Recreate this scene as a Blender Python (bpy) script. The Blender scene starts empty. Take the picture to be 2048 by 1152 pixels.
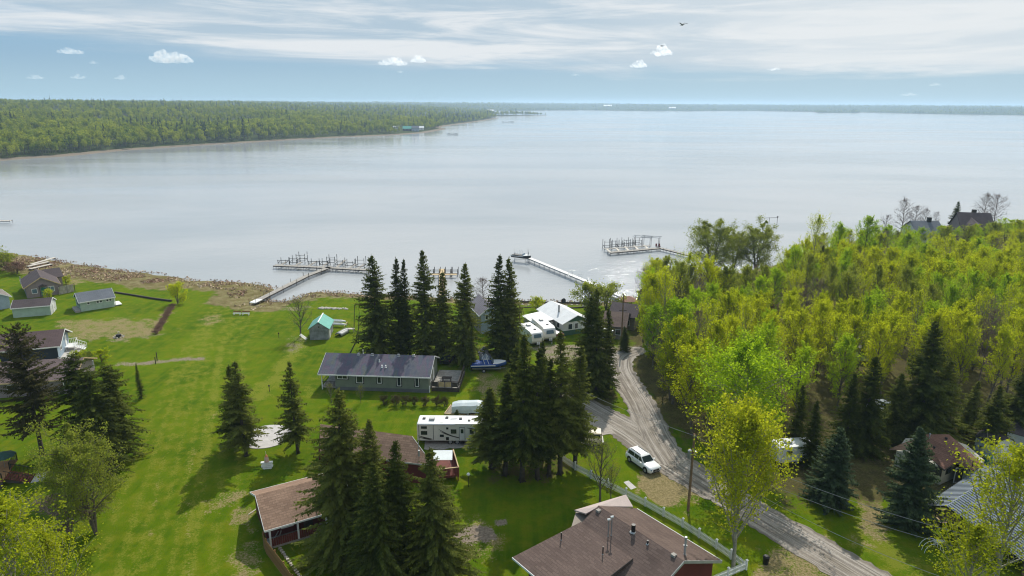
import bpy, math, random
import numpy as np
from mathutils import Vector, Matrix

# ------------------------------------------------------------------ camera, sky, sun, exposure
SC = bpy.context.scene
COL = SC.collection
CAMZ = 45.0
FPX = 1364.0                                   # focal length in photo pixels (2048 wide)
PITCH = math.radians(15.2); ROLL = math.radians(0.336)
FW = Vector((0, math.cos(PITCH), -math.sin(PITCH)))
U0 = Vector((0, math.sin(PITCH), math.cos(PITCH)))
XR = Vector((1, 0, 0))
RT = XR*math.cos(ROLL) + U0*math.sin(ROLL)
UP = U0*math.cos(ROLL) - XR*math.sin(ROLL)
cam_d = bpy.data.cameras.new('camera'); cam = bpy.data.objects.new('camera', cam_d); COL.objects.link(cam)
cam_d.sensor_width = 36; cam_d.lens = FPX/2048*36; cam_d.clip_start = 1; cam_d.clip_end = 60000
M = Matrix((RT, UP, -FW)).transposed().to_4x4(); M.translation = Vector((0, 0, CAMZ))
cam.matrix_world = M
SC.camera = cam

SUN_AZ, SUN_EL = math.radians(10), math.radians(44)      # azimuth measured from +Y towards +X
world = bpy.data.worlds.new('World'); SC.world = world; world.use_nodes = True
wn, wl = world.node_tree.nodes, world.node_tree.links
wn.clear()
def wN(t, **k):
    n = wn.new(t)
    for a, b in k.items(): setattr(n, a, b)
    return n
def wmath(op, a, b=None, c=None, clamp=False):
    n = wN('ShaderNodeMath', operation=op, use_clamp=clamp)
    for i, v in enumerate((a, b, c)):
        if v is None: continue
        if isinstance(v, (int, float)): n.inputs[i].default_value = v
        else: wl.new(v, n.inputs[i])
    return n.outputs[0]
def wmix(f, a, b):
    n = wN('ShaderNodeMix', data_type='RGBA')
    for s, v in ((n.inputs[0], f), (n.inputs[6], a), (n.inputs[7], b)):
        if isinstance(v, (int, float)): s.default_value = v
        elif isinstance(v, tuple): s.default_value = (*v, 1)
        else: wl.new(v, s)
    return n.outputs[2]
def wrange(v, a, b, c=0.0, d=1.0, smooth=True):
    n = wN('ShaderNodeMapRange', interpolation_type='SMOOTHSTEP' if smooth else 'LINEAR')
    wl.new(v, n.inputs[0])
    for i, x in zip((1, 2, 3, 4), (a, b, c, d)): n.inputs[i].default_value = x
    return n.outputs[0]
sky = wN('ShaderNodeTexSky', sky_type='NISHITA', sun_disc=False, sun_elevation=SUN_EL, sun_rotation=SUN_AZ,
         altitude=0, air_density=1.0, dust_density=0.6, ozone_density=2.5)
tc = wN('ShaderNodeTexCoord'); sep = wN('ShaderNodeSeparateXYZ'); wl.new(tc.outputs['Generated'], sep.inputs[0])
dx, dy, dz = sep.outputs
az = wmath('ARCTAN2', dx, dy)                  # -0.6 .. 0.6 in view
el = wmath('ARCSINE', dz)
def wnoise(scale, sx, sz, detail=6, rough=.55, off=0, dist=0.0):
    c = wN('ShaderNodeCombineXYZ')
    wl.new(wmath('MULTIPLY', az, sx), c.inputs[0]); wl.new(wmath('MULTIPLY', el, sz), c.inputs[1]); c.inputs[2].default_value = off
    n = wN('ShaderNodeTexNoise'); wl.new(c.outputs[0], n.inputs['Vector'])
    n.inputs['Scale'].default_value = scale; n.inputs['Detail'].default_value = detail
    n.inputs['Roughness'].default_value = rough; n.inputs['Distortion'].default_value = dist
    return n.outputs['Fac']
K = 1/0.1                                      # colours below are written as seen, divided by the world strength
def wcol(r, g, b, k=1.0): return (r*K*k, g*K*k, b*K*k)
# clear blue underneath: the Nishita sky, veiled towards the horizon by pale haze
veil = wrange(el, 0.0, 0.16, 1.0, 0.30)
base = wmix(0.80, sky.outputs[0], wcol(.27, .48, .70))
base = wmix(wrange(el, 0.0, 0.06, 0.85, 0.0), base, wcol(.46, .67, .79))
base = wmix(wrange(az, -.1, .6, 0, .45), base, wcol(.58, .74, .82))
# streaked high cloud sheet, thicker upwards and to the right
n1 = wnoise(3.0, .8, 7.0, 8, .58, 1.3, .5)
n2 = wnoise(4.0, .9, 13.0, 8, .66, 7.7, .7)
streak = wmath('ADD', wmath('MULTIPLY', n1, .55), wmath('MULTIPLY', n2, .45))
bias = wmath('ADD', wrange(el, 0.018, 0.085, -0.34, 0.30, False), wmath('MULTIPLY', az, wrange(el, 0.0, 0.05, .04, .34, False)))
dens = wmath('MULTIPLY', wrange(wmath('ADD', streak, bias), .36, .60), wrange(el, .65, 1.1, 1.0, .45))
shade = wnoise(3.0, 1.2, 12.0, 8, .62, 4.1, .6)
ccol = wmix(wrange(shade, .36, .62), wcol(.50, .63, .74), wcol(.88, .91, .93))
ccol = wmix(wrange(az, -.1, .5, 0, .6), ccol, wcol(.90, .93, .94))
ccol = wmix(wrange(el, .10, .45, 0, 1), ccol, wcol(1.08, 1.08, 1.07))
skyc = wmix(wmath('MULTIPLY', dens, .93), base, ccol)
bg = wN('ShaderNodeBackground'); bg.inputs[1].default_value = 0.1; wl.new(skyc, bg.inputs[0])
wo = wN('ShaderNodeOutputWorld'); wl.new(bg.outputs[0], wo.inputs[0])

sd = bpy.data.lights.new('sun', 'SUN'); sd.energy = 4.8; sd.angle = math.radians(.53); sd.color = (1, .95, .86)
sun = bpy.data.objects.new('sun', sd); COL.objects.link(sun)
sv = Vector((math.sin(SUN_AZ)*math.cos(SUN_EL), math.cos(SUN_AZ)*math.cos(SUN_EL), math.sin(SUN_EL)))
sun.rotation_euler = sv.to_track_quat('Z', 'Y').to_euler()
sun.location = (0, 0, 200)

SC.view_settings.view_transform = 'Standard'; SC.view_settings.look = 'None'
SC.view_settings.exposure = -0.1; SC.view_settings.gamma = 1.0; SC.view_settings.use_curve_mapping = False
cy = SC.cycles
cy.filter_width = 1.15; cy.use_denoising = True; cy.max_bounces = 5; cy.diffuse_bounces = 2; cy.glossy_bounces = 2; cy.transmission_bounces = 2
cy.transparent_max_bounces = 8; cy.volume_bounces = 1; cy.caustics_reflective = False; cy.caustics_refractive = False

WATER = -0.8
HAZE_D = 0.00013
def ray(px, py): return FW*FPX + RT*(px-1024) - UP*(py-576)
def W(px, py, z=0.0):
    """the point of the place at height z that the photo shows at pixel px, py"""
    d = ray(px, py); t = (z-CAMZ)/d.z
    return Vector((d.x*t, d.y*t, z))
def proj(p):
    v = Vector(p)-Vector((0, 0, CAMZ)); f = v.dot(FW)
    return 1024+FPX*v.dot(RT)/f, 576-FPX*v.dot(UP)/f
def height_for(p, py):
    """how tall a thing standing at p must be to end at image row py"""
    lo, hi = 0.0, 60.0
    for _ in range(40):
        m = (lo+hi)/2
        if proj((p[0], p[1], p[2]+m))[1] > py: lo = m
        else: hi = m
    return lo

# ------------------------------------------------------------------ materials
def mat(name):
    m = bpy.data.materials.new(name); m.use_nodes = True; m.node_tree.nodes.clear(); return m
class NT:
    def __init__(s, m): s.n, s.l = m.node_tree.nodes, m.node_tree.links
    def N(s, t, **k):
        n = s.n.new(t)
        for a, b in k.items(): setattr(n, a, b)
        return n
    def put(s, sock, v):
        if v is None: return
        if isinstance(v, (int, float)): sock.default_value = v
        elif isinstance(v, (tuple, list)): sock.default_value = (*v, 1) if len(v) == 3 and sock.type == 'RGBA' else v
        else: s.l.new(v, sock)
    def math(s, op, a, b=None, clamp=False):
        n = s.N('ShaderNodeMath', operation=op, use_clamp=clamp); s.put(n.inputs[0], a); s.put(n.inputs[1], b); return n.outputs[0]
    def mix(s, f, a, b, blend='MIX'):
        n = s.N('ShaderNodeMix', data_type='RGBA', blend_type=blend); s.put(n.inputs[0], f); s.put(n.inputs[6], a); s.put(n.inputs[7], b); return n.outputs[2]
    def rng(s, v, a, b, c=0.0, d=1.0):
        n = s.N('ShaderNodeMapRange', interpolation_type='SMOOTHSTEP'); s.put(n.inputs[0], v)
        for i, x in zip((1, 2, 3, 4), (a, b, c, d)): n.inputs[i].default_value = x
        return n.outputs[0]
    def coord(s, which='Object', scale=(1, 1, 1), rot=(0, 0, 0)):
        t = s.N('ShaderNodeTexCoord'); m = s.N('ShaderNodeMapping'); s.l.new(t.outputs[which], m.inputs[0])
        m.inputs['Scale'].default_value = scale; m.inputs['Rotation'].default_value = rot; return m.outputs[0]
    def noise(s, vec, scale, detail=4, rough=.55, dist=0):
        n = s.N('ShaderNodeTexNoise'); s.put(n.inputs['Vector'], vec); n.inputs['Scale'].default_value = scale
        n.inputs['Detail'].default_value = detail; n.inputs['Roughness'].default_value = rough; n.inputs['Distortion'].default_value = dist
        return n.outputs['Fac']
    def bump(s, h, strength=.5, dist=.05):
        n = s.N('ShaderNodeBump'); s.put(n.inputs['Height'], h); n.inputs['Strength'].default_value = strength
        n.inputs['Distance'].default_value = dist; return n.outputs[0]
    def out(s, shader, vol=None):
        o = s.N('ShaderNodeOutputMaterial'); s.l.new(shader, o.inputs[0])
    def bsdf(s, col, rough=.8, normal=None, metal=0.0, spec=.3):
        b = s.N('ShaderNodeBsdfPrincipled'); s.put(b.inputs['Base Color'], col); s.put(b.inputs['Roughness'], rough)
        b.inputs['Metallic'].default_value = metal; b.inputs['Specular IOR Level'].default_value = spec
        if normal: s.l.new(normal, b.inputs['Normal'])
        return b.outputs[0]

def m_plain(name, c, rough=.7, metal=0.0, var=.18, scale=1.2, spec=.3, coord='Object'):
    m = mat(name); t = NT(m); v = t.coord(coord)
    n = t.noise(v, scale, 5, .6); n2 = t.noise(v, scale*9, 3)
    f = t.math('ADD', t.math('MULTIPLY', n, .6), t.math('MULTIPLY', n2, .4))
    a = tuple(x*(1-var) for x in c); b = tuple(min(1, x*(1+var)) for x in c)
    t.out(t.bsdf(t.mix(t.rng(f, .35, .65), a, b), rough, t.bump(n2, .15, .02), metal, spec)); return m

def m_shingle(name, c, c2=None, row=.3, tabw=.8, var=.35, iri=False):
    m = mat(name); t = NT(m); uv = t.coord('UV')
    br = t.N('ShaderNodeTexBrick'); t.l.new(uv, br.inputs['Vector'])
    br.inputs['Scale'].default_value = 1; br.inputs['Brick Width'].default_value = tabw; br.inputs['Row Height'].default_value = row
    br.inputs['Mortar Size'].default_value = .03; br.inputs['Mortar Smooth'].default_value = .4; br.inputs['Bias'].default_value = 0
    c2 = c2 or tuple(x*(1-var) for x in c)
    br.inputs['Color1'].default_value = (*c, 1); br.inputs['Color2'].default_value = (*c2, 1)
    br.inputs['Mortar'].default_value = (*[x*.30 for x in c], 1)
    big = t.noise(t.coord('Object'), .35, 4, .6); fine = t.noise(uv, 7, 3, .7)
    col = t.mix(t.rng(big, .3, .7, .15, .5), br.outputs['Color'], tuple(x*1.35 for x in c))
    if iri:  # iridescent sheen of the roof, painted into the shingle colour
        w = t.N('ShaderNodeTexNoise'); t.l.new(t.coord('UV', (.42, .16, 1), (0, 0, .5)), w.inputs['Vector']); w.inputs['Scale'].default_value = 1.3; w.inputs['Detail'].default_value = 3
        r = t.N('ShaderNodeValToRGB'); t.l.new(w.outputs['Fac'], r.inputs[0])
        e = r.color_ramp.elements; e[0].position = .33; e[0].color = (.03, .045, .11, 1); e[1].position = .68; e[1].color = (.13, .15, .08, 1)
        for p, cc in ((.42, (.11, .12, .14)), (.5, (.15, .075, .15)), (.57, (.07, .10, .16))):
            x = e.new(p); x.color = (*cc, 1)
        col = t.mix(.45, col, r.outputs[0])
    col = t.mix(t.rng(fine, .35, .7, 0, .55), col, tuple(x*.55 for x in c))
    t.out(t.bsdf(col, .9, t.bump(br.outputs['Fac'], .35, .02), 0, .2)); return m

def m_siding(name, c, row=.18, vertical=False, var=.12, dark=.62, line=.07):
    m = mat(name); t = NT(m); uv = t.coord('UV'); s = t.N('ShaderNodeSeparateXYZ'); t.l.new(uv, s.inputs[0])
    v = t.math('FRACT', t.math('DIVIDE', s.outputs[0 if vertical else 1], row))
    ln = t.math('LESS_THAN', v, line)
    n = t.noise(t.coord('Object'), .9, 5, .65); n2 = t.noise(uv, 6, 3)
    col = t.mix(t.rng(n, .3, .7), tuple(x*(1-var) for x in c), tuple(min(1, x*(1+var)) for x in c))
    col = t.mix(t.math('MULTIPLY', n2, .25), col, tuple(x*.6 for x in c))
    col = t.mix(ln, col, tuple(x*dark for x in c))
    t.out(t.bsdf(col, .75, t.bump(v, .4, .02), 0, .3)); return m

def m_leaf(name, c, c2, trans=.55, bright=1.0, rough=.65, wide=False):
    """thin leaf: reflects and lets light through; hue shifts from tree to tree and clump to clump"""
    m = mat(name); t = NT(m)
    oi = t.N('ShaderNodeObjectInfo'); at = t.N('ShaderNodeAttribute', attribute_name='tint')
    n = t.noise(t.coord('Object'), .55, 3, .6)
    if wide: g_ = t.N('ShaderNodeNewGeometry'); n = t.math('SUBTRACT', t.math('MULTIPLY', t.noise(g_.outputs['Position'], .012, 5, .65), 2.6), .85)
    f = t.math('ADD', t.math('MULTIPLY', oi.outputs['Random'], .5), t.math('ADD', t.math('MULTIPLY', at.outputs['Fac'], .45), t.math('MULTIPLY', n, .25)))
    col = t.mix(t.rng(f, .25, 1.0), c, c2)
    d = t.N('ShaderNodeBsdfDiffuse'); t.put(d.inputs[0], col)
    tr = t.N('ShaderNodeBsdfTranslucent'); t.put(tr.inputs[0], t.mix(.5, col, tuple(min(1, x*bright) for x in (c2[0]*1.25, c2[1]*1.2, c2[2]*.6))))
    mx = t.N('ShaderNodeMixShader'); mx.inputs[0].default_value = trans
    t.l.new(d.outputs[0], mx.inputs[1]); t.l.new(tr.outputs[0], mx.inputs[2]); t.out(mx.outputs[0]); return m

def m_glass(name='window_glass', c=(.02, .03, .035)):
    m = mat(name); t = NT(m); t.out(t.bsdf(c, .08, None, 0, .6)); return m

MT = dict(
 needle=m_leaf('spruce_needles', (.042, .060, .014), (.150, .170, .036), .36),
 needle_b=m_leaf('blue_spruce_needles', (.032, .055, .028), (.088, .118, .058), .2),
 needle_o=m_leaf('olive_fir_needles', (.030, .034, .014), (.080, .075, .030), .28),
 leaf_y=m_leaf('spring_leaf_yellow', (.26, .35, .012), (.50, .54, .020), .62),
 leaf_n=m_leaf('near_poplar_leaf', (.22, .29, .012), (.42, .45, .024), .56),
 leaf_g=m_leaf('spring_leaf_green', (.20, .35, .014), (.38, .52, .024), .60),
 leaf_o=m_leaf('olive_leaf', (.18, .23, .035), (.32, .36, .06), .52),
 leaf_r=m_leaf('budding_twigs', (.16, .10, .085), (.27, .17, .13), .3),
 leaf_f=m_leaf('far_forest_leaf', (.07, .15, .020), (.36, .39, .035), .42, wide=True),
 needle_f=m_leaf('far_needles', (.018, .034, .018), (.035, .055, .024), .15),
 bark=m_plain('grey_bark', (.12, .10, .08), .9, var=.35, scale=3),
 bark_p=m_plain('pale_aspen_bark', (.26, .25, .20), .85, var=.3, scale=3),
 bark_d=m_plain('dark_spruce_bark', (.06, .05, .042), .95, var=.35, scale=3),
 twig=m_plain('bare_twigs', (.17, .13, .12), .9, var=.25, scale=3),
 white=m_plain('white_paint', (.74, .75, .74), .5, var=.06),
 rvwhite=m_plain('white_gelcoat', (.72, .71, .66), .35, var=.07, scale=.7, spec=.5),
 carwhite=m_plain('white_car_paint', (.80, .80, .79), .22, var=.02, spec=.6),
 beige=m_plain('beige_truck_paint', (.60, .52, .38), .3, var=.05, spec=.5),
 blackp=m_plain('black_plastic', (.012, .012, .014), .45, var=.2),
 rubber=m_plain('black_rubber', (.018, .018, .018), .85, var=.2),
 steel=m_plain('galvanised_steel', (.30, .31, .32), .5, .6, .12, 2),
 alu=m_plain('dull_aluminium', (.36, .37, .37), .6, .4, .12, 2),
 glass=m_glass(), glassb=m_glass('bluish_window_glass', (.10, .16, .22)),
 woodg=m_plain('weathered_grey_wood', (.30, .28, .25), .85, var=.28, scale=1.5),
 woodp=m_plain('pale_dock_boards', (.50, .46, .40), .8, var=.22, scale=1.5),
 woodb=m_plain('brown_fence_boards', (.27, .14, .055), .8, var=.25, scale=1.5),
 woodr=m_plain('red_stained_boards', (.13, .03, .022), .75, var=.25, scale=1.5),
 woodt=m_plain('tan_timber', (.48, .36, .20), .8, var=.2, scale=1.5),
 pole=m_plain('brown_pole_wood', (.21, .13, .075), .85, var=.3, scale=2),
 darkwood=m_plain('dark_timber', (.055, .045, .04), .85, var=.3, scale=2),
 conc=m_plain('pale_concrete', (.46, .44, .42), .85, var=.12, scale=1.5),
 rock=m_plain('pale_rock', (.42, .39, .34), .9, var=.3, scale=2),
 gravel=m_plain('grey_gravel', (.33, .29, .25), .95, var=.22, scale=3),
 orange=m_plain('orange_ornament', (.55, .22, .10), .6),
 blue=m_plain('blue_hull', (.02, .07, .28), .25, spec=.6),
 tarp=m_plain('pale_grey_tarp', (.50, .56, .57), .5, var=.08),
 greenp=m_plain('green_plastic', (.02, .16, .12), .5),
 maroon=m_plain('maroon_paint', (.16, .02, .03), .3, spec=.5),
 wire=m_plain('power_cable', (.26, .26, .26), .5, .3),
 gull=m_plain('gull_plumage', (.26, .26, .27), .8),
 sh_brown=m_shingle('brown_shingles', (.138, .098, .082), (.072, .048, .042), .30, .85),
 sh_pink=m_shingle('pinkish_brown_shingles', (.30, .195, .135), (.15, .09, .062), .30, .7),
 sh_dark=m_shingle('dark_purple_brown_shingles', (.095, .075, .078), (.07, .055, .06)),
 sh_grey=m_shingle('grey_blue_shingles', (.15, .165, .19), (.12, .13, .15)),
 sh_iri=m_shingle('blue_grey_sheen_shingles', (.12, .125, .14), (.09, .09, .11), iri=True),
 sh_red=m_shingle('reddish_brown_shingles', (.20, .105, .075), (.12, .065, .05), .3, .6),
 sh_tan=m_shingle('greyish_tan_shingles', (.22, .19, .17)),
 teal=m_plain('teal_metal_sheet', (.10, .36, .29), .35, .2, .08, 1, .5),
 tin=m_plain('blue_grey_metal_sheet', (.17, .205, .24), .5, .25, .10, .8, .5),
 whiteroof=m_plain('white_metal_roof', (.66, .67, .67), .5, var=.08, scale=.8),
 s_sage=m_siding('sage_siding', (.19, .225, .175)),
 s_skirt=m_siding('grey_skirting', (.13, .14, .15), .25),
 s_mint=m_siding('mint_siding', (.36, .47, .39), .2),
 s_mauve=m_siding('greyish_mauve_siding', (.24, .20, .20), .2),
 s_white=m_siding('white_siding', (.60, .62, .60), .2),
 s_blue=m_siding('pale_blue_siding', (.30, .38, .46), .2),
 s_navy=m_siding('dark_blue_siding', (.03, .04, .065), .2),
 s_red=m_siding('dark_red_siding', (.11, .022, .022), .2),
 s_cream=m_siding('cream_siding', (.46, .43, .34), .2),
 s_weather=m_siding('weathered_grey_boards', (.26, .27, .27), .22, var=.4),
 s_tan=m_siding('tan_siding', (.26, .22, .18), .2),
 s_green=m_siding('green_siding', (.05, .12, .08), .2),
)

# ------------------------------------------------------------------ object helpers
def link(o, parent=None):
    COL.objects.link(o)
    if parent is not None: o.parent = parent
    return o
def tag(o, label=None, cat=None, group=None, kind=None):
    if label: o['label'] = label
    if cat: o['category'] = cat
    if group: o['group'] = group
    if kind: o['kind'] = kind
    return o
def thing(name, label, cat, loc, rz=0.0, group=None):
    o = bpy.data.objects.new(name, None); o.empty_display_size = .5; o.location = loc; o.rotation_euler = (0, 0, rz)
    return tag(link(o), label, cat, group)

def face_uv(me):
    """metre-sized uv: u along the horizontal of each face, v up its slope"""
    if not len(me.polygons): return
    uvl = me.uv_layers.new(name='UVMap'); nl = len(me.loops)
    vi = np.empty(nl, np.int32); me.loops.foreach_get('vertex_index', vi)
    co = np.empty(len(me.vertices)*3, np.float32); me.vertices.foreach_get('co', co); co = co.reshape(-1, 3)
    npoly = len(me.polygons); nr = np.empty(npoly*3, np.float32); me.polygons.foreach_get('normal', nr); nr = nr.reshape(-1, 3)
    lt = np.empty(npoly, np.int32); me.polygons.foreach_get('loop_total', lt)
    n = np.repeat(nr, lt, axis=0)
    u = np.stack([-n[:, 1], n[:, 0], np.zeros(nl)], 1); ln = np.linalg.norm(u, axis=1); flat = ln < 1e-3
    u[flat] = (1, 0, 0); ln[flat] = 1; u /= ln[:, None]; v = np.cross(n, u)
    p = co[vi]; uv = np.stack([(p*u).sum(1), (p*v).sum(1)], 1).astype(np.float32)
    uvl.data.foreach_set('uv', uv.ravel())

class MB:
    """collects simple shapes into one mesh"""
    def __init__(s): s.v = []; s.f = []
    def add(s, vs, fs):
        o = len(s.v); s.v += [tuple(p) for p in vs]; s.f += [tuple(i+o for i in f) for f in fs]; return s
    def box(s, c, d, rz=0.0):
        cx, cy, cz = c; a, b, h = d[0]/2, d[1]/2, d[2]/2; cr, sr = math.cos(rz), math.sin(rz)
        vs = [(cx+x*cr-y*sr, cy+x*sr+y*cr, cz+z) for z in (-h, h) for x, y in ((-a, -b), (a, -b), (a, b), (-a, b))]
        return s.add(vs, [(3, 2, 1, 0), (4, 5, 6, 7), (0, 1, 5, 4), (1, 2, 6, 5), (2, 3, 7, 6), (3, 0, 4, 7)])
    def bx(s, x0, x1, y0, y1, z0, z1): return s.box(((x0+x1)/2, (y0+y1)/2, (z0+z1)/2), (x1-x0, y1-y0, z1-z0))
    def tube(s, p0, p1, r0, r1=None, n=6, cap=True):
        p0, p1 = Vector(p0), Vector(p1); r1 = r0 if r1 is None else r1
        d = (p1-p0); 
        if d.length < 1e-6: return s
        d.normalize(); a = d.cross(Vector((0, 0, 1)) if abs(d.z) < .95 else Vector((1, 0, 0))).normalized(); b = d.cross(a)
        vs = []
        for p, r in ((p0, r0), (p1, r1)):
            for k in range(n):
                t = 2*math.pi*k/n; vs.append(p+a*(r*math.cos(t))+b*(r*math.sin(t)))
        fs = [(k, k+n, (k+1) % n+n, (k+1) % n) for k in range(n)]
        if cap: fs += [tuple(range(n)), tuple(range(2*n-1, n-1, -1))]
        return s.add(vs, fs)
    def bar(s, p0, p1, w, h):
        """rectangular bar from p0 to p1, w across (horizontal), h in height"""
        p0, p1 = Vector(p0), Vector(p1); d = (p1-p0).normalized()
        a = d.cross(Vector((0, 0, 1)))
        a = a.normalized() if a.length > 1e-4 else Vector((1, 0, 0)); b = a.cross(d)
        vs = [p+a*(w/2*i)+b*(h/2*j) for p in (p0, p1) for i, j in ((-1, -1), (1, -1), (1, 1), (-1, 1))]
        return s.add(vs, [(0, 1, 2, 3), (7, 6, 5, 4), (0, 4, 5, 1), (1, 5, 6, 2), (2, 6, 7, 3), (3, 7, 4, 0)])
    def slab(s, pts, th):
        n = len(pts); pts = [Vector(p) for p in pts]
        nr = Vector((0, 0, 0))
        for i in range(n):
            a, b = pts[i], pts[(i+1) % n]; nr += Vector(((a.y-b.y)*(a.z+b.z), (a.z-b.z)*(a.x+b.x), (a.x-b.x)*(a.y+b.y)))
        if nr.z < 0: pts = pts[::-1]
        lo = [p-Vector((0, 0, th)) for p in pts]
        return s.add(pts+lo, [tuple(range(n)), tuple(range(2*n-1, n-1, -1))]+[(i, i+n, (i+1) % n+n, (i+1) % n) for i in range(n)])
    def prism(s, poly, z0, z1):
        """vertical walls round a plan polygon"""
        return s.slab([(p[0], p[1], z1) for p in poly], z1-z0)
    def loft(s, rings, cap=True):
        n = len(rings[0]); vs = [p for r in rings for p in r]; fs = []
        for k in range(len(rings)-1):
            for i in range(n): j = (i+1) % n; fs.append((k*n+i, k*n+j, (k+1)*n+j, (k+1)*n+i))
        if cap: fs += [tuple(range(n-1, -1, -1)), tuple((len(rings)-1)*n+i for i in range(n))]
        return s.add(vs, fs)
    def mesh(s, name, m, smooth=False):
        me = bpy.data.meshes.new(name); me.from_pydata(s.v, [], s.f); me.materials.append(m)
        if smooth: me.polygons.foreach_set('use_smooth', [True]*len(me.polygons))
        me.update(); face_uv(me); return me
    def build(s, name, m, parent=None, smooth=False, loc=None):
        o = bpy.data.objects.new(name, s.mesh(name, m, smooth))
        if loc is not None: o.location = loc
        return link(o, parent)

def copy_tree(o, parent=None):
    c = o.copy(); COL.objects.link(c); c.parent = parent
    for ch in list(o.children): copy_tree(ch, c)
    return c

# ------------------------------------------------------------------ plan geometry helpers (numpy)
def seg_dist(P, poly, closed=False):
    P = np.asarray(P, float); d = np.full(len(P), 1e18); n = len(poly)
    for i in range(n if closed else n-1):
        a = np.array(poly[i][:2], float); b = np.array(poly[(i+1) % n][:2], float); ab = b-a
        t = np.clip(((P-a)@ab)/max(ab@ab, 1e-9), 0, 1); q = P-(a+t[:, None]*ab); d = np.minimum(d, (q*q).sum(1))
    return np.sqrt(d)
def inside(P, poly):
    P = np.asarray(P, float); r = np.zeros(len(P), bool); n = len(poly)
    for i in range(n):
        x1, y1 = poly[i][:2]; x2, y2 = poly[(i+1) % n][:2]
        if y1 == y2: continue
        c = ((y1 > P[:, 1]) != (y2 > P[:, 1])) & (P[:, 0] < (x2-x1)*(P[:, 1]-y1)/(y2-y1)+x1); r ^= c
    return r
def sdist(P, poly):
    d = seg_dist(P, poly, True); return np.where(inside(P, poly), d, -d)
def vnoise(x, y, seed=0):
    """cheap smooth value noise in numpy"""
    rs = np.random.RandomState(seed); T = rs.rand(64, 64)
    xi, yi = np.floor(x).astype(int), np.floor(y).astype(int); fx, fy = x-xi, y-yi
    fx = fx*fx*(3-2*fx); fy = fy*fy*(3-2*fy)
    g = lambda a, b: T[a % 64, b % 64]
    return (g(xi, yi)*(1-fx)+g(xi+1, yi)*fx)*(1-fy)+(g(xi, yi+1)*(1-fx)+g(xi+1, yi+1)*fx)*fy
def pxy(lst, z=0.0): return [tuple(W(a, b, z))[:2] for a, b in lst]
# ------------------------------------------------------------------ shorelines, terrain, lake
NEAR_SHORE = pxy([(-700, 500), (-300, 500), (0, 503), (60, 512), (110, 522), (170, 531), (240, 541), (300, 547), (362, 556), (372, 561), (440, 563), (520, 570),
                  (548, 578), (530, 590), (520, 600), (560, 606), (590, 598), (612, 588), (640, 584), (720, 588), (800, 592), (900, 598), (1040, 603), (1120, 604),
                  (1200, 606), (1250, 602), (1290, 592), (1340, 574), (1400, 560), (1480, 546), (1550, 530), (1600, 508), (1690, 486), (1790, 468),
                  (1850, 456), (1910, 449), (2048, 446), (2300, 448), (3200, 450)], WATER)
NEAR_LAND = NEAR_SHORE + [(600, 60), (600, -500), (-600, -500), (-600, 60)]
FAR_SHORE = pxy([(-900, 420), (-300, 350), (0, 322), (60, 317), (130, 313), (250, 301), (400, 291), (520, 284), (600, 279), (700, 274), (775, 271),
                 (800, 269.5), (850, 266), (893, 258), (880, 255), (895, 252), (930, 247), (960, 243), (985, 238.5), (1000, 236), (970, 235), (1000, 232.6), (1110, 231),
                 (1000, 231.0), (985, 229), (978, 224), (976, 221.6), (1030, 222), (1090, 221.4), (1160, 220.6), (1260, 222), (1380, 222.4), (1500, 222),
                 (1625, 224), (1634, 226), (1716, 226.3), (1724, 225), (1860, 228.3), (2048, 231), (2400, 237), (3600, 260)], WATER)
FAR_LAND = FAR_SHORE + [(14000, 3000), (14000, 16000), (-14000, 16000), (-14000, -800), (-700, -800)]

def terrain(P):
    P = np.asarray(P, float).reshape(-1, 2)
    out = np.full(len(P), -3.0)
    r = np.hypot(P[:, 0], P[:, 1])
    nr = r < 900
    if nr.any():
        Q = P[nr]; wob = (vnoise(Q[:, 0]*.35, Q[:, 1]*.35, 3)-.5)*1.6+(vnoise(Q[:, 0]*1.1, Q[:, 1]*1.1, 5)-.5)*.7
        d = sdist(Q, NEAR_LAND)+wob
        h = np.where(d > 0, np.minimum(-.8+d*.085, 0.0), -.8+np.maximum(d*.09, -2.2))
        out[nr] = h
    fr = (r > 350)
    if fr.any():
        Q = P[fr]; d = sdist(Q, FAR_LAND)
        rise = 34*(1-np.exp(-np.maximum(d-10, 0)/520))
        hill = (vnoise(Q[:, 0]*.0021+9, Q[:, 1]*.0021, 8)-.5)*9*np.clip(d/500, 0, 1)
        h = np.where(d > 0, -.8+np.minimum(d*.07, .9)+rise+hill, -.8+np.maximum(d*.05, -2.2))
        out[fr] = np.maximum(out[fr], h)
    return out
def gz(x, y): return float(terrain([(x, y)])[0])
def G(px, py):
    """the point of the ground (near land) at a photo pixel"""
    p = W(px, py, 0)
    for _ in range(4): p = W(px, py, max(gz(p.x, p.y), WATER-.1))
    return p

# polar ground sheet: one sheet out past the horizon
a_f = np.radians(np.arange(-41, 41.01, .25)); a_b = np.radians(np.arange(44, 316.1, 4))
ANG = np.concatenate([a_f, a_b]); nA = len(ANG)
RR = [30.0]
while RR[-1] < 260: RR.append(RR[-1]*1.008)
while RR[-1] < 13000: RR.append(RR[-1]*1.014)
RR = np.array(RR); nR = len(RR)
gx = np.outer(RR, np.sin(ANG)).ravel(); gy = np.outer(RR, np.cos(ANG)).ravel()
GP = np.stack([gx, gy], 1); gh = terrain(GP)
gh += np.where((gh > -.05) & (RR.repeat(nA) < 300), (vnoise(gx*.12, gy*.12, 2)-.5)*.12, 0)
verts = np.concatenate([[[0, 0, 0]], np.stack([gx, gy, gh], 1)])
i = np.arange(nR-1)[:, None]; j = np.arange(nA)[None, :]; j2 = (j+1) % nA
q = np.stack(np.broadcast_arrays(1+i*nA+j, 1+(i+1)*nA+j, 1+(i+1)*nA+j2, 1+i*nA+j2), -1).reshape(-1, 4)[:, ::-1]
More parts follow.
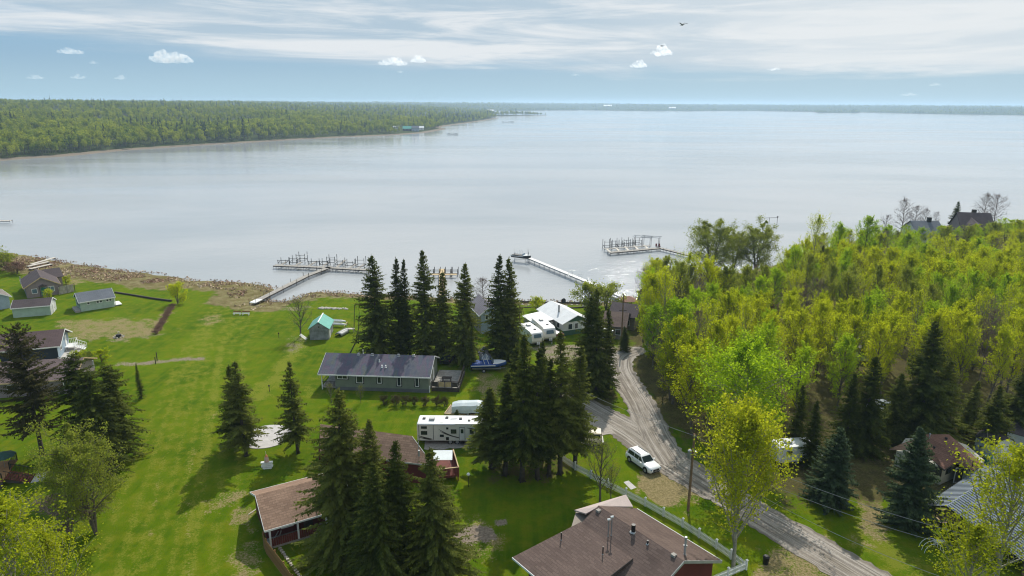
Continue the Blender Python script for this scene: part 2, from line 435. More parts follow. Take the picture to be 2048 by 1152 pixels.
tri = np.stack([np.zeros(nA, int), 1+np.arange(nA), 1+(np.arange(nA)+1) % nA], 1)[:, ::-1]
me = bpy.data.meshes.new('ground')
me.vertices.add(len(verts)); me.vertices.foreach_set('co', verts.astype(np.float32).ravel())
nq, nt = len(q), len(tri); me.loops.add(nq*4+nt*3); me.polygons.add(nq+nt)
me.loops.foreach_set('vertex_index', np.concatenate([q.ravel(), tri.ravel()]).astype(np.int32))
me.polygons.foreach_set('loop_start', np.concatenate([np.arange(nq)*4, nq*4+np.arange(nt)*3]).astype(np.int32))
me.polygons.foreach_set('use_smooth', np.ones(nq+nt, bool))
me.update(calc_edges=True); me.validate()

# what the ground is made of, as masks: dirt, dry grass, leaf litter, worn/yellow grass
NP = len(verts); masks = {k: np.zeros(NP, np.float32) for k in ('dirt', 'dry', 'litter', 'yellow', 'reed')}
near = np.concatenate([[True], RR.repeat(nA) < 420]); Q = verts[near][:, :2]
wob = (vnoise(Q[:, 0]*.5, Q[:, 1]*.5, 11)-.5)*2.2+(vnoise(Q[:, 0]*1.7, Q[:, 1]*1.7, 12)-.5)*1.0
def patch(k, pxs, soft=1.0, amt=1.0, w=1.0):
    d = sdist(Q, pxy(pxs))+wob*w
    m = np.clip(d/soft+.5, 0, 1)*amt; cur = masks[k][near]; masks[k][near] = np.maximum(cur, m)
def track(k, pxs, width, soft=.5, amt=1.0, w=.3):
    d = width/2-seg_dist(Q, pxy(pxs))+wob*w
    m = np.clip(d/soft+.5, 0, 1)*amt; cur = masks[k][near]; masks[k][near] = np.maximum(cur, m)
# woodland floor on the right
WOOD = [(1250, 690), (1262, 640), (1330, 600), (1480, 560), (1600, 520), (1750, 490), (1900, 470), (2300, 465), (2400, 1000), (2048, 960), (1990, 960),
        (1880, 1000), (1760, 1000), (1600, 1010), (1530, 985), (1440, 940), (1400, 900), (1330, 860), (1292, 800), (1268, 745)]
patch('litter', WOOD, 3, .95, 1.6)
patch('litter', [(960, 880), (1140, 870), (1160, 930), (1100, 960), (980, 960)], 2, .6)
patch('litter', [(1110, 745), (1225, 735), (1235, 800), (1190, 830), (1120, 800)], 1.5, .8)
patch('litter', [(900, 690), (1060, 690), (1060, 740), (985, 750), (920, 745)], 2, .45)
patch('dry', [(1290, 935), (1340, 950), (1390, 985), (1370, 1020), (1310, 1005), (1270, 975)], 1.0, 1.0)
patch('dry', [(1560, 1040), (1620, 1060), (1700, 1110), (1800, 1200), (1500, 1200), (1540, 1090)], 1.2, .7)
patch('dry', [(1250, 700), (1290, 705), (1300, 790), (1330, 850), (1300, 840), (1262, 760)], 1.5, .6)
patch('dirt', [(1200, 690), (1290, 690), (1270, 712), (1245, 715), (1240, 740), (1205, 735)], 1.0, .8)
patch('dirt', [(1060, 690), (1210, 685), (1225, 720), (1100, 735)], 2.0, .7)
patch('dirt', [(470, 607), (560, 607), (620, 614), (600, 622), (500, 622)], 1.5, .55)
patch('dry', [(120, 640), (310, 640), (330, 660), (260, 680), (130, 676)], 3, .65, 2.2)
patch('dry', [(335, 612), (350, 612), (318, 668), (290, 668)], 1.0, .9)
track('dirt', [(238, 728), (290, 726), (345, 720), (402, 717)], 1.5, .8, .85)
track('dirt', [(130, 684), (240, 681), (330, 668)], 1.1, 1.0, .5, .8)
patch('dry', [(120, 560), (160, 555), (180, 566), (140, 574)], 2, .6)
patch('dry', [(400, 632), (440, 630), (450, 645), (410, 650)], 2, .5)
track('yellow', [(600, 690), (560, 740), (520, 790)], 3.0, 2, .9, 1)
patch('dirt', [(575, 672), (620, 665), (612, 700), (570, 720)], 2, .35)
patch('dry', [(430, 985), (490, 985), (515, 1050), (450, 1045)], 1.6, .55, 1.5)
patch('dry', [(470, 1100), (520, 1085), (530, 1152), (480, 1152)], 1.2, .5)
patch('dirt', [(910, 1060), (945, 1050), (985, 1056), (988, 1075), (950, 1088), (910, 1096)], .5, 1.0, .3)
patch('dirt', [(983, 1040), (1010, 1038), (1014, 1050), (990, 1054)], .4, 1.0, .3)
patch('dry', [(880, 1040), (980, 1035), (1000, 1110), (900, 1125)], 2, .45)
patch('dry', [(1700, 1000), (1760, 985), (1770, 1060), (1730, 1080)], 1.5, .75, 1.5)
patch('yellow', [(1700, 960), (1740, 960), (1790, 1090), (1860, 1152), (1760, 1152), (1700, 1060)], 2, .7, 1.5)
patch('yellow', [(1860, 1010), (1900, 1010), (1880, 1060), (1840, 1060)], 1.0, .8)
patch('yellow', [(640, 740), (660, 745), (630, 790), (600, 790)], 2, .6)
patch('yellow', [(395, 660), (430, 640), (420, 720), (380, 760)], 3, .6, 1.5)
track('yellow', [(270, 1152), (300, 1010), (350, 850), (372, 770)], 2.0, 3.0, .40, 1.0)
track('yellow', [(360, 1152), (372, 930), (430, 800)], 1.0, 1.2, .25, .5)
track('dry', [(300, 1070), (318, 960), (340, 880)], .4, .6, .35, .3)
track('dry', [(380, 1150), (372, 1040), (380, 920), (420, 840), (470, 790)], .5, .8, .28, .4)
for b0, t0, wd_, am in ((175, 372, 1.3, .35), (225, 384, 1.0, .5), (262, 396, 1.2, .35), (300, 408, .8, .5), (335, 424, 1.1, .4), (362, 440, .6, .7), (380, 446, .6, .7), (425, 462, 1.3, .35), (470, 486, 1.2, .4)):
    track('yellow', [(b0, 1180), (b0+(t0-b0)*.62, 860), (t0, 690), (t0+55, 612)], wd_, .9, am+.12, .12)
patch('dry', [(960, 745), (1000, 750), (1010, 800), (960, 790)], 2, .6)
# strip of reeds / dead vegetation along the near shore
shd = seg_dist(Q, NEAR_SHORE); ins = inside(Q, NEAR_LAND); ppx = np.array([proj((a, b, 0)) if b > 20 else (0, 0) for a, b in Q[:, :2]]) if False else None
xs = Q[:, 0]/np.maximum(Q[:, 1], 1)
strip = np.interp(xs, [-.75, -.62, -.50, -.36, -.33, -.30, -.22, 0, .12, .2], [16, 15, 12, 10, 3, 7, 5.5, 5, 4, 2.5])
rm = np.clip((strip-shd+wob*1.4)/1.5, 0, 1)*(ins | (shd < 1))
masks['reed'][near] = rm*(Q[:, 1] > 60)
for k, v in masks.items():
    a = me.attributes.new(k, 'FLOAT', 'POINT'); a.data.foreach_set('value', v)

m = mat('ground_cover'); t = NT(m)
co = t.coord('Object')
def att(n): return t.N('ShaderNodeAttribute', attribute_name=n).outputs['Fac']
n_big = t.noise(co, .07, 5, .6); n_mid = t.noise(co, .5, 5, .65); n_fine = t.noise(co, 4, 4, .75); n_gr = t.noise(co, 16, 2, .8)
# mown stripes run along the open lawn
st = t.noise(t.coord('Object', (1.0, .035, 1), (0, 0, math.radians(-16))), .9, 3, .6)
lawn = t.mix(t.rng(n_big, .35, .65), (.052, .115, .002), (.105, .170, .003))
lawn = t.mix(t.rng(st, .38, .62, 0, .35), lawn, (.145, .20, .004))
lawn = t.mix(t.rng(n_mid, .42, .68, 0, .75), lawn, (.17, .18, .008))
lawn = t.mix(t.rng(n_fine, .45, .75, 0, .55), lawn, (.032, .072, .002))
lawn = t.mix(t.rng(n_gr, .5, .8, 0, .45), lawn, (.18, .24, .015))
yel = t.mix(n_fine, (.13, .18, .010), (.22, .22, .03))
dry = t.mix(t.rng(n_fine, .3, .7), (.17, .14, .06), (.34, .27, .14))
dirt = t.mix(t.rng(n_fine, .3, .7), (.17, .135, .10), (.33, .27, .21))
lit = t.mix(t.rng(n_mid, .35, .65), (.055, .045, .022), (.10, .10, .028)); lit = t.mix(t.rng(n_fine, .4, .7, 0, .7), lit, (.15, .11, .06))
reed = t.mix(t.rng(n_mid, .35, .65), (.16, .10, .06), (.30, .24, .14)); reed = t.mix(t.rng(n_fine, .4, .65), reed, (.12, .14, .03))
brk = t.rng(n_mid, .3, .7, -.25, .25); brf = t.rng(n_fine, .3, .7, -.25, .25); br = t.math('ADD', brk, brf)
c = lawn
for k, cc in (('yellow', yel), ('dry', dry), ('litter', lit), ('dirt', dirt), ('reed', reed)):
    a = att(k); f = t.rng(t.math('ADD', a, t.math('MULTIPLY', br, t.rng(a, 0, .2))), .25, .8); c = t.mix(f, c, cc)
# beyond the lake the ground is woodland floor; below the waterline it is mud
geo = t.N('ShaderNodeNewGeometry'); sp = t.N('ShaderNodeSeparateXYZ'); t.l.new(geo.outputs['Position'], sp.inputs[0])
far = t.rng(sp.outputs[1], 330, 380); c = t.mix(far, c, t.mix(n_big, (.035, .05, .014), (.06, .075, .02)))
shoref = t.math('MULTIPLY', far, t.math('LESS_THAN', sp.outputs[2], .12)); c = t.mix(shoref, c, t.mix(n_big, (.17, .14, .11), (.24, .20, .15)))
c = t.mix(t.rng(sp.outputs[2], -.98, -.84, 1, 0), c, (.09, .075, .055))
t.out(t.bsdf(c, .95, t.bump(t.math('ADD', t.math('MULTIPLY', n_fine, .6), n_gr), .8, .12), 0, .03))
me.materials.append(m)
ground = tag(link(bpy.data.objects.new('ground', me)), kind='structure')

# the lake
m = mat('lake_water'); t = NT(m)
co = t.coord('Object')
w1 = t.noise(t.coord('Object', (.6, 1.0, 1), (0, 0, .5)), .55, 5, .62, .4); w2 = t.noise(co, 3.2, 3, .65, .3)
calm = t.rng(t.noise(t.coord('Object', (.35, 1.0, 1)), .010, 5, .55, .8), .42, .60)
hgt = t.math('ADD', t.math('MULTIPLY', w1, .8), t.math('MULTIPLY', w2, .16))
bn = t.N('ShaderNodeBump'); t.put(bn.inputs['Height'], hgt); bn.inputs['Distance'].default_value = 1.0
# a breeze ruffles the water off the long dock, where it glitters
vd = t.N('ShaderNodeVectorMath', operation='DISTANCE'); t.put(vd.inputs[0], co); vd.inputs[1].default_value = tuple(W(1400, 560, 0))
ruf = t.rng(t.math('ADD', vd.outputs['Value'], t.math('MULTIPLY', t.noise(co, .05, 4), 60)), 40, 85, 1, 0)
t.put(bn.inputs['Strength'], t.math('ADD', t.math('ADD', t.math('MULTIPLY', calm, .05), .055), t.math('MULTIPLY', ruf, .46)))
deep = t.mix(t.rng(t.noise(t.coord('Object', (.3, 1, 1), (0, 0, .15)), .009, 6, .6, .6), .36, .64), (.285, .31, .325), (.37, .38, .385))
b = t.N('ShaderNodeBsdfPrincipled'); t.put(b.inputs['Base Color'], deep); t.put(b.inputs['Roughness'], t.math('ADD', t.math('MULTIPLY', calm, .06), .10))
b.inputs['IOR'].default_value = 1.333; t.l.new(bn.outputs[0], b.inputs['Normal'])
t.out(b.outputs[0])
ang = list(np.radians(np.arange(0, 360, 3)))
vs = [(0, 0, WATER)]; fs = []
rings = [40, 120, 400, 1500, 5000, 12500]
for r in rings: vs += [(r*math.sin(a), r*math.cos(a), WATER) for a in ang]
na = len(ang)
for k in range(na): fs.append((0, 1+(k+1) % na, 1+k))
for ri in range(len(rings)-1):
    for k in range(na):
        a0 = 1+ri*na+k; a1 = 1+ri*na+(k+1) % na; fs.append((a0, a1, a1+na, a0+na))
me = bpy.data.meshes.new('lake_water'); me.from_pydata(vs, [], fs); me.materials.append(m); me.update()
tag(link(bpy.data.objects.new('lake_water', me)), kind='structure')

# haze: one closed box of even, pale air round camera, ground and every thing
m = mat('haze_air'); t = NT(m)
pv = t.N('ShaderNodeVolumePrincipled'); pv.inputs['Color'].default_value = (.57, .78, 1, 1); pv.inputs['Density'].default_value = HAZE_D
pv.inputs['Anisotropy'].default_value = .3
o = t.N('ShaderNodeOutputMaterial'); t.l.new(pv.outputs[0], o.inputs['Volume'])
hz = MB(); hz.bx(-13200, 13200, -13200, 13200, -4.2, 66)
tag(hz.build('haze', m), 'thin blue air over the lake and the far shore', kind='stuff')

# ------------------------------------------------------------------ roads and tracks, laid as sheets over the ground
def ribbon(name, pts_px, widths, m, lift=.03, sub=14, parent=None):
    P = [W(a, b) for a, b in pts_px]; pts = []; ws = []
    n = len(P)
    for k in range(n-1):
        p0, p1, p2, p3 = P[max(k-1, 0)], P[k], P[k+1], P[min(k+2, n-1)]
        for s in range(sub):
            u = s/sub; pts.append(.5*((2*p1)+(-p0+p2)*u+(2*p0-5*p1+4*p2-p3)*u*u+(-p0+3*p1-3*p2+p3)*u**3)); ws.append(widths[k]*(1-u)+widths[k+1]*u)
    pts.append(P[-1]); ws.append(widths[-1])
    vs, fs, uv = [], [], []; dist = 0; C = 8; rnd = random.Random(name)
    for k, p in enumerate(pts):
        d = (pts[min(k+1, len(pts)-1)]-pts[max(k-1, 0)]).normalized(); nrm = Vector((-d.y, d.x, 0))
        if k: dist += (p-pts[k-1]).length
        w = ws[k]
        for c in range(C+1):
            f = c/C-.5; jit = rnd.uniform(-.25, .25) if c in (0, C) else 0
            x = p+nrm*(f*w+jit); z = 0.0 if False else gz_fast(x.x, x.y)
            vs.append((x.x, x.y, z+lift)); uv.append((f*w, dist))
    for k in range(len(pts)-1):
        for c in range(C): a = k*(C+1)+c; fs.append((a, a+C+1, a+C+2, a+1)[::-1])
    me = bpy.data.meshes.new(name); me.from_pydata(vs, [], fs); me.materials.append(m)
    ul = me.uv_layers.new(name='UVMap'); 
    for l in me.loops: ul.data[l.index].uv = uv[l.vertex_index]
    me.update(); return link(bpy.data.objects.new(name, me), parent)
def gz_fast(x, y):
    return gz(x, y)+float((vnoise(np.array([x*.12]), np.array([y*.12]), 2)[0]-.5)*.12)
m = mat('gravel_road'); t = NT(m); uv = t.coord('UV'); s = t.N('ShaderNodeSeparateXYZ'); t.l.new(uv, s.inputs[0])
ru = t.noise(t.coord('UV', (1.6, .035, 1)), 1.0, 5, .65, .9)
ru2 = t.noise(t.coord('UV', (3.5, .09, 1)), 1.0, 4, .6, .6)
nf = t.noise(t.coord('Object'), 5, 4, .7); nb = t.noise(t.coord('Object'), .35, 4, .6)
c = t.mix(t.rng(nb, .35, .65), (.17, .145, .115), (.29, .25, .21))
c = t.mix(t.rng(ru, .42, .56, 0, .8), c, (.43, .39, .345)); c = t.mix(t.rng(ru2, .48, .62, 0, .85), c, (.12, .10, .085)); c = t.mix(t.rng(t.math('ABSOLUTE', s.outputs[0]), 1.6, 3.2, 0, .7), c, (.15, .125, .10))
c = t.mix(t.rng(nf, .4, .7, 0, .6), c, (.19, .165, .13))
edge = t.math('ABSOLUTE', s.outputs[0])
t.out(t.bsdf(c, .92, t.bump(t.math('ADD', ru2, nf), .7, .08), 0, .2)); ROADM = m
tag(ribbon('gravel_road', [(1850, 1230), (1720, 1150), (1560, 1055), (1440, 985), (1345, 925), (1270, 868), (1200, 828), (1130, 790), (1060, 765)],
           [5.6, 5.4, 5, 5, 6.4, 6.6, 5.4, 5, 4.5], ROADM, .035), kind='structure')
tag(ribbon('gravel_track', [(1350, 930), (1312, 870), (1282, 810), (1255, 765), (1240, 735), (1248, 712), (1290, 698)],
           [4, 4.6, 5, 4.8, 4.5, 4.5, 3], ROADM, .045), kind='structure')
tag(ribbon('driveway', [(1215, 850), (1130, 862), (1050, 874), (980, 880), (850, 884)], [6, 5, 4.5, 4.5, 4.5], MT['gravel'], .055), kind='structure')
# ------------------------------------------------------------------ vegetation: meshes
def quads_mesh(name, C, A, B, tint, m):
    """many small leaf-sized quads: centres C, half axes A and B"""
    n = len(C); v = np.empty((n, 4, 3), np.float32)
    v[:, 0] = C-A-B*.55; v[:, 1] = C+A*.15-B; v[:, 2] = C+A; v[:, 3] = C+A*.1+B
    me = bpy.data.meshes.new(name); me.vertices.add(n*4); me.vertices.foreach_set('co', v.ravel())
    me.loops.add(n*4); me.polygons.add(n); me.loops.foreach_set('vertex_index', np.arange(n*4, dtype=np.int32))
    me.polygons.foreach_set('loop_start', np.arange(n, dtype=np.int32)*4)
    a = me.attributes.new('tint', 'FLOAT', 'FACE'); a.data.foreach_set('value', np.asarray(tint, np.float32))
    me.materials.append(m); me.update(calc_edges=True); return me
def unit(rs, n):
    v = rs.normal(size=(n, 3)); return v/np.linalg.norm(v, axis=1)[:, None]

def spruce_mesh(seed, H, R, bare=.05, dens=1.0, m=None, mb=None, taper=.85, droop=.35, gap=.0, name='spruce', blade=1.0, lean=0):
    rs = np.random.RandomState(seed); C, A, B, T = [], [], [], []; tr = MB()
    n = 8; prev = None; k = 9; bend = rs.normal(size=2)*.012*H
    def axis(z): q = z/H; return np.array([bend[0]*math.sin(q*3), bend[1]*math.sin(q*2.3), z])
    r0 = max(.07, H*.0155)
    for i in range(k):
        a0, a1 = axis(H*i/k), axis(H*(i+1)/k); tr.tube(a0, a1, r0*(1-i/k)+.015, r0*(1-(i+1)/k)+.015, n, cap=(i == 0))
    for q in range(4): 
        t = q*1.57+rs.rand(); tr.tube((math.cos(t)*r0*1.7, math.sin(t)*r0*1.7, -.1), (0, 0, r0*3), r0*.3, r0*.4, 4)
    z = bare*H; sect = rs.rand(8)*.35+.8
    while z < H*.985:
        f = (z-bare*H)/(H*(1-bare)); L0 = 1.22*R*(1-f)**(taper*.92)*(.66+.34*min(1, f*5+.35)); L0 = max(L0, .14)
        nb = max(4, int(rs.randint(6, 9)*dens*(1 if f < .8 else .75)))
        for b in range(nb):
            if rs.rand() < gap: continue
            az = rs.rand()*6.283; L = L0*rs.uniform(.62, 1.12)*sect[int(az/6.2832*8) % 8]
            up = (.10+.75*f**1.5)+rs.normal()*.06; d = np.array([math.cos(az), math.sin(az), 0])
            base = axis(z+rs.uniform(-.12, .12)); side = np.array([-d[1], d[0], 0])
            ns = max(4, int(L/.17))
            s = (np.arange(ns)+rs.rand(ns)*.8)/ns; s = np.clip(s, .08, 1)
            px = base+d*(s*L)[:, None]; px[:, 2] += L*(up*s-droop*s**1.8+.10*s**5)
            if L > .8 and b % 2 == 0:
                e = base+d*L*.7; e[2] += L*(up*.7-droop*.52); tr.tube(base, e, .035, .012, 3, False)
            for sg in (-1, 1):
                tl = (.16+.40*L**.5*(1-s)**.75*rs.uniform(.6, 1.2, ns))*(.8 if L < 1 else 1)
                dirv = d*(.55+.5*s)[:, None]+side*sg*(1-.45*s)[:, None]*.9; dirv[:, 2] += -.18-.25*rs.rand(ns)
                dirv /= np.linalg.norm(dirv, axis=1)[:, None]
                c = px+dirv*(tl*.5)[:, None]; nrm = np.cross(dirv, [0, 0, 1])+rs.normal(size=(ns, 3))*.35
                nrm /= np.linalg.norm(nrm, axis=1)[:, None]
                C.append(c); A.append(dirv*(tl*.58)[:, None]); B.append(nrm*(.055+.05*tl)[:, None]*blade*1.25); T.append(rs.rand(ns)*.55+.45*s)  # tint rises towards the bough tips: lit edges put into the needle colour
            # hanging sprays give the boughs their thickness
            nh = ns//2+1; sh = rs.uniform(.15, 1, nh); c = base+d*(sh*L)[:, None]; c[:, 2] += L*(up*sh-droop*sh**1.8)-.12
            dn = np.stack([rs.normal(size=nh)*.3, rs.normal(size=nh)*.3, -np.ones(nh)], 1)
            C.append(c); A.append(dn*.17); B.append(unit(rs, nh)*.085*blade); T.append(rs.rand(nh)*.5)
        z += (.20+.16*(1-f))*(H/14)**.5*rs.uniform(.75, 1.2)
    nt = 5; c = axis(H)+np.zeros((nt, 3)); c[:, 2] -= np.arange(nt)*.12
    C.append(c); A.append(np.stack([rs.normal(size=nt)*.08, rs.normal(size=nt)*.08, np.full(nt, .2)], 1)); B.append(unit(rs, nt)*.05); T.append(rs.rand(nt))
    cr = quads_mesh(name+'_crown', np.concatenate(C), np.concatenate(A), np.concatenate(B), np.concatenate(T), m or MT['needle'])
    return tr.mesh(name+'_trunk', mb or MT['bark_d'], True), cr

def leafy_mesh(seed, H, R, base=.3, nbr=26, leaves=26, leaf=.11, m=None, mb=None, form='poplar', name='tree', sub=7, spread=.26, trunks=1, twigs=0, peel=None):
    """trunk, limbs and boughs grown outwards; leaves sit along the outer boughs so that sky shows between them"""
    rs = np.random.RandomState(seed); C, A, B, T = [], [], [], []; tr = MB()
    for tk in range(trunks):
        sp = 0 if trunks == 1 else .22; ta = tk*6.283/trunks+rs.rand(); tdir = np.array([math.cos(ta)*sp, math.sin(ta)*sp, 1.0])
        bend = rs.normal(size=2)*.025*H; Ht = H*(1 if tk == 0 else rs.uniform(.82, .97))
        def axis(q):
            p = tdir*q*Ht*np.array([1, 1, 1]); p = p*np.array([1-.3*q, 1-.3*q, 1]); p[0] += bend[0]*math.sin(q*3.2); p[1] += bend[1]*math.sin(q*2.6); return p
        r0 = H*.013+.04; k = 8
        for i in range(k): tr.tube(axis(i/k), axis((i+1)/k), r0*(1-.93*i/k), r0*(1-.93*(i+1)/k), 6, False)
        N = max(6, nbr//trunks)
        for b in range(N):
            q = base+(1-base)*((b+rs.rand())/N)**.9; q = min(q, .985); f = (q-base)/(1-base)
            if form == 'poplar': prof = (math.sin(math.pi*min(1, f*.74+.26)))**.7*rs.uniform(.65, 1.2); rise = rs.uniform(1.0, 2.1)
            elif form == 'round': prof = (math.sin(math.pi*min(1, f*.75+.25)))**.55; rise = rs.uniform(.35, 1.1)
            else: prof = 1-.55*f; rise = rs.uniform(.5, 1.3)
            L = R*prof*rs.uniform(.7, 1.15)+.25; az = b*2.399+rs.rand()*.9
            d = np.array([math.cos(az), math.sin(az), rise]); d /= np.linalg.norm(d); L = L/max(.45, math.hypot(d[0], d[1]))*.92
            L = min(L, (Ht*(1.03-.16*rs.rand())-q*Ht)/max(.2, d[2])+.3)
            p0 = axis(q); p1 = p0+d*L*.5; d2 = d+np.array([0, 0, .25 if form != 'round' else -.12]); d2 /= np.linalg.norm(d2); p2 = p1+d2*L*.5
            rb = r0*.42*(1-f*.7)+.012; mm = 3 if H < 16 else 4
            tr.tube(p0, p1, rb, rb*.6, mm, False); tr.tube(p1, p2, rb*.6, .010, mm, False)
            for s in range(sub):
                u = .22+.78*(s+rs.rand())/sub; o = p0+(p1-p0)*min(1, u*2) if u < .5 else p1+(p2-p1)*(u*2-1)
                dd = unit(rs, 1)[0]*.8+d*.7; dd[2] += .3 if form != 'round' else 0; dd /= np.linalg.norm(dd); l = L*rs.uniform(.16, .38)*(1.2-u*.5)+.15
                e = o+dd*l
                if s % 2 == 0 or twigs: tr.tube(o, e, .016+rb*.15, .006, 3, False)
                for w in range(twigs):
                    uu = rs.rand(); oo = o+(e-o)*uu; ee = oo+(unit(rs, 1)[0]*.7+dd*.6+np.array([0, 0, .25]))*rs.uniform(.3, .7); tr.tube(oo, ee, .012, .006, 3, False)
                nl = int(leaves*rs.uniform(.55, 1.35))
                if nl < 1: continue
                tt = rs.rand(nl)**.7; c = o+(e-o)*tt[:, None]*1.1+rs.normal(size=(nl, 3))*spread*(.35+.65*min(1, l))
                a = unit(rs, nl); a[:, 2] *= .6; bb = np.cross(a, unit(rs, nl)); bb /= np.linalg.norm(bb, axis=1)[:, None]+1e-6
                sz = leaf*rs.uniform(.6, 1.35, nl)
                C.append(c); A.append(a*sz[:, None]); B.append(bb*(sz*.7)[:, None]); T.append(np.full(nl, rs.rand()*.6)+rs.rand(nl)*.4)
    cr = quads_mesh(name+'_crown', np.concatenate(C), np.concatenate(A), np.concatenate(B), np.concatenate(T), m or MT['leaf_y']) if C else None
    return tr.mesh(name+'_trunk', mb or MT['bark'], True), cr

TREES_OUT = []
def plant(kind, meshes, H0, R0, p, H, R, label, cat, group=None, rz=None, crown='crown', trunk='trunk', mats=None):
    """one tree: an Empty at its foot, a trunk and a crown"""
    rnd = random.Random(str((round(p[0], 2), round(p[1], 2))))
    t = thing(kind, label, cat, p, rnd.uniform(0, 6.28) if rz is None else rz, group); t.rotation_euler[0] = rnd.uniform(-.035, .035); t.rotation_euler[1] = rnd.uniform(-.035, .035)
    s = (R/R0, R/R0, H/H0)
    a = link(bpy.data.objects.new(trunk, meshes[0]), t); a.scale = s
    if meshes[1]:
        b = link(bpy.data.objects.new(crown, meshes[1]), t); b.scale = s
    return t
def with_mat(meshes, m):
    c = meshes[1].copy(); c.materials.clear(); c.materials.append(m); return (meshes[0], c)

SP = {
 'slim': [spruce_mesh(s, 14, 2.3, .06, 1.05, name='slim_spruce') for s in (1, 2)],
 'broad': [spruce_mesh(s, 14, 3.4, .03, 1.15, name='broad_spruce') for s in (4, 5)],
 'bare': [spruce_mesh(s, 15, 2.2, .19, 1.0, gap=.12, name='bare_foot_spruce') for s in (7, 8, 9)],
 'yard': [spruce_mesh(s, 13, 2.6, .16, .85, gap=.12, name='yard_spruce') for s in (11, 12, 13)],
 'blue': [spruce_mesh(s, 10, 3.0, .02, 1.5, MT['needle_b'], taper=.85, droop=.22, name='blue_spruce', blade=1.2) for s in (15, 16)],
 'olive': [spruce_mesh(21, 16, 4.6, .22, .9, MT['needle_o'], taper=.7, droop=.1, gap=.2, name='olive_fir')],
 'shaggy': [spruce_mesh(s, 14, 3.6, .08, 1.1, MT['needle'], taper=.5, droop=.55, gap=.1, name='shaggy_spruce') for s in (24, 25)],
 'fore': [spruce_mesh(s, 18, 4.6, .05, 1.2, MT['needle'], taper=.85, droop=.42, gap=.1, name='tall_spruce') for s in (27, 28, 29)],
}
SPD = dict(slim=(14, 2.3), broad=(14, 3.4), bare=(15, 2.2), yard=(13, 2.6), blue=(10, 3.0), olive=(16, 4.6), shaggy=(14, 3.6), fore=(18, 4.6))
def spruce(kind, v, bx, by, ty, R, label, group=None, rz=None, name='spruce_tree', cat='spruce tree', maxh=30):
    p = G(bx, by); p.z -= .05; H = min(maxh, height_for(p, ty)); H0, R0 = SPD[kind]
    return plant(name, SP[kind][v % len(SP[kind])], H0, R0, p, H, R, label, cat, group, rz)

LF = {
 'poplar': [leafy_mesh(s, 12, 2.3, .12, 40, 34, .088, form='poplar', sub=8, spread=.17, name='poplar') for s in (31, 32, 33, 34, 35)],
 'birch': [leafy_mesh(s, 12, 2.6, .2, 30, 20, .09, form='poplar', name='thin_poplar', mb=MT['bark_p']) for s in (36, 37)],
 'round': [leafy_mesh(s, 11, 4.0, .18, 44, 32, .095, form='round', name='round_tree', sub=8, trunks=3) for s in (41, 42)],
 'willow': [leafy_mesh(s, 11, 4.4, .10, 60, 48, .095, m=MT['leaf_o'], form='round', name='willow', sub=9, trunks=4, twigs=1) for s in (44, 45)],
 'big': [leafy_mesh(s, 14, 5.2, .25, 54, 44, .125, m=MT['leaf_g'], form='round', name='big_poplar', sub=9, mb=MT['bark_p'], spread=.32) for s in (47,)],
 'sparse': [leafy_mesh(s, 7, 2.2, .18, 22, 5, .085, m=MT['leaf_o'], form='poplar', name='sapling', sub=6, twigs=2) for s in (51, 52)],
 'bare': [leafy_mesh(s, 10, 3.2, .22, 34, 3, .07, m=MT['leaf_r'], mb=MT['twig'], form='round', name='bare_tree', sub=9, twigs=3) for s in (54, 55)],
 'bush': [leafy_mesh(s, 3, 1.7, .04, 30, 20, .09, form='round', name='bush', sub=6, trunks=5, spread=.2) for s in (57, 58)],
 'twiggy': [leafy_mesh(s, 5, 3.0, .02, 50, 4, .06, m=MT['leaf_r'], mb=MT['twig'], form='round', name='twig_shrub', sub=8, trunks=7, twigs=3) for s in (60,)],
 'close': [leafy_mesh(s, 13, 4.0, .14, 54, 44, .115, m=MT['leaf_n'], form='poplar', name='near_poplar', sub=8, mb=MT['bark_p'], spread=.3) for s in (62, 63)],
}
LFD = dict(poplar=(12, 2.3), birch=(12, 2.6), round=(11, 4.0), willow=(11, 4.4), big=(14, 5.2), sparse=(7, 2.2), bare=(10, 3.2), bush=(3, 1.7), twiggy=(5, 3.0), close=(13, 4.0))
LF['airy'] = [leafy_mesh(s, 12, 4.0, .15, 42, 20, .12, m=MT['leaf_n'], form='poplar', name='airy_poplar', sub=8, mb=MT['bark_p'], spread=.3) for s in (65, 66)]; LFD['airy'] = (12, 4.0)
LF['poplar_g'] = [with_mat(x, MT['leaf_g']) for x in LF['poplar']]; LFD['poplar_g'] = LFD['poplar']
LF['poplar_o'] = [with_mat(x, MT['leaf_o']) for x in LF['poplar'][:2]]; LFD['poplar_o'] = LFD['poplar']
LF['round_g'] = [with_mat(x, MT['leaf_g']) for x in LF['round']]; LFD['round_g'] = LFD['round']
LF['bush_o'] = [with_mat(x, MT['leaf_o']) for x in LF['bush']]; LFD['bush_o'] = LFD['bush']
LF['bush_k'] = [with_mat(x, m_leaf('dull_hedge_leaf', (.06, .06, .025), (.12, .10, .05), .3)) for x in LF['bush']]; LFD['bush_k'] = LFD['bush']
LF['bush_r'] = [with_mat(x, MT['leaf_r']) for x in LF['bush']]; LFD['bush_r'] = LFD['bush']
def leafy(kind, v, bx, by, ty, R, label, name='poplar_tree', cat='tree', group=None, at=None, H=None):
    p = at or G(bx, by); p.z -= .05; H = H or height_for(p, ty); H0, R0 = LFD[kind]
    return plant(name, LF[kind][v % len(LF[kind])], H0, R0, p, H, R, label, cat, group)

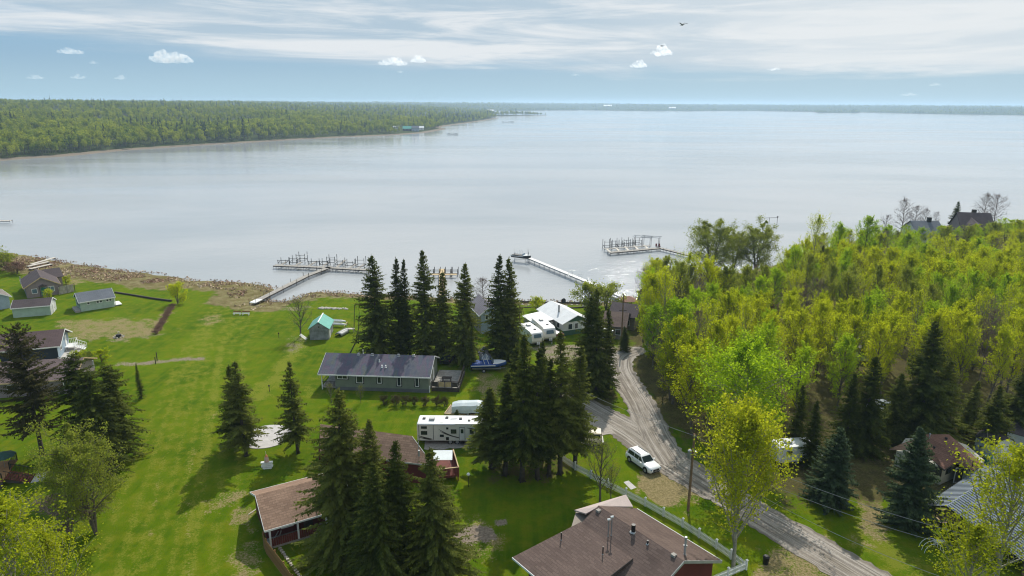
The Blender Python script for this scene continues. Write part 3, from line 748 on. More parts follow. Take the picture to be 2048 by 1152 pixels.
# ------------------------------------------------------------------ spruces and firs, each where it stands
spruce('olive', 0, 85, 908, 645, 5.0, 'big open olive-brown fir with bare lower trunk at the left edge of the lawn', name='fir_tree', cat='fir tree')
spruce('shaggy', 0, 178, 905, 708, 3.9, 'dense shaggy dark spruce just right of the open fir, tallest of the left clump')
spruce('shaggy', 1, 242, 915, 728, 3.6, 'dark shaggy spruce on the right side of the left clump, boughs over the lawn')
spruce('shaggy', 1, 208, 950, 742, 3.4, 'dark shaggy spruce in front of its clump, behind the olive leafy tree')
spruce('slim', 0, 284, 797, 726, .75, 'short narrow columnar cedar at the right end of the dark clump', name='cedar_tree', cat='cedar tree')
spruce('yard', 0, 471, 892, 730, 2.5, 'slimmer left one of two spruces beside the round concrete pad')
spruce('yard', 1, 493, 912, 724, 3.1, 'fuller right one of two spruces beside the round concrete pad')
spruce('yard', 2, 596, 906, 724, 2.7, 'lone lawn spruce with bare foot right of the round concrete pad')
spruce('broad', 0, 757, 716, 510, 4.9, 'broad spruce at the left end of the tall row behind the sage bungalow')
spruce('slim', 1, 802, 716, 516, 2.9, 'narrow spruce, second from the left in the row behind the sage bungalow')
spruce('slim', 0, 820, 712, 518, 2.5, 'narrow spruce close against the second one in the row behind the sage bungalow')
spruce('broad', 1, 853, 718, 500, 4.2, 'tallest spruce in the middle of the row behind the sage bungalow')
spruce('slim', 1, 888, 718, 543, 3.1, 'lower spruce with loose crown right of the tallest one behind the sage bungalow')
spruce('broad', 0, 925, 720, 525, 4.1, 'spruce at the right end of the row behind the sage bungalow, above its deck')
spruce('slim', 0, 1003, 726, 510, 3.7, 'left trunk of the tall spruce pair behind the blue speedboat')
spruce('slim', 1, 1019, 722, 514, 3.9, 'right trunk of the tall spruce pair behind the blue speedboat')
spruce('bare', 0, 944, 742, 640, 1.2, 'thin spindly spruce left of the blue speedboat')
spruce('slim', 0, 1248, 702, 652, 1.5, 'small dark spruce at the foot of the distant power pole')
spruce('broad', 1, 1172, 790, 590, 3.4, 'dense dark spruce, left one of three beside the gravel track')
spruce('broad', 0, 1192, 792, 575, 3.4, 'dense dark spruce, tallest of three beside the gravel track')
spruce('slim', 1, 1207, 785, 614, 2.5, 'dense dark spruce, rightmost and lowest of three beside the gravel track')
mids = [(984, 936, 772, 3.2, 'low bushy spruce at the left end of the grove by the travel trailer'), (1010, 950, 738, 2.9, 'second spruce from the left in the grove by the travel trailer'),
        (1044, 962, 662, 3.1, 'tall spruce with long bare trunk in the left half of the roadside grove'), (1075, 958, 694, 2.8, 'spruce in the middle of the roadside grove, trunk standing in the shade'),
        (1098, 952, 716, 2.6, 'shorter spruce right of the middle of the roadside grove'), (1120, 948, 658, 3.0, 'tallest spruce in the right half of the roadside grove'),
        (1150, 936, 690, 2.8, 'spruce at the right end of the roadside grove, beside the beige truck'), (1030, 915, 690, 2.7, 'spruce at the back of the roadside grove beside the driveway'),
        (1086, 918, 680, 2.6, 'slender spruce at the back of the roadside grove above the driveway')]
for k, (a, b, c, r, lb) in enumerate(mids): spruce('bare', k, a, b, c, r, lb)
spruce('fore', 0, 697, 1118, 776, 5.0, 'largest foreground spruce, its boughs hanging over the brown garage roof')
spruce('fore', 1, 746, 1140, 846, 3.7, 'foreground spruce just right of the largest one, in front of the red cabin')
spruce('fore', 2, 796, 1165, 876, 3.4, 'foreground spruce in the middle of its group, pale cone tips on top')
spruce('fore', 0, 876, 1175, 893, 3.8, 'foreground spruce at the right end of its group, boughs over the dirt mound', rz=2.1)
spruce('fore', 1, 770, 1200, 930, 3.6, 'lowest foreground spruce in front of its group at the bottom edge', rz=1.0)
spruce('slim', 0, 915, 842, 819, .75, 'knee-high young spruce between the tarped boat and the travel trailer')
spruce('blue', 0, 1660, 1006, 852, 3.0, 'bluish green spruce left of the cream cottage, beside the road')
spruce('blue', 1, 1812, 1052, 856, 3.1, 'bluish green spruce directly in front of the cream cottage')
spruce('slim', 1, 1622, 935, 800, 1.7, 'thin dark spruce behind the left bluish spruce')
spruce('broad', 0, 1722, 900, 712, 3.4, 'dark spruce in the shade left of the great dark spruce of the woods')
spruce('broad', 1, 1690, 905, 745, 2.6, 'dark shaded spruce at the edge of the woods, above the left bluish spruce')
spruce('broad', 1, 1832, 882, 640, 5.2, 'great dark spruce rising out of the woods above the cream cottage', rz=.5)
spruce('broad', 0, 1872, 880, 715, 3.6, 'dark spruce right of the great dark spruce, behind the cream cottage', rz=2.5)
spruce('broad', 0, 1778, 880, 745, 3.0, 'dark spruce left of the great dark spruce, in deep shade', rz=4.0)
spruce('slim', 0, 1932, 870, 760, 2.0, 'dark slim spruce above the barrel-roofed shed')
spruce('broad', 1, 2030, 880, 728, 3.6, 'dark spruce at the right edge of the photo above the white shed')
spruce('slim', 0, 1632, 590, 490, 2.4, 'small dark spruce standing alone among the yellow poplars near the lake')
spruce('broad', 0, 1902, 476, 402, 3.0, 'dark spruce left of the purple-roofed house on the point')
spruce('slim', 0, 1585, 905, 770, 1.8, 'thin dark spruce in the shade behind the tall yellow poplar')
spruce('broad', 1, 1975, 905, 770, 2.8, 'shaded spruce behind the barrel-roofed shed', rz=1.2)

# ------------------------------------------------------------------ leafy trees that stand out one by one
leafy('close', 0, 1466, 1140, 836, 4.3, 'tall yellow-leaved poplar at the fence corner, beside the gravel road')
leafy('big', 0, 1475, 930, 695, 5.8, 'big bright green poplar with pale crooked limbs at the edge of the woods')
leafy('willow', 0, 1418, 556, 440, 6.3, 'round olive willow by the lake, left one of the pair', 'willow_tree')
leafy('willow', 1, 1512, 552, 442, 5.6, 'round olive willow by the lake, right one of the pair', 'willow_tree')
leafy('willow', 0, 1465, 548, 462, 3.6, 'small sparse willow between the two round ones by the lake', 'willow_tree')
leafy('airy', 1, 1985, 1190, 905, 4.6, 'yellow-green poplar in front of the blue-grey metal roof', )
leafy('airy', 0, 1915, 1250, 1062, 3.6, 'low yellow-green tree at the bottom right, left of the metal roof')
leafy('airy', 1, 2090, 1160, 935, 3.2, 'yellow-green tree cut by the right edge below the metal roof')
leafy('airy', 1, 50, 1250, 1012, 4.2, 'yellow-green leafy tree in the bottom left corner')
leafy('airy', 0, 140, 1290, 1065, 3.0, 'smaller yellow-green tree right of the one in the bottom left corner')
leafy('willow', 1, 192, 1068, 850, 3.9, 'olive twiggy leafy tree on the lawn in front of the dark spruce clump', 'leafy_tree')
leafy('twiggy', 0, 140, 1070, 985, 3.6, 'large leafless purple-grey shrub below the olive leafy tree', 'leafless_shrub', 'shrub')
leafy('sparse', 0, 1200, 1003, 890, 2.4, 'thinly leaved young tree on the lawn left of the white picket fence', 'young_tree')
leafy('sparse', 1, 1222, 1006, 938, 1.3, 'small pale twiggy tree close to the white picket fence', 'young_tree')
leafy('sparse', 1, 601, 674, 603, 2.9, 'sparse grey-green tree left of the teal-roofed shed', 'small_tree')
leafy('bush', 0, 356, 608, 569, 1.9, 'round yellow-green bush at the end of the retaining timber near the shore', 'round_bush', 'bush')
leafy('bush_o', 1, 1174, 622, 566, 3.0, 'grey-green shoreline bush left of the one by the long dock', 'shore_bush', 'bush')
leafy('bush_o', 0, 1212, 622, 572, 3.5, 'grey-green shoreline bush where the long dock meets the land', 'shore_bush', 'bush')
leafy('bush', 1, 1075, 622, 595, 1.6, 'small green shrub on the stony shore left of the satellite dish', 'shore_bush', 'bush')
leafy('bare', 0, 968, 628, 556, 2.8, 'pale bare-branched tree behind the grey-roofed lake house', 'bare_tree')
leafy('sparse', 0, 663, 806, 768, .9, 'small reddish sapling at the corner of the sage bungalow', 'sapling')
leafy('sparse', 1, 722, 806, 772, .8, 'small green sapling on the lawn below the sage bungalow', 'sapling')
leafy('bush', 0, 158, 722, 704, 1.25, 'low yellow shrub at the edge of the concrete patio', 'yellow_shrub', 'bush')
leafy('bush_o', 1, 181, 722, 703, 1.0, 'grey-green shrub between two yellow ones by the patio', 'patio_shrub', 'bush')
leafy('bush', 1, 203, 724, 700, 1.35, 'rounder taller yellow shrub right of the patio', 'yellow_shrub', 'bush')
leafy('bush', 0, 100, 600, 580, 1.0, 'small yellow bush in front of the mauve house', 'yellow_shrub', 'bush')
leafy('bush', 1, 132, 568, 553, 1.1, 'small tan bush at the lake side of the mauve house', 'tan_shrub', 'bush')
leafy('poplar', 2, -14, 760, 640, 3.0, 'yellow-leaved tree cut off by the left edge beside the brown-roofed house')
for k, (a, b, c, r) in enumerate([(12, 540, 508, 3.2), (35, 548, 525, 2.6), (-25, 545, 500, 3.5)]):
    leafy('bush_o' if k != 1 else 'bush_r', k, a, b, c, r, ['olive shoreline thicket above the mauve house', 'dark reddish thicket against the mauve roof', 'olive thicket cut off by the left edge at the shore'][k], 'shore_thicket', 'bush')
for k, (a, b, c, r) in enumerate([(767, 809, 793, 1.0), (793, 811, 792, 1.15), (812, 810, 793, 1.0), (829, 811, 794, .9), (851, 812, 795, .95), (873, 812, 795, 1.1), (889, 813, 797, .95)]):
    leafy('bush_k', k, a, b, c, r*.72, 'clipped brown-green shrub in the row along the back lawn of the sage bungalow', 'row_shrub', 'shrub', 'shrubs in a row below the sage bungalow')
for k in range(11):
    u = k/10; a, b = 345-u*33, 612+u*52
    leafy('bush_r', k, a, b+3, b-4, .75, 'low reddish-brown shrub in the short hedge running down from the round bush', 'hedge_shrub', 'shrub', 'reddish hedge beside the lawn')
bp = [(1800, 478, 398, 3.2, 'tall bare tree with a single trunk at the left of the point'), (1828, 474, 412, 3.0, 'lower bare tree beside the tall one on the point'),
      (1846, 470, 418, 2.2, 'purplish bare tree just left of the grey roof on the point'), (1866, 468, 424, 1.4, 'smallest bare tree behind the grey roof chimney'),
      (1962, 466, 388, 3.4, 'bare tree behind the purple-roofed house, left one of two'), (1984, 464, 390, 3.8, 'bare purplish tree behind the purple-roofed house, right one of two'),
      (1768, 484, 430, 2.0, 'reddish bare tree left of the tall bare one on the point')]
for k, (a, b, c, r, lb) in enumerate(bp): leafy('bare', k, a, b, c, r, lb, 'bare_tree')

# the woods on the right: every tree its own object
rnd = random.Random(77)
wood_poly = [(1268, 640), (1310, 575), (1380, 560), (1480, 552), (1560, 545), (1600, 520), (1690, 500), (1790, 484), (1900, 474), (2060, 466), (2420, 470),
             (2330, 900), (2100, 900), (2060, 850), (1960, 800), (1900, 800), (1800, 790), (1760, 810), (1690, 820), (1600, 850), (1560, 880), (1530, 900),
             (1400, 880), (1345, 840), (1305, 775), (1285, 710)]
WP = np.array(pxy(wood_poly)); lo, hi = WP.min(0), WP.max(0)
avoid = [(tuple(W(a, b))[:2], r) for a, b, r in [(1830, 880, 7), (1872, 880, 5), (1722, 900, 5), (1475, 930, 6), (1380, 610, 7), (1475, 605, 7), (1700, 700, 6), (1720, 690, 6), (1950, 478, 13), (1860, 475, 9),
                                                 (1560, 880, 5), (1440, 745, 3), (1770, 860, 4), (1632, 590, 3), (1902, 476, 4), (1500, 640, 4)]]
pts = []; tries = 0
while len(pts) < 285 and tries < 40000:
    tries += 1; x = rnd.uniform(lo[0], hi[0]); y = rnd.uniform(lo[1], hi[1])
    if abs(x)/y > .79: continue
    if any((x-a)**2+(y-b)**2 < r*r for (a, b), r in avoid): continue
    dmin = 2.5+y*.013
    if any((x-a)**2+(y-b)**2 < dmin*dmin for a, b in pts): continue
    if not inside([(x, y)], WP)[0]: continue
    pts.append((x, y))
marks = [((1290, 760), 'beside the bend of the gravel track'), ((1340, 860), 'at the roadside opposite the white SUV'), ((1330, 600), 'in front of the brown lakeside lodge'),
         ((1290, 660), 'by the brown-roofed lake houses'), ((1470, 600), 'below the two round willows'), ((1480, 700), 'behind the big bright green poplar'), ((1570, 760), 'above the white camper'),
         ((1600, 560), 'around the lone small dark spruce'), ((1720, 540), 'in the middle of the lake side'), ((1600, 660), 'left of the pale cottage roof in the woods'), ((1720, 650), 'around the pale cottage roof in the woods'),
         ((1700, 780), 'behind the shaded spruces'), ((1850, 560), 'below the grey roof on the point'), ((1840, 660), 'just behind the great dark spruce'), ((1970, 540), 'below the purple-roofed house on the point'),
         ((1960, 640), 'right of the great dark spruce'), ((2040, 580), 'at the right edge of the photo below the point'), ((1960, 760), 'behind the barrel-roofed shed'), ((2040, 720), 'at the right edge above the white shed')]
markp = [(W(a_, b_), ph) for (a_, b_), ph in marks]
look = {'poplar': 'yellow-green poplar', 'poplar_g': 'fresh green poplar', 'birch': 'thin pale-trunked poplar', 'poplar_o': 'dull olive poplar', 'round_g': 'round green tree', 'round': 'round yellow tree', 'bare': 'leafless grey tree'}
for k, (x, y) in enumerate(pts):
    v = float(vnoise(np.array([x*.06+3]), np.array([y*.06]), 21)[0])+rnd.uniform(-.18, .18)
    kind = 'poplar' if v > .50 else ('poplar_g' if v > .36 else ('birch' if v > .25 else 'poplar_o'))
    if y > 165: kind = rnd.choice(['round_g', 'poplar_g', 'poplar', 'round', 'poplar_o', 'round_g'])
    H = rnd.uniform(10.5, 14.5)*(1 if y < 165 else .68); R = rnd.uniform(1.8, 2.6)*(1 if y < 165 else 1.2)
    if k % 13 == 5: kind = 'bare'
    sx_, sy_ = proj((x, y, H)); lim = float(np.interp(sx_, [1250, 1300, 1360, 1400, 1560, 1600, 1700, 1840, 1915, 1990, 2048], [560, 520, 512, 524, 530, 470, 450, 448, 452, 438, 442]))
    if sy_ < lim: H = height_for(Vector((x, y, gz(x, y))), lim+rnd.uniform(0, 14))
    if H < 3.5: continue
    R = min(R, H*.26)
    px_, py_ = proj((x, y, H*.8)); ph = min(marks, key=lambda q: (q[0][0]-px_)**2+((q[0][1]-75-py_)*1.6)**2)[1]
    lb = '%s of the woods, %s' % (look[kind], ph); gr = '%ss %s' % (look[kind], ph)
    p = Vector((x, y, gz(x, y)-.05)); H0, R0 = LFD[kind]
    plant('poplar_tree', LF[kind][rnd.randrange(len(LF[kind]))], H0, R0, p, H, R, lb, 'tree', gr)
edge = [(2010, 485, 436, 4.2, 'round_g', 'round green tree on the lawn right of the purple-roofed house on the point'), (2046, 490, 440, 4.6, 'round', 'round yellow tree at the right edge beside the point lawn'), (1292, 700, 548, 2.8, 'poplar', 'yellow-olive tree at the left edge of the woods, behind the distant pole'), (1318, 712, 540, 2.6, 'birch', 'thin pale-trunked tree above the bend of the track'),
        (1345, 790, 600, 3.0, 'poplar_g', 'bright green tree leaning over the bend of the gravel track'), (1340, 800, 690, 2.6, 'poplar', 'yellow tree low at the side of the gravel track'),
        (1366, 640, 505, 3.0, 'birch', 'sparse grey-green tree in front of the lake, left of the willows'), (1404, 660, 520, 3.0, 'poplar', 'orange-yellow tree just below the left willow'),
        (1620, 560, 430, 2.6, 'birch', 'tall sparse tree rising against the lake left of the dark small spruce'), (1668, 560, 448, 2.2, 'poplar_g', 'slender green tree rising against the lake right of the dark small spruce'),
        (1725, 548, 436, 2.8, 'poplar_g', 'green tree rising against the lake in the middle of the point'), (1385, 870, 690, 3.0, 'poplar', 'yellow tree in front of the woods where its shade meets the track')]
for k, (a, b, c, r, kd, lb) in enumerate(edge): leafy(kd, k, a, b, c, r, lb)
# understorey: low bushes under the woods
for k in range(48):
    while True:
        x = rnd.uniform(lo[0], hi[0]); y = rnd.uniform(lo[1], 190)
        if abs(x)/y < .8 and inside([(x, y)], WP)[0]: break
    p = Vector((x, y, gz(x, y))); R = rnd.uniform(1.2, 2.2)
    kd = rnd.choice(['bush', 'bush_o', 'bush_r'])
    plant('undergrowth_bush', LF[kd][k % 2], 3, 1.7, p, rnd.uniform(1.4, 2.8), R, 'low bush in the shade under the woods', 'bush', 'bushes under the woods')

# ------------------------------------------------------------------ forest beyond the lake: a mass nobody could count, grown by instancing
def far_tree(seed, kind):
    rs = np.random.RandomState(seed)
    if kind == 'c':
        n = 130; q = rs.rand(n)**.8; z = 2+q*13; r = 2.3*(1-q)+.1; a = rs.rand(n)*6.283; rr = r*np.sqrt(rs.rand(n))
        C = np.stack([np.cos(a)*rr, np.sin(a)*rr, z], 1); A = np.stack([np.cos(a)*.7, np.sin(a)*.7, -.25*np.ones(n)], 1)*(.35+.65*(1-q))[:, None]; B = unit(rs, n)*.35
        cr = quads_mesh('far_conifer_crown', C, A, B, rs.rand(n), MT['needle_f'])
    else:
        n = 210; u = unit(rs, n); lob = .8+.25*np.sin(u[:, 0]*5+seed)*np.cos(u[:, 1]*4+seed)
        C = u*np.array([3.3, 3.3, 4.4])*(lob*rs.rand(n)**.28)[:, None]+[0, 0, 9.0]; A = unit(rs, n)*.62; B = np.cross(A, unit(rs, n)); B = B/np.linalg.norm(B, axis=1)[:, None]*.42
        cr = quads_mesh('far_crown', C, A*rs.uniform(.6, 1.2, n)[:, None], B, rs.rand(n), MT['leaf_f'])
    tr = MB(); tr.tube((0, 0, 0), (0, 0, 8), .2, .1, 4, False)
    for q in range(0 if kind == 'c' else 5): a = q*1.3+seed; tr.tube((0, 0, 4+q*.5), (math.cos(a)*1.5, math.sin(a)*1.5, 8), .09, .03, 3, False)
    tm = tr.mesh('far_trunk', MT['bark'])
    # join trunk and crown into one small mesh
    o1 = bpy.data.objects.new('a', cr); me = cr
    import bmesh
    bm = bmesh.new(); bm.from_mesh(cr); nf = len(bm.faces); bm.from_mesh(tm); bm.faces.ensure_lookup_table()
    for f in bm.faces[nf:]: f.material_index = 1
    out = bpy.data.meshes.new('far_tree'); bm.to_mesh(out); bm.free(); out.materials.append(cr.materials[0]); out.materials.append(MT['bark'])
    bpy.data.objects.remove(o1); return out
fc = bpy.data.collections.new('far_tree_kinds')
kinds = ['d']*7+['c']*3
for k, kd in enumerate(kinds):
    o = bpy.data.objects.new('far_tree_%s' % 'abcdefghij'[k], far_tree(90+k, kd)); fc.objects.link(o)
rs = np.random.RandomState(5)
th = rs.uniform(-.80, .80, 90000); lr = rs.uniform(math.log(350), math.log(7000), 90000)**1.0; r = np.exp(lr)
P = np.stack([r*np.sin(th), r*np.cos(th)], 1); d = sdist(P, FAR_LAND)
keep = (d > 9+6*(vnoise(P[:, 0]*.03, P[:, 1]*.03, 4))) & (rs.rand(len(P)) < np.where(r < 1500, .55, .42))
P, r = P[keep], r[keep]; d = d[keep]
# denser first rows along every far shore
ex = []
for k in range(len(FAR_SHORE)-1):
    a, b = np.array(FAR_SHORE[k]), np.array(FAR_SHORE[k+1]); L = np.linalg.norm(b-a); n = int(min(L/3.2, 900))
    if n < 1: continue
    u = rs.rand(n)[:, None]; dd = (b-a)/L; nn = np.array([-dd[1], dd[0]]); ex.append(a+(b-a)*u+nn*rs.uniform(8, 38, n)[:, None])
ex = np.concatenate(ex); de = sdist(ex, FAR_LAND); ok = (de > 8) & (np.abs(np.arctan2(ex[:, 0], ex[:, 1])) < .8); ex = ex[ok]; de = de[ok]
P = np.concatenate([P, ex]); d = np.concatenate([d, de])
clear = [tuple(W(a, b, WATER))[:2] for a, b in ((822, 265), (842, 264), (800, 267), (858, 263))]
keep = np.ones(len(P), bool)
for c in clear: keep &= np.hypot(P[:, 0]-c[0], P[:, 1]-c[1]) > 20
P, d = P[keep], d[keep]; z = terrain(P)-.2
patchy = vnoise(P[:, 0]*.006, P[:, 1]*.006, 14); idx = rs.randint(0, 7, len(P))
con = (rs.rand(len(P)) < np.where(patchy > .66, .35, .03)) | ((P[:, 0] > -160) & (P[:, 1] > 700) & (rs.rand(len(P)) < .2))
idx[con] = 7+rs.randint(0, 3, con.sum())
rr = np.hypot(P[:, 0], P[:, 1])
scl = rs.uniform(.75, 1.15, len(P))*(.68+.6*vnoise(P[:, 0]*.012, P[:, 1]*.012, 6))*np.where(d < 20, .8, 1.0); scl = np.where(con, scl*1.12, scl)
me = bpy.data.meshes.new('forest_points'); me.from_pydata([tuple(x) for x in np.column_stack([P, z])], [], [])
for nme, ty, val in (('kind_index', 'INT', idx.astype(np.int32)), ('size', 'FLOAT', scl.astype(np.float32)), ('turn', 'FLOAT', rs.uniform(0, 6.28, len(P)).astype(np.float32))):
    a = me.attributes.new(nme, ty, 'POINT'); a.data.foreach_set('value', val)
fo = tag(link(bpy.data.objects.new('far_forest', me)), 'mixed spring woodland covering the land beyond the lake', kind='stuff')
ng = bpy.data.node_groups.new('far_forest_nodes', 'GeometryNodeTree')
ng.interface.new_socket('Geometry', in_out='INPUT', socket_type='NodeSocketGeometry'); ng.interface.new_socket('Geometry', in_out='OUTPUT', socket_type='NodeSocketGeometry')
gi = ng.nodes.new('NodeGroupInput'); go = ng.nodes.new('NodeGroupOutput'); iop = ng.nodes.new('GeometryNodeInstanceOnPoints'); ci = ng.nodes.new('GeometryNodeCollectionInfo')
ci.inputs['Collection'].default_value = fc; ci.inputs['Separate Children'].default_value = True; ci.inputs['Reset Children'].default_value = True
def na_(n, ty):
    x = ng.nodes.new('GeometryNodeInputNamedAttribute'); x.data_type = ty; x.inputs[0].default_value = n; return [o for o in x.outputs if o.enabled][0]
cx = ng.nodes.new('ShaderNodeCombineXYZ'); ng.links.new(na_('turn', 'FLOAT'), cx.inputs[2])
ng.links.new(gi.outputs[0], iop.inputs['Points']); ng.links.new(ci.outputs[0], iop.inputs['Instance']); iop.inputs['Pick Instance'].default_value = True
ng.links.new(na_('kind_index', 'INT'), iop.inputs['Instance Index']); ng.links.new(cx.outputs[0], iop.inputs['Rotation']); ng.links.new(na_('size', 'FLOAT'), iop.inputs['Scale'])
ng.links.new(iop.outputs[0], go.inputs[0])
md = fo.modifiers.new('forest', 'NODES'); md.node_group = ng

# reeds and dead stalks on the near shore: a mass
rs = np.random.RandomState(9)
NS = [np.array(p) for p in NEAR_SHORE]; C = []
for k in range(3, len(NS)-10):
    a, b = NS[k], NS[k+1]; L = np.linalg.norm(b-a); 
    if L < .5 or L > 200: continue
    dd = (b-a)/L; nn = np.array([dd[1], -dd[0]]); mid = (a+b)/2; x = mid[0]/mid[1]
    wd = np.interp(x, [-.75, -.62, -.50, -.36, -.33, -.30, -.22, 0, .12, .2], [15, 14, 11, 9, 2, 7, 5, 4.5, 3, 1.5]); n = int(L*wd*4.5)
    C.append(a+(b-a)*rs.rand(n)[:, None]+nn*(rs.rand(n)**.9*wd*1.1-1.6)[:, None])
C = np.concatenate(C); keep = vnoise(C[:, 0]*.3, C[:, 1]*.3, 17)+vnoise(C[:, 0]*1.1, C[:, 1]*1.1, 18)*.5 > .62; C = C[keep]; n = len(C)
cz = np.maximum(terrain(C), WATER); h = rs.uniform(.15, .5, n)
A = np.stack([rs.normal(size=n)*.12, rs.normal(size=n)*.12, h*.5], 1); B = np.stack([rs.normal(size=n), rs.normal(size=n), np.zeros(n)], 1); B = B/np.linalg.norm(B, axis=1)[:, None]*rs.uniform(.10, .28, n)[:, None]
m = mat('dead_reeds'); t = NT(m); at = t.N('ShaderNodeAttribute', attribute_name='tint')
rp = t.N('ShaderNodeValToRGB'); t.l.new(at.outputs['Fac'], rp.inputs[0]); e = rp.color_ramp.elements
e[0].color = (.34, .17, .12, 1); e[1].color = (.58, .48, .34, 1); x = e.new(.45); x.color = (.38, .26, .18, 1); x = e.new(.65); x.color = (.50, .38, .26, 1)
t.out(t.bsdf(rp.outputs[0], .9))
me = quads_mesh('shore_reeds', np.column_stack([C, cz+h*.4]), A, B, np.clip(vnoise(C[:, 0]*.15, C[:, 1]*.15, 33)*.6+rs.rand(n)*.5, 0, 1), m)
tag(link(bpy.data.objects.new('shore_reeds', me)), 'matted red-brown and tan dead reeds along the near shore', kind='stuff')
# ------------------------------------------------------------------ buildings
class House:
    """local frame: x along the near wall from p0 to p1, y away to the back, z up"""
    def __init__(s, name, label, cat, p0, p1=None, rz=None, L=None, z=None):
        p0 = Vector(p0)
        if p1 is not None: d = Vector(p1)-p0; s.L = math.hypot(d.x, d.y); rz = math.atan2(d.y, d.x)
        else: s.L = L
        if z is not None: p0.z = z
        s.root = thing(name, label, cat, p0, rz)
        s.rz = rz; s.P0 = p0
    def loc(s, p):
        d = Vector(p)-s.P0; c, n = math.cos(-s.rz), math.sin(-s.rz); return Vector((d.x*c-d.y*n, d.x*n+d.y*c, d.z))
    def part(s, name, mb, m, parent=None, smooth=False): return mb.build(name, m, parent or s.root, smooth)
    def gable_walls(s, x0, x1, y0, y1, h, rise, m, ridge='x', name='wall', zb=-.15, offc=.5):
        b = MB(); b.bx(x0, x1, y0, y1, zb, h)
        if rise > 0:
            if ridge == 'x':
                ym = y0+(y1-y0)*offc
                for x in (x0, x1-.12): b.add([(x, y0, h), (x, y1, h), (x, ym, h+rise), (x+.12, y0, h), (x+.12, y1, h), (x+.12, ym, h+rise)], [(0, 2, 1), (3, 4, 5), (0, 3, 5, 2), (1, 2, 5, 4)])
            else:
                xm = x0+(x1-x0)*offc
                for y in (y0, y1-.12): b.add([(x0, y, h), (x1, y, h), (xm, y, h+rise), (x0, y+.12, h), (x1, y+.12, h), (xm, y+.12, h+rise)], [(0, 1, 2), (3, 5, 4), (0, 2, 5, 3), (1, 4, 5, 2)])
        return s.part(name, b, m)
    def gable_roof(s, x0, x1, y0, y1, h, rise, m, ridge='x', ov=.45, og=.4, th=.16, trim=None, offc=.5, name='roof'):
        """two slabs meeting on the ridge, thin trim boards round their edges"""
        parts = []
        if ridge == 'x':
            ym = y0+(y1-y0)*offc; k1 = rise/(ym-y0); k2 = rise/(y1-ym); R = h+rise+th
            A = [(x0-og, y0-ov, h-ov*k1+th), (x1+og, y0-ov, h-ov*k1+th), (x1+og, ym, R), (x0-og, ym, R)]
            B = [(x0-og, ym, R), (x1+og, ym, R), (x1+og, y1+ov, h-ov*k2+th), (x0-og, y1+ov, h-ov*k2+th)]
        else:
            xm = x0+(x1-x0)*offc; k1 = rise/(xm-x0); k2 = rise/(x1-xm); R = h+rise+th
            A = [(x0-ov, y0-og, h-ov*k1+th), (x0-ov, y1+og, h-ov*k1+th), (xm, y1+og, R), (xm, y0-og, R)]
            B = [(xm, y0-og, R), (xm, y1+og, R), (x1+ov, y1+og, h-ov*k2+th), (x1+ov, y0-og, h-ov*k2+th)]
        b = MB(); b.slab(A, th-.01); b.slab(B, th-.01); rf = s.part(name, b, m)
        if trim:
            t = MB()
            for poly in (A, B):
                n = 4
                for i in range(n):
                    p, q = Vector(poly[i]), Vector(poly[(i+1) % n])
                    if abs(p.z-R) < 1e-6 and abs(q.z-R) < 1e-6: continue
                    c = (Vector(poly[0])+Vector(poly[2]))/2; mid = (p+q)/2; o = Vector((mid.x-c.x, mid.y-c.y, 0))
                    e = Vector((q-p)); side = Vector((-e.y, e.x, 0)).normalized(); side = side if side.dot(o) > 0 else -side
                    p2, q2 = p+side*.018-Vector((0, 0, .09)), q+side*.018-Vector((0, 0, .09)); t.bar(p2, q2, .035, .2)
            t.build('roof_trim', trim, rf)
        return rf
    def window(s, face, u, z, w, h, frame='white', glass='glass', depth=.06, name='window', off=0.0, mull=0, label=None, extent=(0, None, 0, None)):
        """face: ('f', y) looks to -y, ('b', y) +y, ('l', x) -x, ('r', x) +x; u is the left-to-right centre on that face"""
        f, at = face; fr = MB(); t = .09
        def pt(a, d, c):
            return {'f': (a, at-d, c), 'b': (a, at+d, c), 'l': (at-d, a, c), 'r': (at+d, a, c)}[f]
        def bxx(a0, a1, d0, d1, c0, c1, mb):
            p, q = pt(a0, d0, c0), pt(a1, d1, c1); mb.bx(min(p[0], q[0]), max(p[0], q[0]), min(p[1], q[1]), max(p[1], q[1]), min(p[2], q[2]), max(p[2], q[2]))
        a0, a1, c0, c1 = u-w/2, u+w/2, z, z+h
        bxx(a0-t, a0, -.02, depth, c0-t, c1+t, fr); bxx(a1, a1+t, -.02, depth, c0-t, c1+t, fr); bxx(a0, a1, -.02, depth, c1, c1+t, fr); bxx(a0, a1, -.02, depth, c0-t, c0, fr)
        for k in range(mull): x = a0+(a1-a0)*(k+1)/(mull+1); bxx(x-.03, x+.03, -.02, depth*.8, c0, c1, fr)
        o = s.part(name, fr, MT[frame]); g = MB(); bxx(a0, a1, -.03, depth*.35, c0, c1, g); g.build('pane', MT[glass], o)
        if label: o['label'] = label
        return o
    def door(s, face, u, z, w, h, m='white', knob=True):
        f, at = face; mb = MB(); d = .07
        def pt(a, dd, c): return {'f': (a, at-dd, c), 'b': (a, at+dd, c), 'l': (at-dd, a, c), 'r': (at+dd, a, c)}[f]
        p, q = pt(u-w/2, -.02, z), pt(u+w/2, d, z+h); mb.bx(min(p[0], q[0]), max(p[0], q[0]), min(p[1], q[1]), max(p[1], q[1]), p[2], q[2])
        o = s.part('door', mb, MT[m]); k = MB(); k.box(pt(u+w*.36, d+.03, z+h*.48), (.09, .09, .09)); k.build('handle', MT['steel'], o); return o

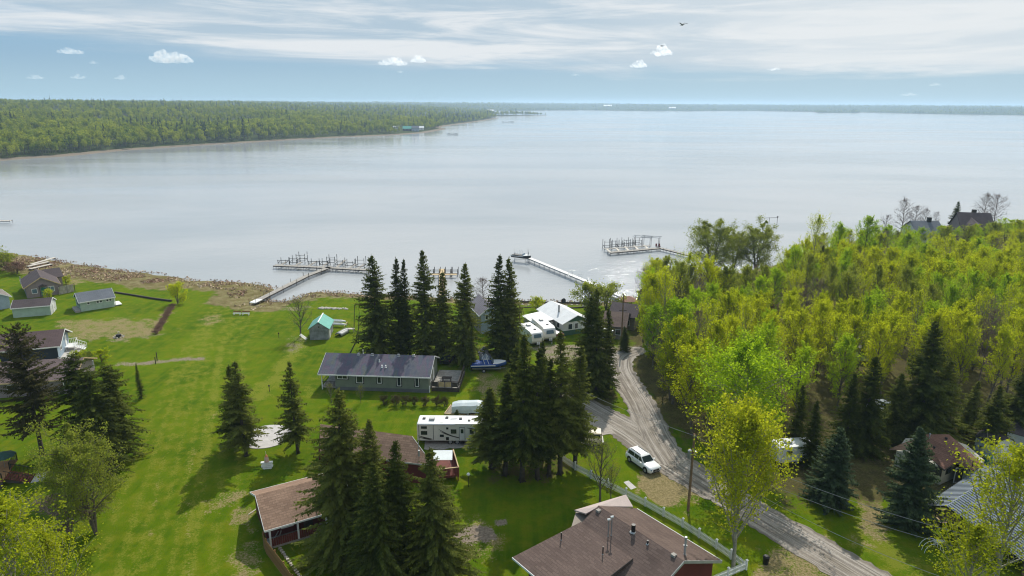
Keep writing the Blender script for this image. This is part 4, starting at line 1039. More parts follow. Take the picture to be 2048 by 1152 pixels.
def roof_vents(h, roof, spots, kind='vent'):
    for (x, y, z, hh, r, m) in spots:
        b = MB(); b.tube((x, y, z-.25), (x, y, z+hh), r, r, 8); b.tube((x, y, z+hh), (x, y, z+hh+.06), r*1.5, r*1.3, 8); b.tube((x, y, z-.05), (x, y, z+.05), r*2.1, r*1.5, 8)
        h.part('roof_vent' if kind == 'vent' else kind, b, MT[m], roof)

# --- A: long sage bungalow with porch and deck
h = House('bungalow', 'long sage-green bungalow with a blue-grey roof and a porch at its left end', 'house', W(672, 780), W(858, 786))
L, D, HW, RS = h.L, 8.0, 2.95, 1.75
h.gable_walls(0, L, 0, D, HW, RS, MT['s_sage']); b = MB(); b.bx(-.03, L+.03, -.03, D, -.1, .62); h.part('skirting', b, MT['s_skirt'])
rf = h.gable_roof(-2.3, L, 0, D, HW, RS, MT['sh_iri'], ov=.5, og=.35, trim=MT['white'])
for x, w, z, hh, ml in ((1.2, 1.5, 2.05, .5, 1), (4.0, .95, 1.45, 1.15, 0), (7.2, .55, 1.5, 1.1, 0), (10.4, .5, 1.15, 1.4, 0), (13.3, .5, 1.15, 1.4, 0)):
    b = MB(); b.bx(x-w/2-.22, x+w/2+.22, -.045, .02, z-.22, min(z+hh+.2, HW-.06)); h.part('window_surround', b, MT['blackp'])
    h.window(('f', -.045), x, z, w, hh, mull=ml)
h.window(('r', L), 2.0, 1.3, 1.0, 1.1); h.door(('r', L), 4.2, .65, .95, 2.05)
b = MB(); b.bx(-2.35, 0, .1, D-.1, .35, .5); h.part('porch_floor', b, MT['woodg'])
for y in (.15, 3.9, D-.2): b = MB(); b.bx(-2.33, -2.19, y-.07, y+.07, -.1, HW+.02); h.part('porch_post', b, MT['white'])
b = MB(); b.bar((-2.26, .15, 1.35), (-.05, .15, 1.35), .08, .08); b.bar((-2.26, .15, 1.35), (-2.26, 3.9, 1.35), .08, .08)
for k in range(10): b.bar((-2.2+k*.22, .15, .5), (-2.2+k*.22, .15, 1.33), .04, .04)
h.part('porch_railing', b, MT['blackp'])
h.door(('l', 0), 4.2, .5, .95, 2.05, 'white'); b = MB(); b.bx(-.06, .0, .4, 2.2, .55, 2.3); h.part('screen_panel', b, MT['blackp'])
def hz_(y): return HW+RS*(1-abs(y-D/2)/(D/2))+.16
roof_vents(h, rf, [(2.9, D*.47, hz_(D*.47), .22, .16, 'alu'), (5.2, D*.47, hz_(D*.47), .22, .16, 'alu'), (9.6, D*.47, hz_(D*.47), .22, .16, 'alu'), (12.1, D*.47, hz_(D*.47), .22, .16, 'alu'),
                   (6.7, D*.30, hz_(D*.3), .3, .09, 'white'), (7.4, D*.16, hz_(D*.16), .3, .09, 'white'), (8.0, D*.16, hz_(D*.16), .3, .09, 'white'), (3.6, D*.5, hz_(D*.5), .6, .05, 'white')])
b = MB(); b.bx(L+.05, L+.18, -.02, .05, .1, 1.2); h.part('downpipe', b, MT['white'])
# deck on the right
DK = House('deck', 'railed timber deck with glass panels against the right end of the sage bungalow', 'deck', h.P0, rz=h.rz, L=5)
x0 = L+.25; DW = 4.4
b = MB(); b.bx(x0, x0+DW, .8, 8.2, .55, .68); fl = DK.part('deck_floor', b, MT['woodg'])
b = MB(); b.bx(x0, x0+DW, .72, .79, -.1, .66); b.bx(x0+DW, x0+DW+.07, .8, 8.2, -.1, .66); DK.part('deck_skirt', b, MT['darkwood'])
for k in range(5):
    xx = x0+.05+k*(DW-.1)/4; b = MB(); b.bx(xx-.05, xx+.05, .8, .9, .68, 1.72); DK.part('railing_post', b, MT['darkwood'])
    if k < 4: b = MB(); b.bx(xx+.08, xx+(DW-.1)/4-.08, .83, .86, .78, 1.6); DK.part('railing_panel', b, MT['woodt' if k in (1, 2) else 'darkwood'])
for k in range(1, 7):
    yy = .85+k*1.2; b = MB(); b.bx(x0+DW-.1, x0+DW, yy-.05, yy+.05, .68, 1.72); DK.part('railing_post', b, MT['darkwood'])
b = MB(); b.bar((x0, .85, 1.75), (x0+DW, .85, 1.75), .12, .05); b.bar((x0+DW-.05, .9, 1.75), (x0+DW-.05, 8.1, 1.75), .12, .05); b.bx(x0+DW-.07, x0+DW-.04, .95, 8, .8, 1.6); DK.part('handrail', b, MT['darkwood'])
def outdoor_table(p, r, label, m='woodg', hh=.74, rz=0):
    t = thing('outdoor_table', label, 'table', p, rz); b = MB(); b.box((0, 0, hh-.03), (r*2, r*1.2, .06)); b.build('tabletop', MT[m], t)
    for sx in (-1, 1):
        for sy in (-1, 1): b = MB(); b.box((sx*r*.8, sy*r*.45, hh/2-.03), (.07, .07, hh-.06)); b.build('leg', MT[m], t)
    return t
def place_local(H, x, y, z): c, s_ = math.cos(H.rz), math.sin(H.rz); return Vector((H.P0.x+x*c-y*s_, H.P0.y+x*s_+y*c, H.P0.z+z))
outdoor_table(place_local(h, L+2.4, 3.2, .68), .8, 'dark patio table standing on the deck of the sage bungalow', 'darkwood', rz=h.rz)

# --- B: large foreground house with brown shingle roof and dark red walls (roof planes set from their corners in the place)
def poly_house(name, label, anchor, cat='house'): return House(name, label, cat, anchor, rz=0.0, L=1)
def slabs(H, name, polys, th, m, parent=None):
    b = MB()
    for p in polys: b.slab([H.loc(q) for q in p], th)
    return b.build(name, m, parent or H.root)
ZR, ZE = 6.2, 3.6
h = poly_house('red_house', 'large foreground house with a brown shingle roof full of vents and dark red walls', W(1230, 1150, 0))
A_ = W(1197, 1011, ZR); B_ = W(1368, 1121.5, ZR); C_ = W(1268, 1013.5, ZE+.05); D_ = W(1444, 1120.5, ZE)
rd = (B_-A_).normalized(); sd_ = Vector((-rd.y, rd.x, 0)); LR = (B_-A_).length
# regular frame from the ridge: run of the right slope, and its drop
run_r = ((D_-B_).dot(sd_)+(C_-A_).dot(sd_))/2
def fr(u, v, z): return A_+rd*u+sd_*v-Vector((0, 0, A_.z))+Vector((0, 0, z))
slope = (ZR-ZE)/run_r
vh = -2.4                                           # where the left wing's flatter roof begins
zh = ZR-slope*abs(vh); ve = -run_r-.2
P_right = [fr(0, 0, ZR), fr(LR, 0, ZR), fr(LR, run_r, ZE), fr(0, run_r, ZE)]
wing_end = 6.9
slope2 = .18; LW = 9.9; zl = zh-slope2*(LW+vh)
P_left_main = [fr(0, 0, ZR), fr(LR+.0, 0, ZR), fr(LR, ve, ZR-slope*abs(ve)), fr(wing_end-.3, ve, ZR-slope*abs(ve)), fr(wing_end-.3, vh, zh), fr(0, vh, zh)]
P_wing = [fr(0, vh+.02, zh+.17), fr(wing_end, vh+.02, zh+.17), fr(wing_end, -LW, zl+.17), fr(-1.2, -LW, zl+.17)]
rf = slabs(h, 'roof', [P_right, P_left_main], .18, MT['sh_brown']); wf = slabs(h, 'wing_roof', [P_wing], .16, MT['sh_brown'])
def edge_trim(H, pairs, parent, m='white', w=.05, hh=.2, dz=-.1):
    b = MB()
    for p, q in pairs: b.bar(H.loc(p)+Vector((0, 0, dz)), H.loc(q)+Vector((0, 0, dz)), w, hh)
    return b.build('fascia', MT[m], parent)
o = sd_*.04
edge_trim(h, [(fr(0, run_r, ZE)+o, fr(LR, run_r, ZE)+o)], rf)
e2 = rd*.04; edge_trim(h, [(fr(LR, 0, ZR)+e2, fr(LR, run_r, ZE)+e2), (fr(LR, 0, ZR)+e2, fr(LR, ve, ZR-slope*abs(ve))+e2)], rf, 'alu', .05, .26, -.12)
edge_trim(h, [(fr(-1.2, -LW, zl+.17)-o, fr(wing_end, -LW, zl+.17)-o)], wf); edge_trim(h, [(fr(wing_end, vh, zh+.17)+e2, fr(wing_end, -LW, zl+.17)+e2)], wf, 'darkwood', .05, .24, -.1)
def wall_poly(H, pts, top, name, m, z0=-.1, parent=None):
    """upright wall with a sloping top: pts plan corners, top heights at each"""
    b = MB(); P = [H.loc(Vector((p.x, p.y, 0))) for p in pts]; n = len(P)
    vs = [(p.x, p.y, z0) for p in P]+[(p.x, p.y, t) for p, t in zip(P, top)]
    return b.add(vs, [(i, (i+1) % n, (i+1) % n+n, i+n) for i in range(n)]+[tuple(range(n-1, -1, -1)), tuple(range(n, 2*n))]).build(name, m, parent or H.root)
i_ = .55
wall_poly(h, [fr(i_, run_r-i_, 0), fr(LR-i_, run_r-i_, 0), fr(LR-i_, 0, 0), fr(i_, 0, 0)], [ZE+slope*i_-.25, ZE+slope*i_-.25, ZR-.25, ZR-.25], 'wall', MT['s_red'])
wall_poly(h, [fr(i_, 0, 0), fr(LR-i_, 0, 0), fr(LR-i_, ve+i_, 0), fr(i_, ve+i_, 0)], [ZR-.25, ZR-.25, ZR-slope*abs(ve+i_)-.25, ZR-slope*abs(ve+i_)-.25], 'wall', MT['s_red'])
wall_poly(h, [fr(i_, ve+i_, 0), fr(wing_end-i_, ve+i_, 0), fr(wing_end-i_, -LW+i_, 0), fr(i_, -LW+i_, 0)], [zh-.9, zh-.9, zl+.05, zl+.05], 'wing_wall', MT['s_red'])
def pipe(H, parent, u, v, hh, r, m, cap='alu', nm='roof_vent', two=False):
    z = ZR-slope*abs(v) if (v > vh) else zh+.17-slope2*(abs(v)+vh)
    p = H.loc(fr(u, v, z)); b = MB(); b.tube(p-Vector((0, 0, .2)), p+Vector((0, 0, hh)), r, r, 8); x = b.build(nm, MT[m], parent)
    c = MB(); c.tube(p-Vector((0, 0, .06)), p+Vector((0, 0, .04)), r*1.8, r*1.2, 8); c.build('flashing', MT[cap], x)
    return p, x
def uv_of(px, py, z):
    q = W(px, py, z); d = q-A_; return d.dot(rd), d.dot(sd_)
for px, py, zz, hh, r, m, cp in ((1266, 1070, 5.7, .75, .20, 'blackp', 'alu'), (1294, 1104, 5.1, .35, .10, 'blackp', 'alu'),
                                 (1122, 1092, 4.1, .8, .06, 'blackp', 'alu'), (1205, 1122, 4.3, .8, .06, 'blackp', 'alu')):
    u, v = uv_of(px, py, zz); pipe(h, rf if v > vh else wf, u, v, hh, r, m, cp)
u, v = uv_of(1369, 1112, 5.4); p, x = pipe(h, rf, u, v, 1.75, .11, 'alu', 'alu', 'flue'); b = MB(); b.tube(p+Vector((0, 0, .9)), p+Vector((0, 0, 1.0)), .17, .17, 8); b.tube(p+Vector((0, 0, 1.75)), p+Vector((0, 0, 1.85)), .16, .12, 8); b.build('flue_cap', MT['steel'], x)
u, v = uv_of(1216, 1080, 4.9)
for du, dv, hh in ((0, 0, 1.75), (.18, .22, 1.95)):
    p, x = pipe(h, wf if v+dv < vh else rf, u+du, v+dv, hh, .055, 'steel', 'alu', 'flue'); b = MB(); b.tube(p+Vector((-.14, 0, hh)), p+Vector((.14, 0, hh+.05)), .1, .1, 8); b.build('flue_cap', MT['white'], x)
for px, py, zz in ((1197, 1024, 5.9), (1347, 1118, 5.8)):
    u, v = uv_of(px, py, zz); z = ZR-slope*abs(v); b = MB(); b.box(h.loc(fr(u, v, z+.05)), (.4, .4, .22), math.atan2(rd.y, rd.x)); b.build('box_vent', MT['woodg'], rf)
# pale annex roof behind the ridge
h2 = poly_house('pale_annex', 'tan-walled annex with a pale smooth roof joined to the far end of the red house', W(1160, 1045, 0), 'annex')
q1, q2, q3, q4 = W(1150, 1020.5, 3.9), W(1253, 990, 4.7), W(1269, 1014, 3.9), W(1174, 1031, 4.2)
slabs(h2, 'roof', [[W(1149, 1020, 4.0), W(1252, 989, 4.6), W(1266, 1013, 4.15), W(1198, 1012.5, 5.2), W(1172, 1027, 4.6)]], .14, m_plain('pale_pink_membrane', (.46, .38, .35), .7, var=.08))
wp = [W(1152, 1023, 3.7), W(1250, 993, 4.3), fr(.4, 1.6, 0), fr(.4, -4.6, 0)]
wall_poly(h2, wp, [3.7, 4.25, 3.7, 3.9], 'wall', MT['s_tan'])

# --- C: brown-roofed garage and its porch, lower left
h = House('red_cabin', 'red cabin with a brown roof and an open porch, partly hidden by the foreground spruces', 'cabin', W(540, 1099), W(650, 1066))
L = h.L; q = h.loc(W(632, 953, 2.6)); D = 7.6
h.gable_walls(0, L+3, 1.7, D, 2.55, 1.55, MT['s_red'], name='wall', offc=(3.9-1.7)/(D-1.7))
rf = h.gable_roof(-.1, L+3, 0, D, 2.55, 1.7, MT['sh_pink'], ov=.35, og=.3, trim=MT['white'])
for x in (.15, 3.0, 6.0): b = MB(); b.bx(x-.09, x+.09, .02, .2, -.1, 2.5); h.part('porch_post', b, MT['white'])
b = MB(); b.bx(-.1, L+2.5, 0, 1.7, -.1, .22); h.part('porch_floor', b, MT['woodg'])
for k in range(30): b = MB(); b.bx(.25+k*.22, .44+k*.22, .05, .09, .2, 1.15); h.part('porch_board', b, MT['woodr'])
b = MB(); b.bar((.3, .6, .25), (1.2, 1.3, 1.0), .1, .05); b.bar((.9, .6, .25), (1.5, 1.4, .9), .1, .05); h.part('leaning_board', b, MT['woodg'])
h.door(('f', 1.7), 4.4, .2, .95, 2.0, 'darkwood'); h.window(('f', 1.7), 2.2, 1.0, 1.1, .9)

# --- D: brown-roofed cottage with the red deck
def d_roof():
    h = House('cottage', 'brown-roofed red cottage behind the foreground spruces, red deck at its right', 'house', W(812, 963), W(866, 970))
    rz = h.rz; ex = Vector((math.cos(rz), math.sin(rz), 0))
    e0, e1 = W(640, 903, 2.9), W(867, 931, 2.9); r0, r1 = W(640, 848, 4.9), W(824, 872, 4.9)
    bk = (e0+(r0-e0)*2); bk.z = 2.9; bk1 = r1+(r1-e1)*.8; bk1.z = 3.2; b0 = r0+(r0-e0)*.8; b0.z = 3.2
    rf = slabs(h, 'roof', [[e0, e1, r1, r0], [r0, r1, bk1, b0]], .16, MT['sh_pink'])
    edge_trim(h, [(e0, e1), (e1, r1)], rf, 'alu')
    i1 = (r1-e1)*.1
    wall_poly(h, [e0+i1, e1+i1-(e1-e0)*.04, r1-(e1-e0)*.04, r0], [2.75, 2.75, 4.7, 4.7], 'wall', MT['s_red'])
    wall_poly(h, [r0, r1-(e1-e0)*.04, bk1-i1-(e1-e0)*.04, b0-i1], [4.7, 4.7, 3.1, 3.1], 'wall', MT['s_red'])
    for px, py, zz, hh, r in ((837, 897, 4.1, .9, .05), (838, 905, 4.0, .3, .12)):
        p = h.loc(W(px, py, zz)); b = MB(); b.tube(p-Vector((0, 0, .5)), p+Vector((0, 0, hh)), r, r, 8); b.build('roof_vent', MT['alu'], rf)
    return h
d_roof()
dk = House('red_deck', 'red-stained deck with an upright railing and a pale canopy, beside the brown-roofed cottage', 'deck', W(866, 968), W(918, 962))
L = dk.L; b = MB(); b.bx(0, L, 0, 4.6, .75, .88); dk.part('deck_floor', b, MT['woodr'])
for x in (.1, L-.1):
    for y in (.1, 4.5): b = MB(); b.bx(x-.07, x+.07, y-.07, y+.07, -.1, 1.95); dk.part('deck_post', b, MT['woodr'])
for k in range(int(L/.16)): b = MB(); b.bx(.1+k*.16, .2+k*.16, .02, .06, .55, 1.85); dk.part('railing_board', b, MT['woodr'])
for k in range(int(4.4/.16)): b = MB(); b.bx(L-.06, L-.02, .15+k*.16, .25+k*.16, .55, 1.85); dk.part('railing_board', b, MT['woodr'])
b = MB(); b.bx(-.02, L+.04, -.04, .1, 1.86, 1.93); b.bx(L-.1, L+.04, .1, 4.6, 1.86, 1.93); dk.part('handrail', b, MT['woodt'])
b = MB(); b.slab([(.3, 1.6, 2.35), (2.6, 1.4, 2.2), (2.9, 3.2, 2.55), (.5, 3.4, 2.7)], .05); dk.part('canopy', b, MT['tarp'])
for x, y in ((.5, 1.7), (2.5, 1.6), (2.6, 3.1), (.6, 3.3)): b = MB(); b.tube((x, y, .88), (x, y, 2.3), .03, .03, 5); dk.part('canopy_pole', b, MT['steel'])

# --- F: cream cottage with reddish-brown roof
h = poly_house('cream_cottage', 'cream cottage with a reddish-brown shingle roof, corner windows and a dark door', W(1890, 960, 0))
ze, zr = 2.5, 4.1
K1, K2, K3 = W(1846, 869, zr), W(1898, 868.5, zr), W(1916, 905, zr-.35); C1, C2, E1, F1, V1 = W(1889, 939, ze), W(1945, 941, ze), W(1836, 899, ze), W(1969, 930, ze+.1), W(1912, 924.5, ze+.35)
E0 = W(1779, 898, 2.3); E00 = W(1799, 889, 2.9)
rf = slabs(h, 'roof', [[E1, C1, V1, K3, K2, K1], [K2, K3, V1, C2, F1]], .14, MT['sh_red'])
slabs(h, 'lean_to_roof', [[E0, W(1836, 900, 2.35), W(1846, 872, 3.7), E00]], .12, MT['sh_pink'])
edge_trim(h, [(E1, C1), (C1, V1), (V1, C2), (C2, F1)], rf, 'darkwood', .06, .2, -.1)
w1, w2, w3, w4 = W(1838, 956, 0), W(1879.5, 969, 0), W(1909, 956, 0), W(1912, 944, 0)
bkl, bkr = Vector((W(1846, 925, 0))), Vector((W(1898, 925, 0)))
wall_poly(h, [w1, w2, w3, bkr, bkl], [2.35, 2.4, 2.7, 3.3, 3.2], 'wall', MT['s_cream'])
w5, w6, w7 = W(1923, 966, 0), W(1943, 973, 0), W(1962, 955, 0)
wall_poly(h, [w5, w6, w7, W(1925, 930, 0), bkr], [2.5, 2.35, 2.4, 2.9, 3.2], 'wall', MT['s_cream'])
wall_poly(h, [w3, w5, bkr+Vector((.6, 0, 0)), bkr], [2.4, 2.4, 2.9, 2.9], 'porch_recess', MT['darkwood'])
wall_poly(h, [W(1788, 930, 0), W(1836, 950, 0), W(1846, 918, 0), W(1805, 912, 0)], [2.1, 2.15, 3.0, 2.6], 'lean_to_wall', MT['s_cream'])
def quad_window(H, a, b2, z, w, hh, c, m='glass', frame='darkwood', name='window', out=.04):
    """window on the wall that runs from a to b2 (plan), c = 0..1 along it"""
    a, b2 = Vector((a.x, a.y, 0)), Vector((b2.x, b2.y, 0)); d = (b2-a); L = d.length; d.normalize(); nn = Vector((d.y, -d.x, 0)); p = a+d*L*c+nn*out*.5; rz = math.atan2(d.y, d.x)
    q = H.loc(p+Vector((0, 0, z+hh/2))); f = MB(); f.box(q, (w+.16, .06, hh+.16), rz-H.rz); o = f.build(name, MT[frame], H.root)
    g = MB(); q2 = H.loc(p+nn*.03+Vector((0, 0, z+hh/2))); g.box(q2, (w, .05, hh), rz-H.rz); g.build('pane' if name == 'window' else 'door_panel', MT[m], o); return o
quad_window(h, w1, w2, 1.15, 1.5, .95, .62); quad_window(h, w2, w3, 1.2, .9, .8, .42); quad_window(h, w5+Vector((-.9, 0, 0)), w5, .1, .9, 1.9, .4, 'darkwood', 'white', 'door')
for px, py, zz, hh, r, m in ((1857, 885, 3.4, 1.2, .08, 'steel'), (1892, 880, 3.9, .25, .12, 'blackp'), (1868, 898, 3.4, .25, .1, 'blackp'), (1917, 909, 3.9, .25, .12, 'blackp'), (1945, 930, 3.0, .5, .06, 'blackp')):
    p = h.loc(W(px, py, zz)); b = MB(); b.tube(p-Vector((0, 0, .4)), p+Vector((0, 0, hh)), r, r, 8); b.tube(p+Vector((0, 0, hh)), p+Vector((0, 0, hh+.1)), r*1.8, r*1.2, 8); b.build('roof_vent', MT[m], rf)

# --- G: barrel-roofed shed, H: white shed
def barrel_shed(p0, p1, depth, hh, label, wall='s_white', roofm='darkwood'):
    h = House('barrel_shed', label, 'shed', p0, p1); L = h.L; b = MB(); b.bx(0, L, 0, depth, -.1, hh)
    n = 10; prof = [(depth/2-math.cos(math.pi*k/n)*depth/2, hh+math.sin(math.pi*k/n)*depth*.30) for k in range(n+1)]
    for x in (0, L-.06): b.add([(x, y, z) for y, z in prof]+[(x+.06, y, z) for y, z in prof], [tuple(range(n+1)), tuple(range(2*n+1, n, -1))])
    h.part('wall', b, MT[wall]); r = MB()
    for k in range(n):
        (y0, z0), (y1, z1) = prof[k], prof[k+1]; r.add([(-.15, y0, z0+.03), (L+.15, y0, z0+.03), (L+.15, y1, z1+.03), (-.15, y1, z1+.03), (-.15, y0, z0+.10), (L+.15, y0, z0+.10), (L+.15, y1, z1+.10), (-.15, y1, z1+.10)],
              [(0, 3, 2, 1), (4, 5, 6, 7), (0, 1, 5, 4), (1, 2, 6, 5), (2, 3, 7, 6), (3, 0, 4, 7)])
    h.part('roof', r, MT[roofm]); h.door(('r', L), depth/2, 0, .9, 1.8, 'white'); return h
barrel_shed(W(1946, 905), W(1983, 925), 3.2, 2.2, 'white clapboard shed with a dark rounded barrel roof')
h = House('white_shed', 'white-sided shed cut off by the right edge, beside the barrel-roofed one', 'shed', W(2009, 894), W(2070, 912)); h.gable_walls(0, h.L, 0, 3.5, 2.3, .9, MT['s_white']); h.gable_roof(0, h.L, 0, 3.5, 2.3, .9, MT['sh_dark'], ov=.1, og=.1, th=.1)
t = thing('compost_bin', 'teal-green plastic bin in front of the barrel-roofed shed', 'bin', W(1975, 926)); b = MB(); b.tube((0, 0, 0), (0, 0, 1.0), .55, .42, 12); b.build('bin_body', MT['greenp'], t); b = MB(); b.tube((0, 0, 1.0), (0, 0, 1.12), .46, .2, 12); b.build('lid', MT['greenp'], t)

# --- I: pavilion with a blue-grey ribbed metal roof
h = poly_house('metal_roof_pavilion', 'open-sided shelter under a large blue-grey ribbed metal roof, cut by the right edge', W(1876, 1046, 0), 'shelter')
zr, ze = 3.9, 2.75
RA = W(1893, 1012, zr); RB = W(2012, 930, zr); EA = W(1856, 1005, ze); 
rdir = (RB-RA).normalized(); rl = (RB-RA).length; sdl = Vector((rdir.y, -rdir.x, 0)); lrun = abs((EA-RA).dot(sdl)); lrun = max(lrun, 2.0)
def pf(u, v): return RA+rdir*u+sdl*v-Vector((0, 0, (abs(v)*(zr-ze)/lrun if v < 0 else v*.30)))
RR_ = 9.5; b = MB(); rf = slabs(h, 'roof', [[pf(0, 0), pf(rl, 0), pf(rl, -lrun), pf(0, -lrun)], [pf(0, 0), pf(rl, 0), pf(rl, RR_), pf(0, RR_)]], .10, MT['tin'])
k = 0.25
ribm = MT['tin']
while k < rl:
    for v0, v1 in ((-lrun, -.05), (.05, RR_)):
        b = MB(); b.bar(h.loc(pf(k, v0))+Vector((0, 0, .03)), h.loc(pf(k, v1))+Vector((0, 0, .03)), .07, .07); b.build('roof_rib', ribm, rf)
    k += .46
edge_trim(h, [(pf(-.03, 0), pf(-.03, RR_)), (pf(-.03, 0), pf(-.03, -lrun))], rf, 'blackp', .06, .2, -.08)
for u, v in ((.35, -lrun+.4), (.35, 3.5), (.35, 7.5), (rl*.5, -lrun+.4), (rl-.5, -lrun+.4), (rl*.5, RR_-.6)):
    p = h.loc(pf(u, v)); b = MB(); b.bx(p.x-.1, p.x+.1, p.y-.1, p.y+.1, -.1, p.z-.1); h.part('post', b, MT['pole'])
t = thing('covered_chair', 'tan and mauve cushioned swing seat under the metal roof', 'seat', W(1893, 1050)); b = MB()
b.add([(-1, -.3, .5), (1, -.3, .5), (1, .6, .5), (-1, .6, .5), (-1, .8, 1.3), (1, .8, 1.3)], [(0, 1, 2, 3), (3, 2, 5, 4)]); b.build('cushion', m_plain('mauve_cushion', (.35, .25, .22)), t)
b = MB(); b.bx(-1.15, 1.15, .75, .85, .1, 1.4); b.bx(-1.2, -1.05, -.4, .8, .1, .85); b.bx(1.05, 1.2, -.4, .8, .1, .85); b.build('frame', MT['woodt'], t)
t = thing('garden_bench', 'small white-topped bench among pots below the metal roof', 'bench', W(1878, 1090)); b = MB(); b.box((0, 0, .45), (1.2, .5, .06)); b.build('seat', MT['white'], t)
for sx in (-.5, .5): b = MB(); b.box((sx, 0, .2), (.06, .4, .42)); b.build('leg', MT['steel'], t)
t = thing('bent_rack', 'bare white curved metal trellis left of the metal-roofed shelter', 'trellis', W(1862, 1100))
for q in range(3):
    b = MB(); pr = None
    for k in range(9):
        a = math.pi*k/8; p = (math.cos(a)*1.0, q*.5-.5, math.sin(a)*1.1)
        if pr: b.tube(pr, p, .03, .03, 4, False)
        pr = p
    b.build('hoop', MT['white'], t)

# --- J: weathered shed with the teal metal roof
h = House('teal_roof_shed', 'weathered grey board shed with a teal-green metal gable roof', 'shed', W(620, 680), W(658, 679)); L = h.L; D = 5.4
h.gable_walls(0, L, 0, D, 2.35, 1.25, MT['s_weather'], 'y'); rf = h.gable_roof(0, L, 0, D, 2.35, 1.25, MT['teal'], 'y', ov=.3, og=.25, th=.07)
b = MB(); b.bar((L/2, -.3, 3.72), (L/2, D+.3, 3.72), .22, .08); h.part('ridge_cap', b, MT['white'], rf)
h.door(('r', L), 1.3, .05, 1.2, 1.9, 'white'); h.window(('f', 0), L*.5, 2.5, .3, .25, 'woodg')
t = thing('picnic_bench', 'white slatted bench leaning on the left wall of the teal-roofed shed', 'bench', W(609, 679)); 
for k in range(4): b = MB(); b.bar((-.9, .5-k*.3+.3, .9), (.5, .2-k*.3, .15), .09, .04); b.build('slat', MT['white'], t)

# --- K, L: mint shed and mint cottage
h = House('mint_shed', 'long plain mint-green shed with a dark roof and a white end wall', 'shed', W(27, 636), W(102.5, 629.5)); L = h.L; h.gable_walls(0, L, 0, 4.6, 2.15, 1.05, MT['s_mint'])
h.gable_roof(0, L, 0, 4.6, 2.15, 1.05, MT['sh_dark'], ov=.3, og=.2, trim=MT['white']); b = MB(); b.bx(L, L+.04, 0, 4.6, -.1, 2.15); b.add([(L+.04, 0, 2.15), (L+.04, 4.6, 2.15), (L+.04, 2.3, 3.1)], [(0, 1, 2)]); h.part('end_wall', b, MT['s_white']); h.door(('r', L+.04), 2.2, 0, .9, 1.9)
h = House('mint_cottage', 'mint-green cottage with a slate-blue roof and white porch post', 'cottage', W(162.5, 624), W(230, 613)); L = h.L; D = 5.6; h.gable_walls(0, L, 0, D, 2.25, 1.35, MT['s_mint'])
h.gable_roof(0, L, 0, D, 2.25, 1.35, MT['sh_grey'], ov=.35, og=.3, trim=MT['white'])
for x in (1.6, 3.4, 4.0, 5.3, 5.9): h.window(('f', 0), x, 1.5, .42, .42, 'white')
h.window(('l', 0), 1.4, 1.1, .6, .9, 'darkwood'); h.window(('l', 0), 3.6, 1.1, .6, .9, 'darkwood')
b = MB(); b.bx(L, L+1.5, .2, 3.4, .15, .3); h.part('porch_floor', b, MT['white']); b = MB(); b.bx(L+.1, L+.24, .15, .29, .3, 2.2); h.part('porch_post', b, MT['white'])
b = MB(); b.bx(-1.1, -.1, -.2, D*.7, -.05, .5); h.part('step', b, MT['woodg'])

# --- M: mauve-grey house at the shore; N: grey neighbour
h = House('mauve_house', 'greyish mauve house with a dark gable roof and white-framed windows near the shore', 'house', W(55, 597), W(119.5, 588)); L = h.L
D = 9.5
h.gable_walls(0, L, 0, D, 2.7, 1.9, MT['s_mauve'], 'y'); rf = h.gable_roof(0, L, 0, D, 2.7, 1.9, MT['sh_dark'], 'y', ov=.5, og=.5, trim=MT['woodt'])
h.window(('f', 0), 1.6, 1.0, .95, 1.0, 'white', 'glassb'); h.door(('f', 0), 3.3, .15, .9, 2.0, 'greenp'); h.window(('f', 0), L-1.9, 1.0, 1.9, 1.1, 'white', 'glassb', mull=2); h.window(('l', 0), 5, 1.0, .8, .9, 'white')
b = MB(); b.slab([(2.5, -1.0, 2.55), (3.3, -1.0, 2.95), (3.3, 0, 2.95), (2.5, 0, 2.55)], .08); b.slab([(3.3, -1.0, 2.95), (4.2, -1.0, 2.5), (4.2, 0, 2.5), (3.3, 0, 2.95)], .08); h.part('porch_roof', b, MT['sh_dark'])
for x in (2.6, 4.1): b = MB(); b.bx(x-.06, x+.06, -.95, -.83, 0, 2.5); h.part('porch_post', b, MT['darkwood'])
h2 = House('rear_wing', 'dark-roofed rear wing of the mauve house on its lake side', 'house', W(70, 582), W(128, 573)); L2 = h2.L; h2.gable_walls(.5, L2, .8, 6.5, 2.6, 1.5, MT['s_mauve']); h2.gable_roof(.5, L2, .8, 6.5, 2.6, 1.5, MT['sh_dark'], ov=.4, og=.4)
for px, py, zz, nm in ((40, 556, 3.9, 'roof_vent'), (41, 563, 3.6, 'roof_vent')):
    p = h.loc(W(px, py, zz)); b = MB(); b.tube(p-Vector((0, 0, .6)), p+Vector((0, 0, .35)), .12, .12, 6); b.build(nm, MT['alu'], rf)
fe = thing('privacy_screen', 'grey-brown board screen fence at the right of the mauve house', 'fence', W(120, 589)); a, b_ = W(120, 589), W(150, 583); d = (b_-a)
for k in range(int(d.length/.3)):
    f = k*.3/d.length; p = d*f; b = MB(); b.box((p.x, p.y, .95), (.26, .05, 1.9), math.atan2(d.y, d.x)); b.build('board', MT['woodg'], fe)
for f in (0, .5, 1): p = d*f; b = MB(); b.box((p.x, p.y+.08, 1.0), (.12, .12, 2.1)); b.build('post', MT['darkwood'], fe)
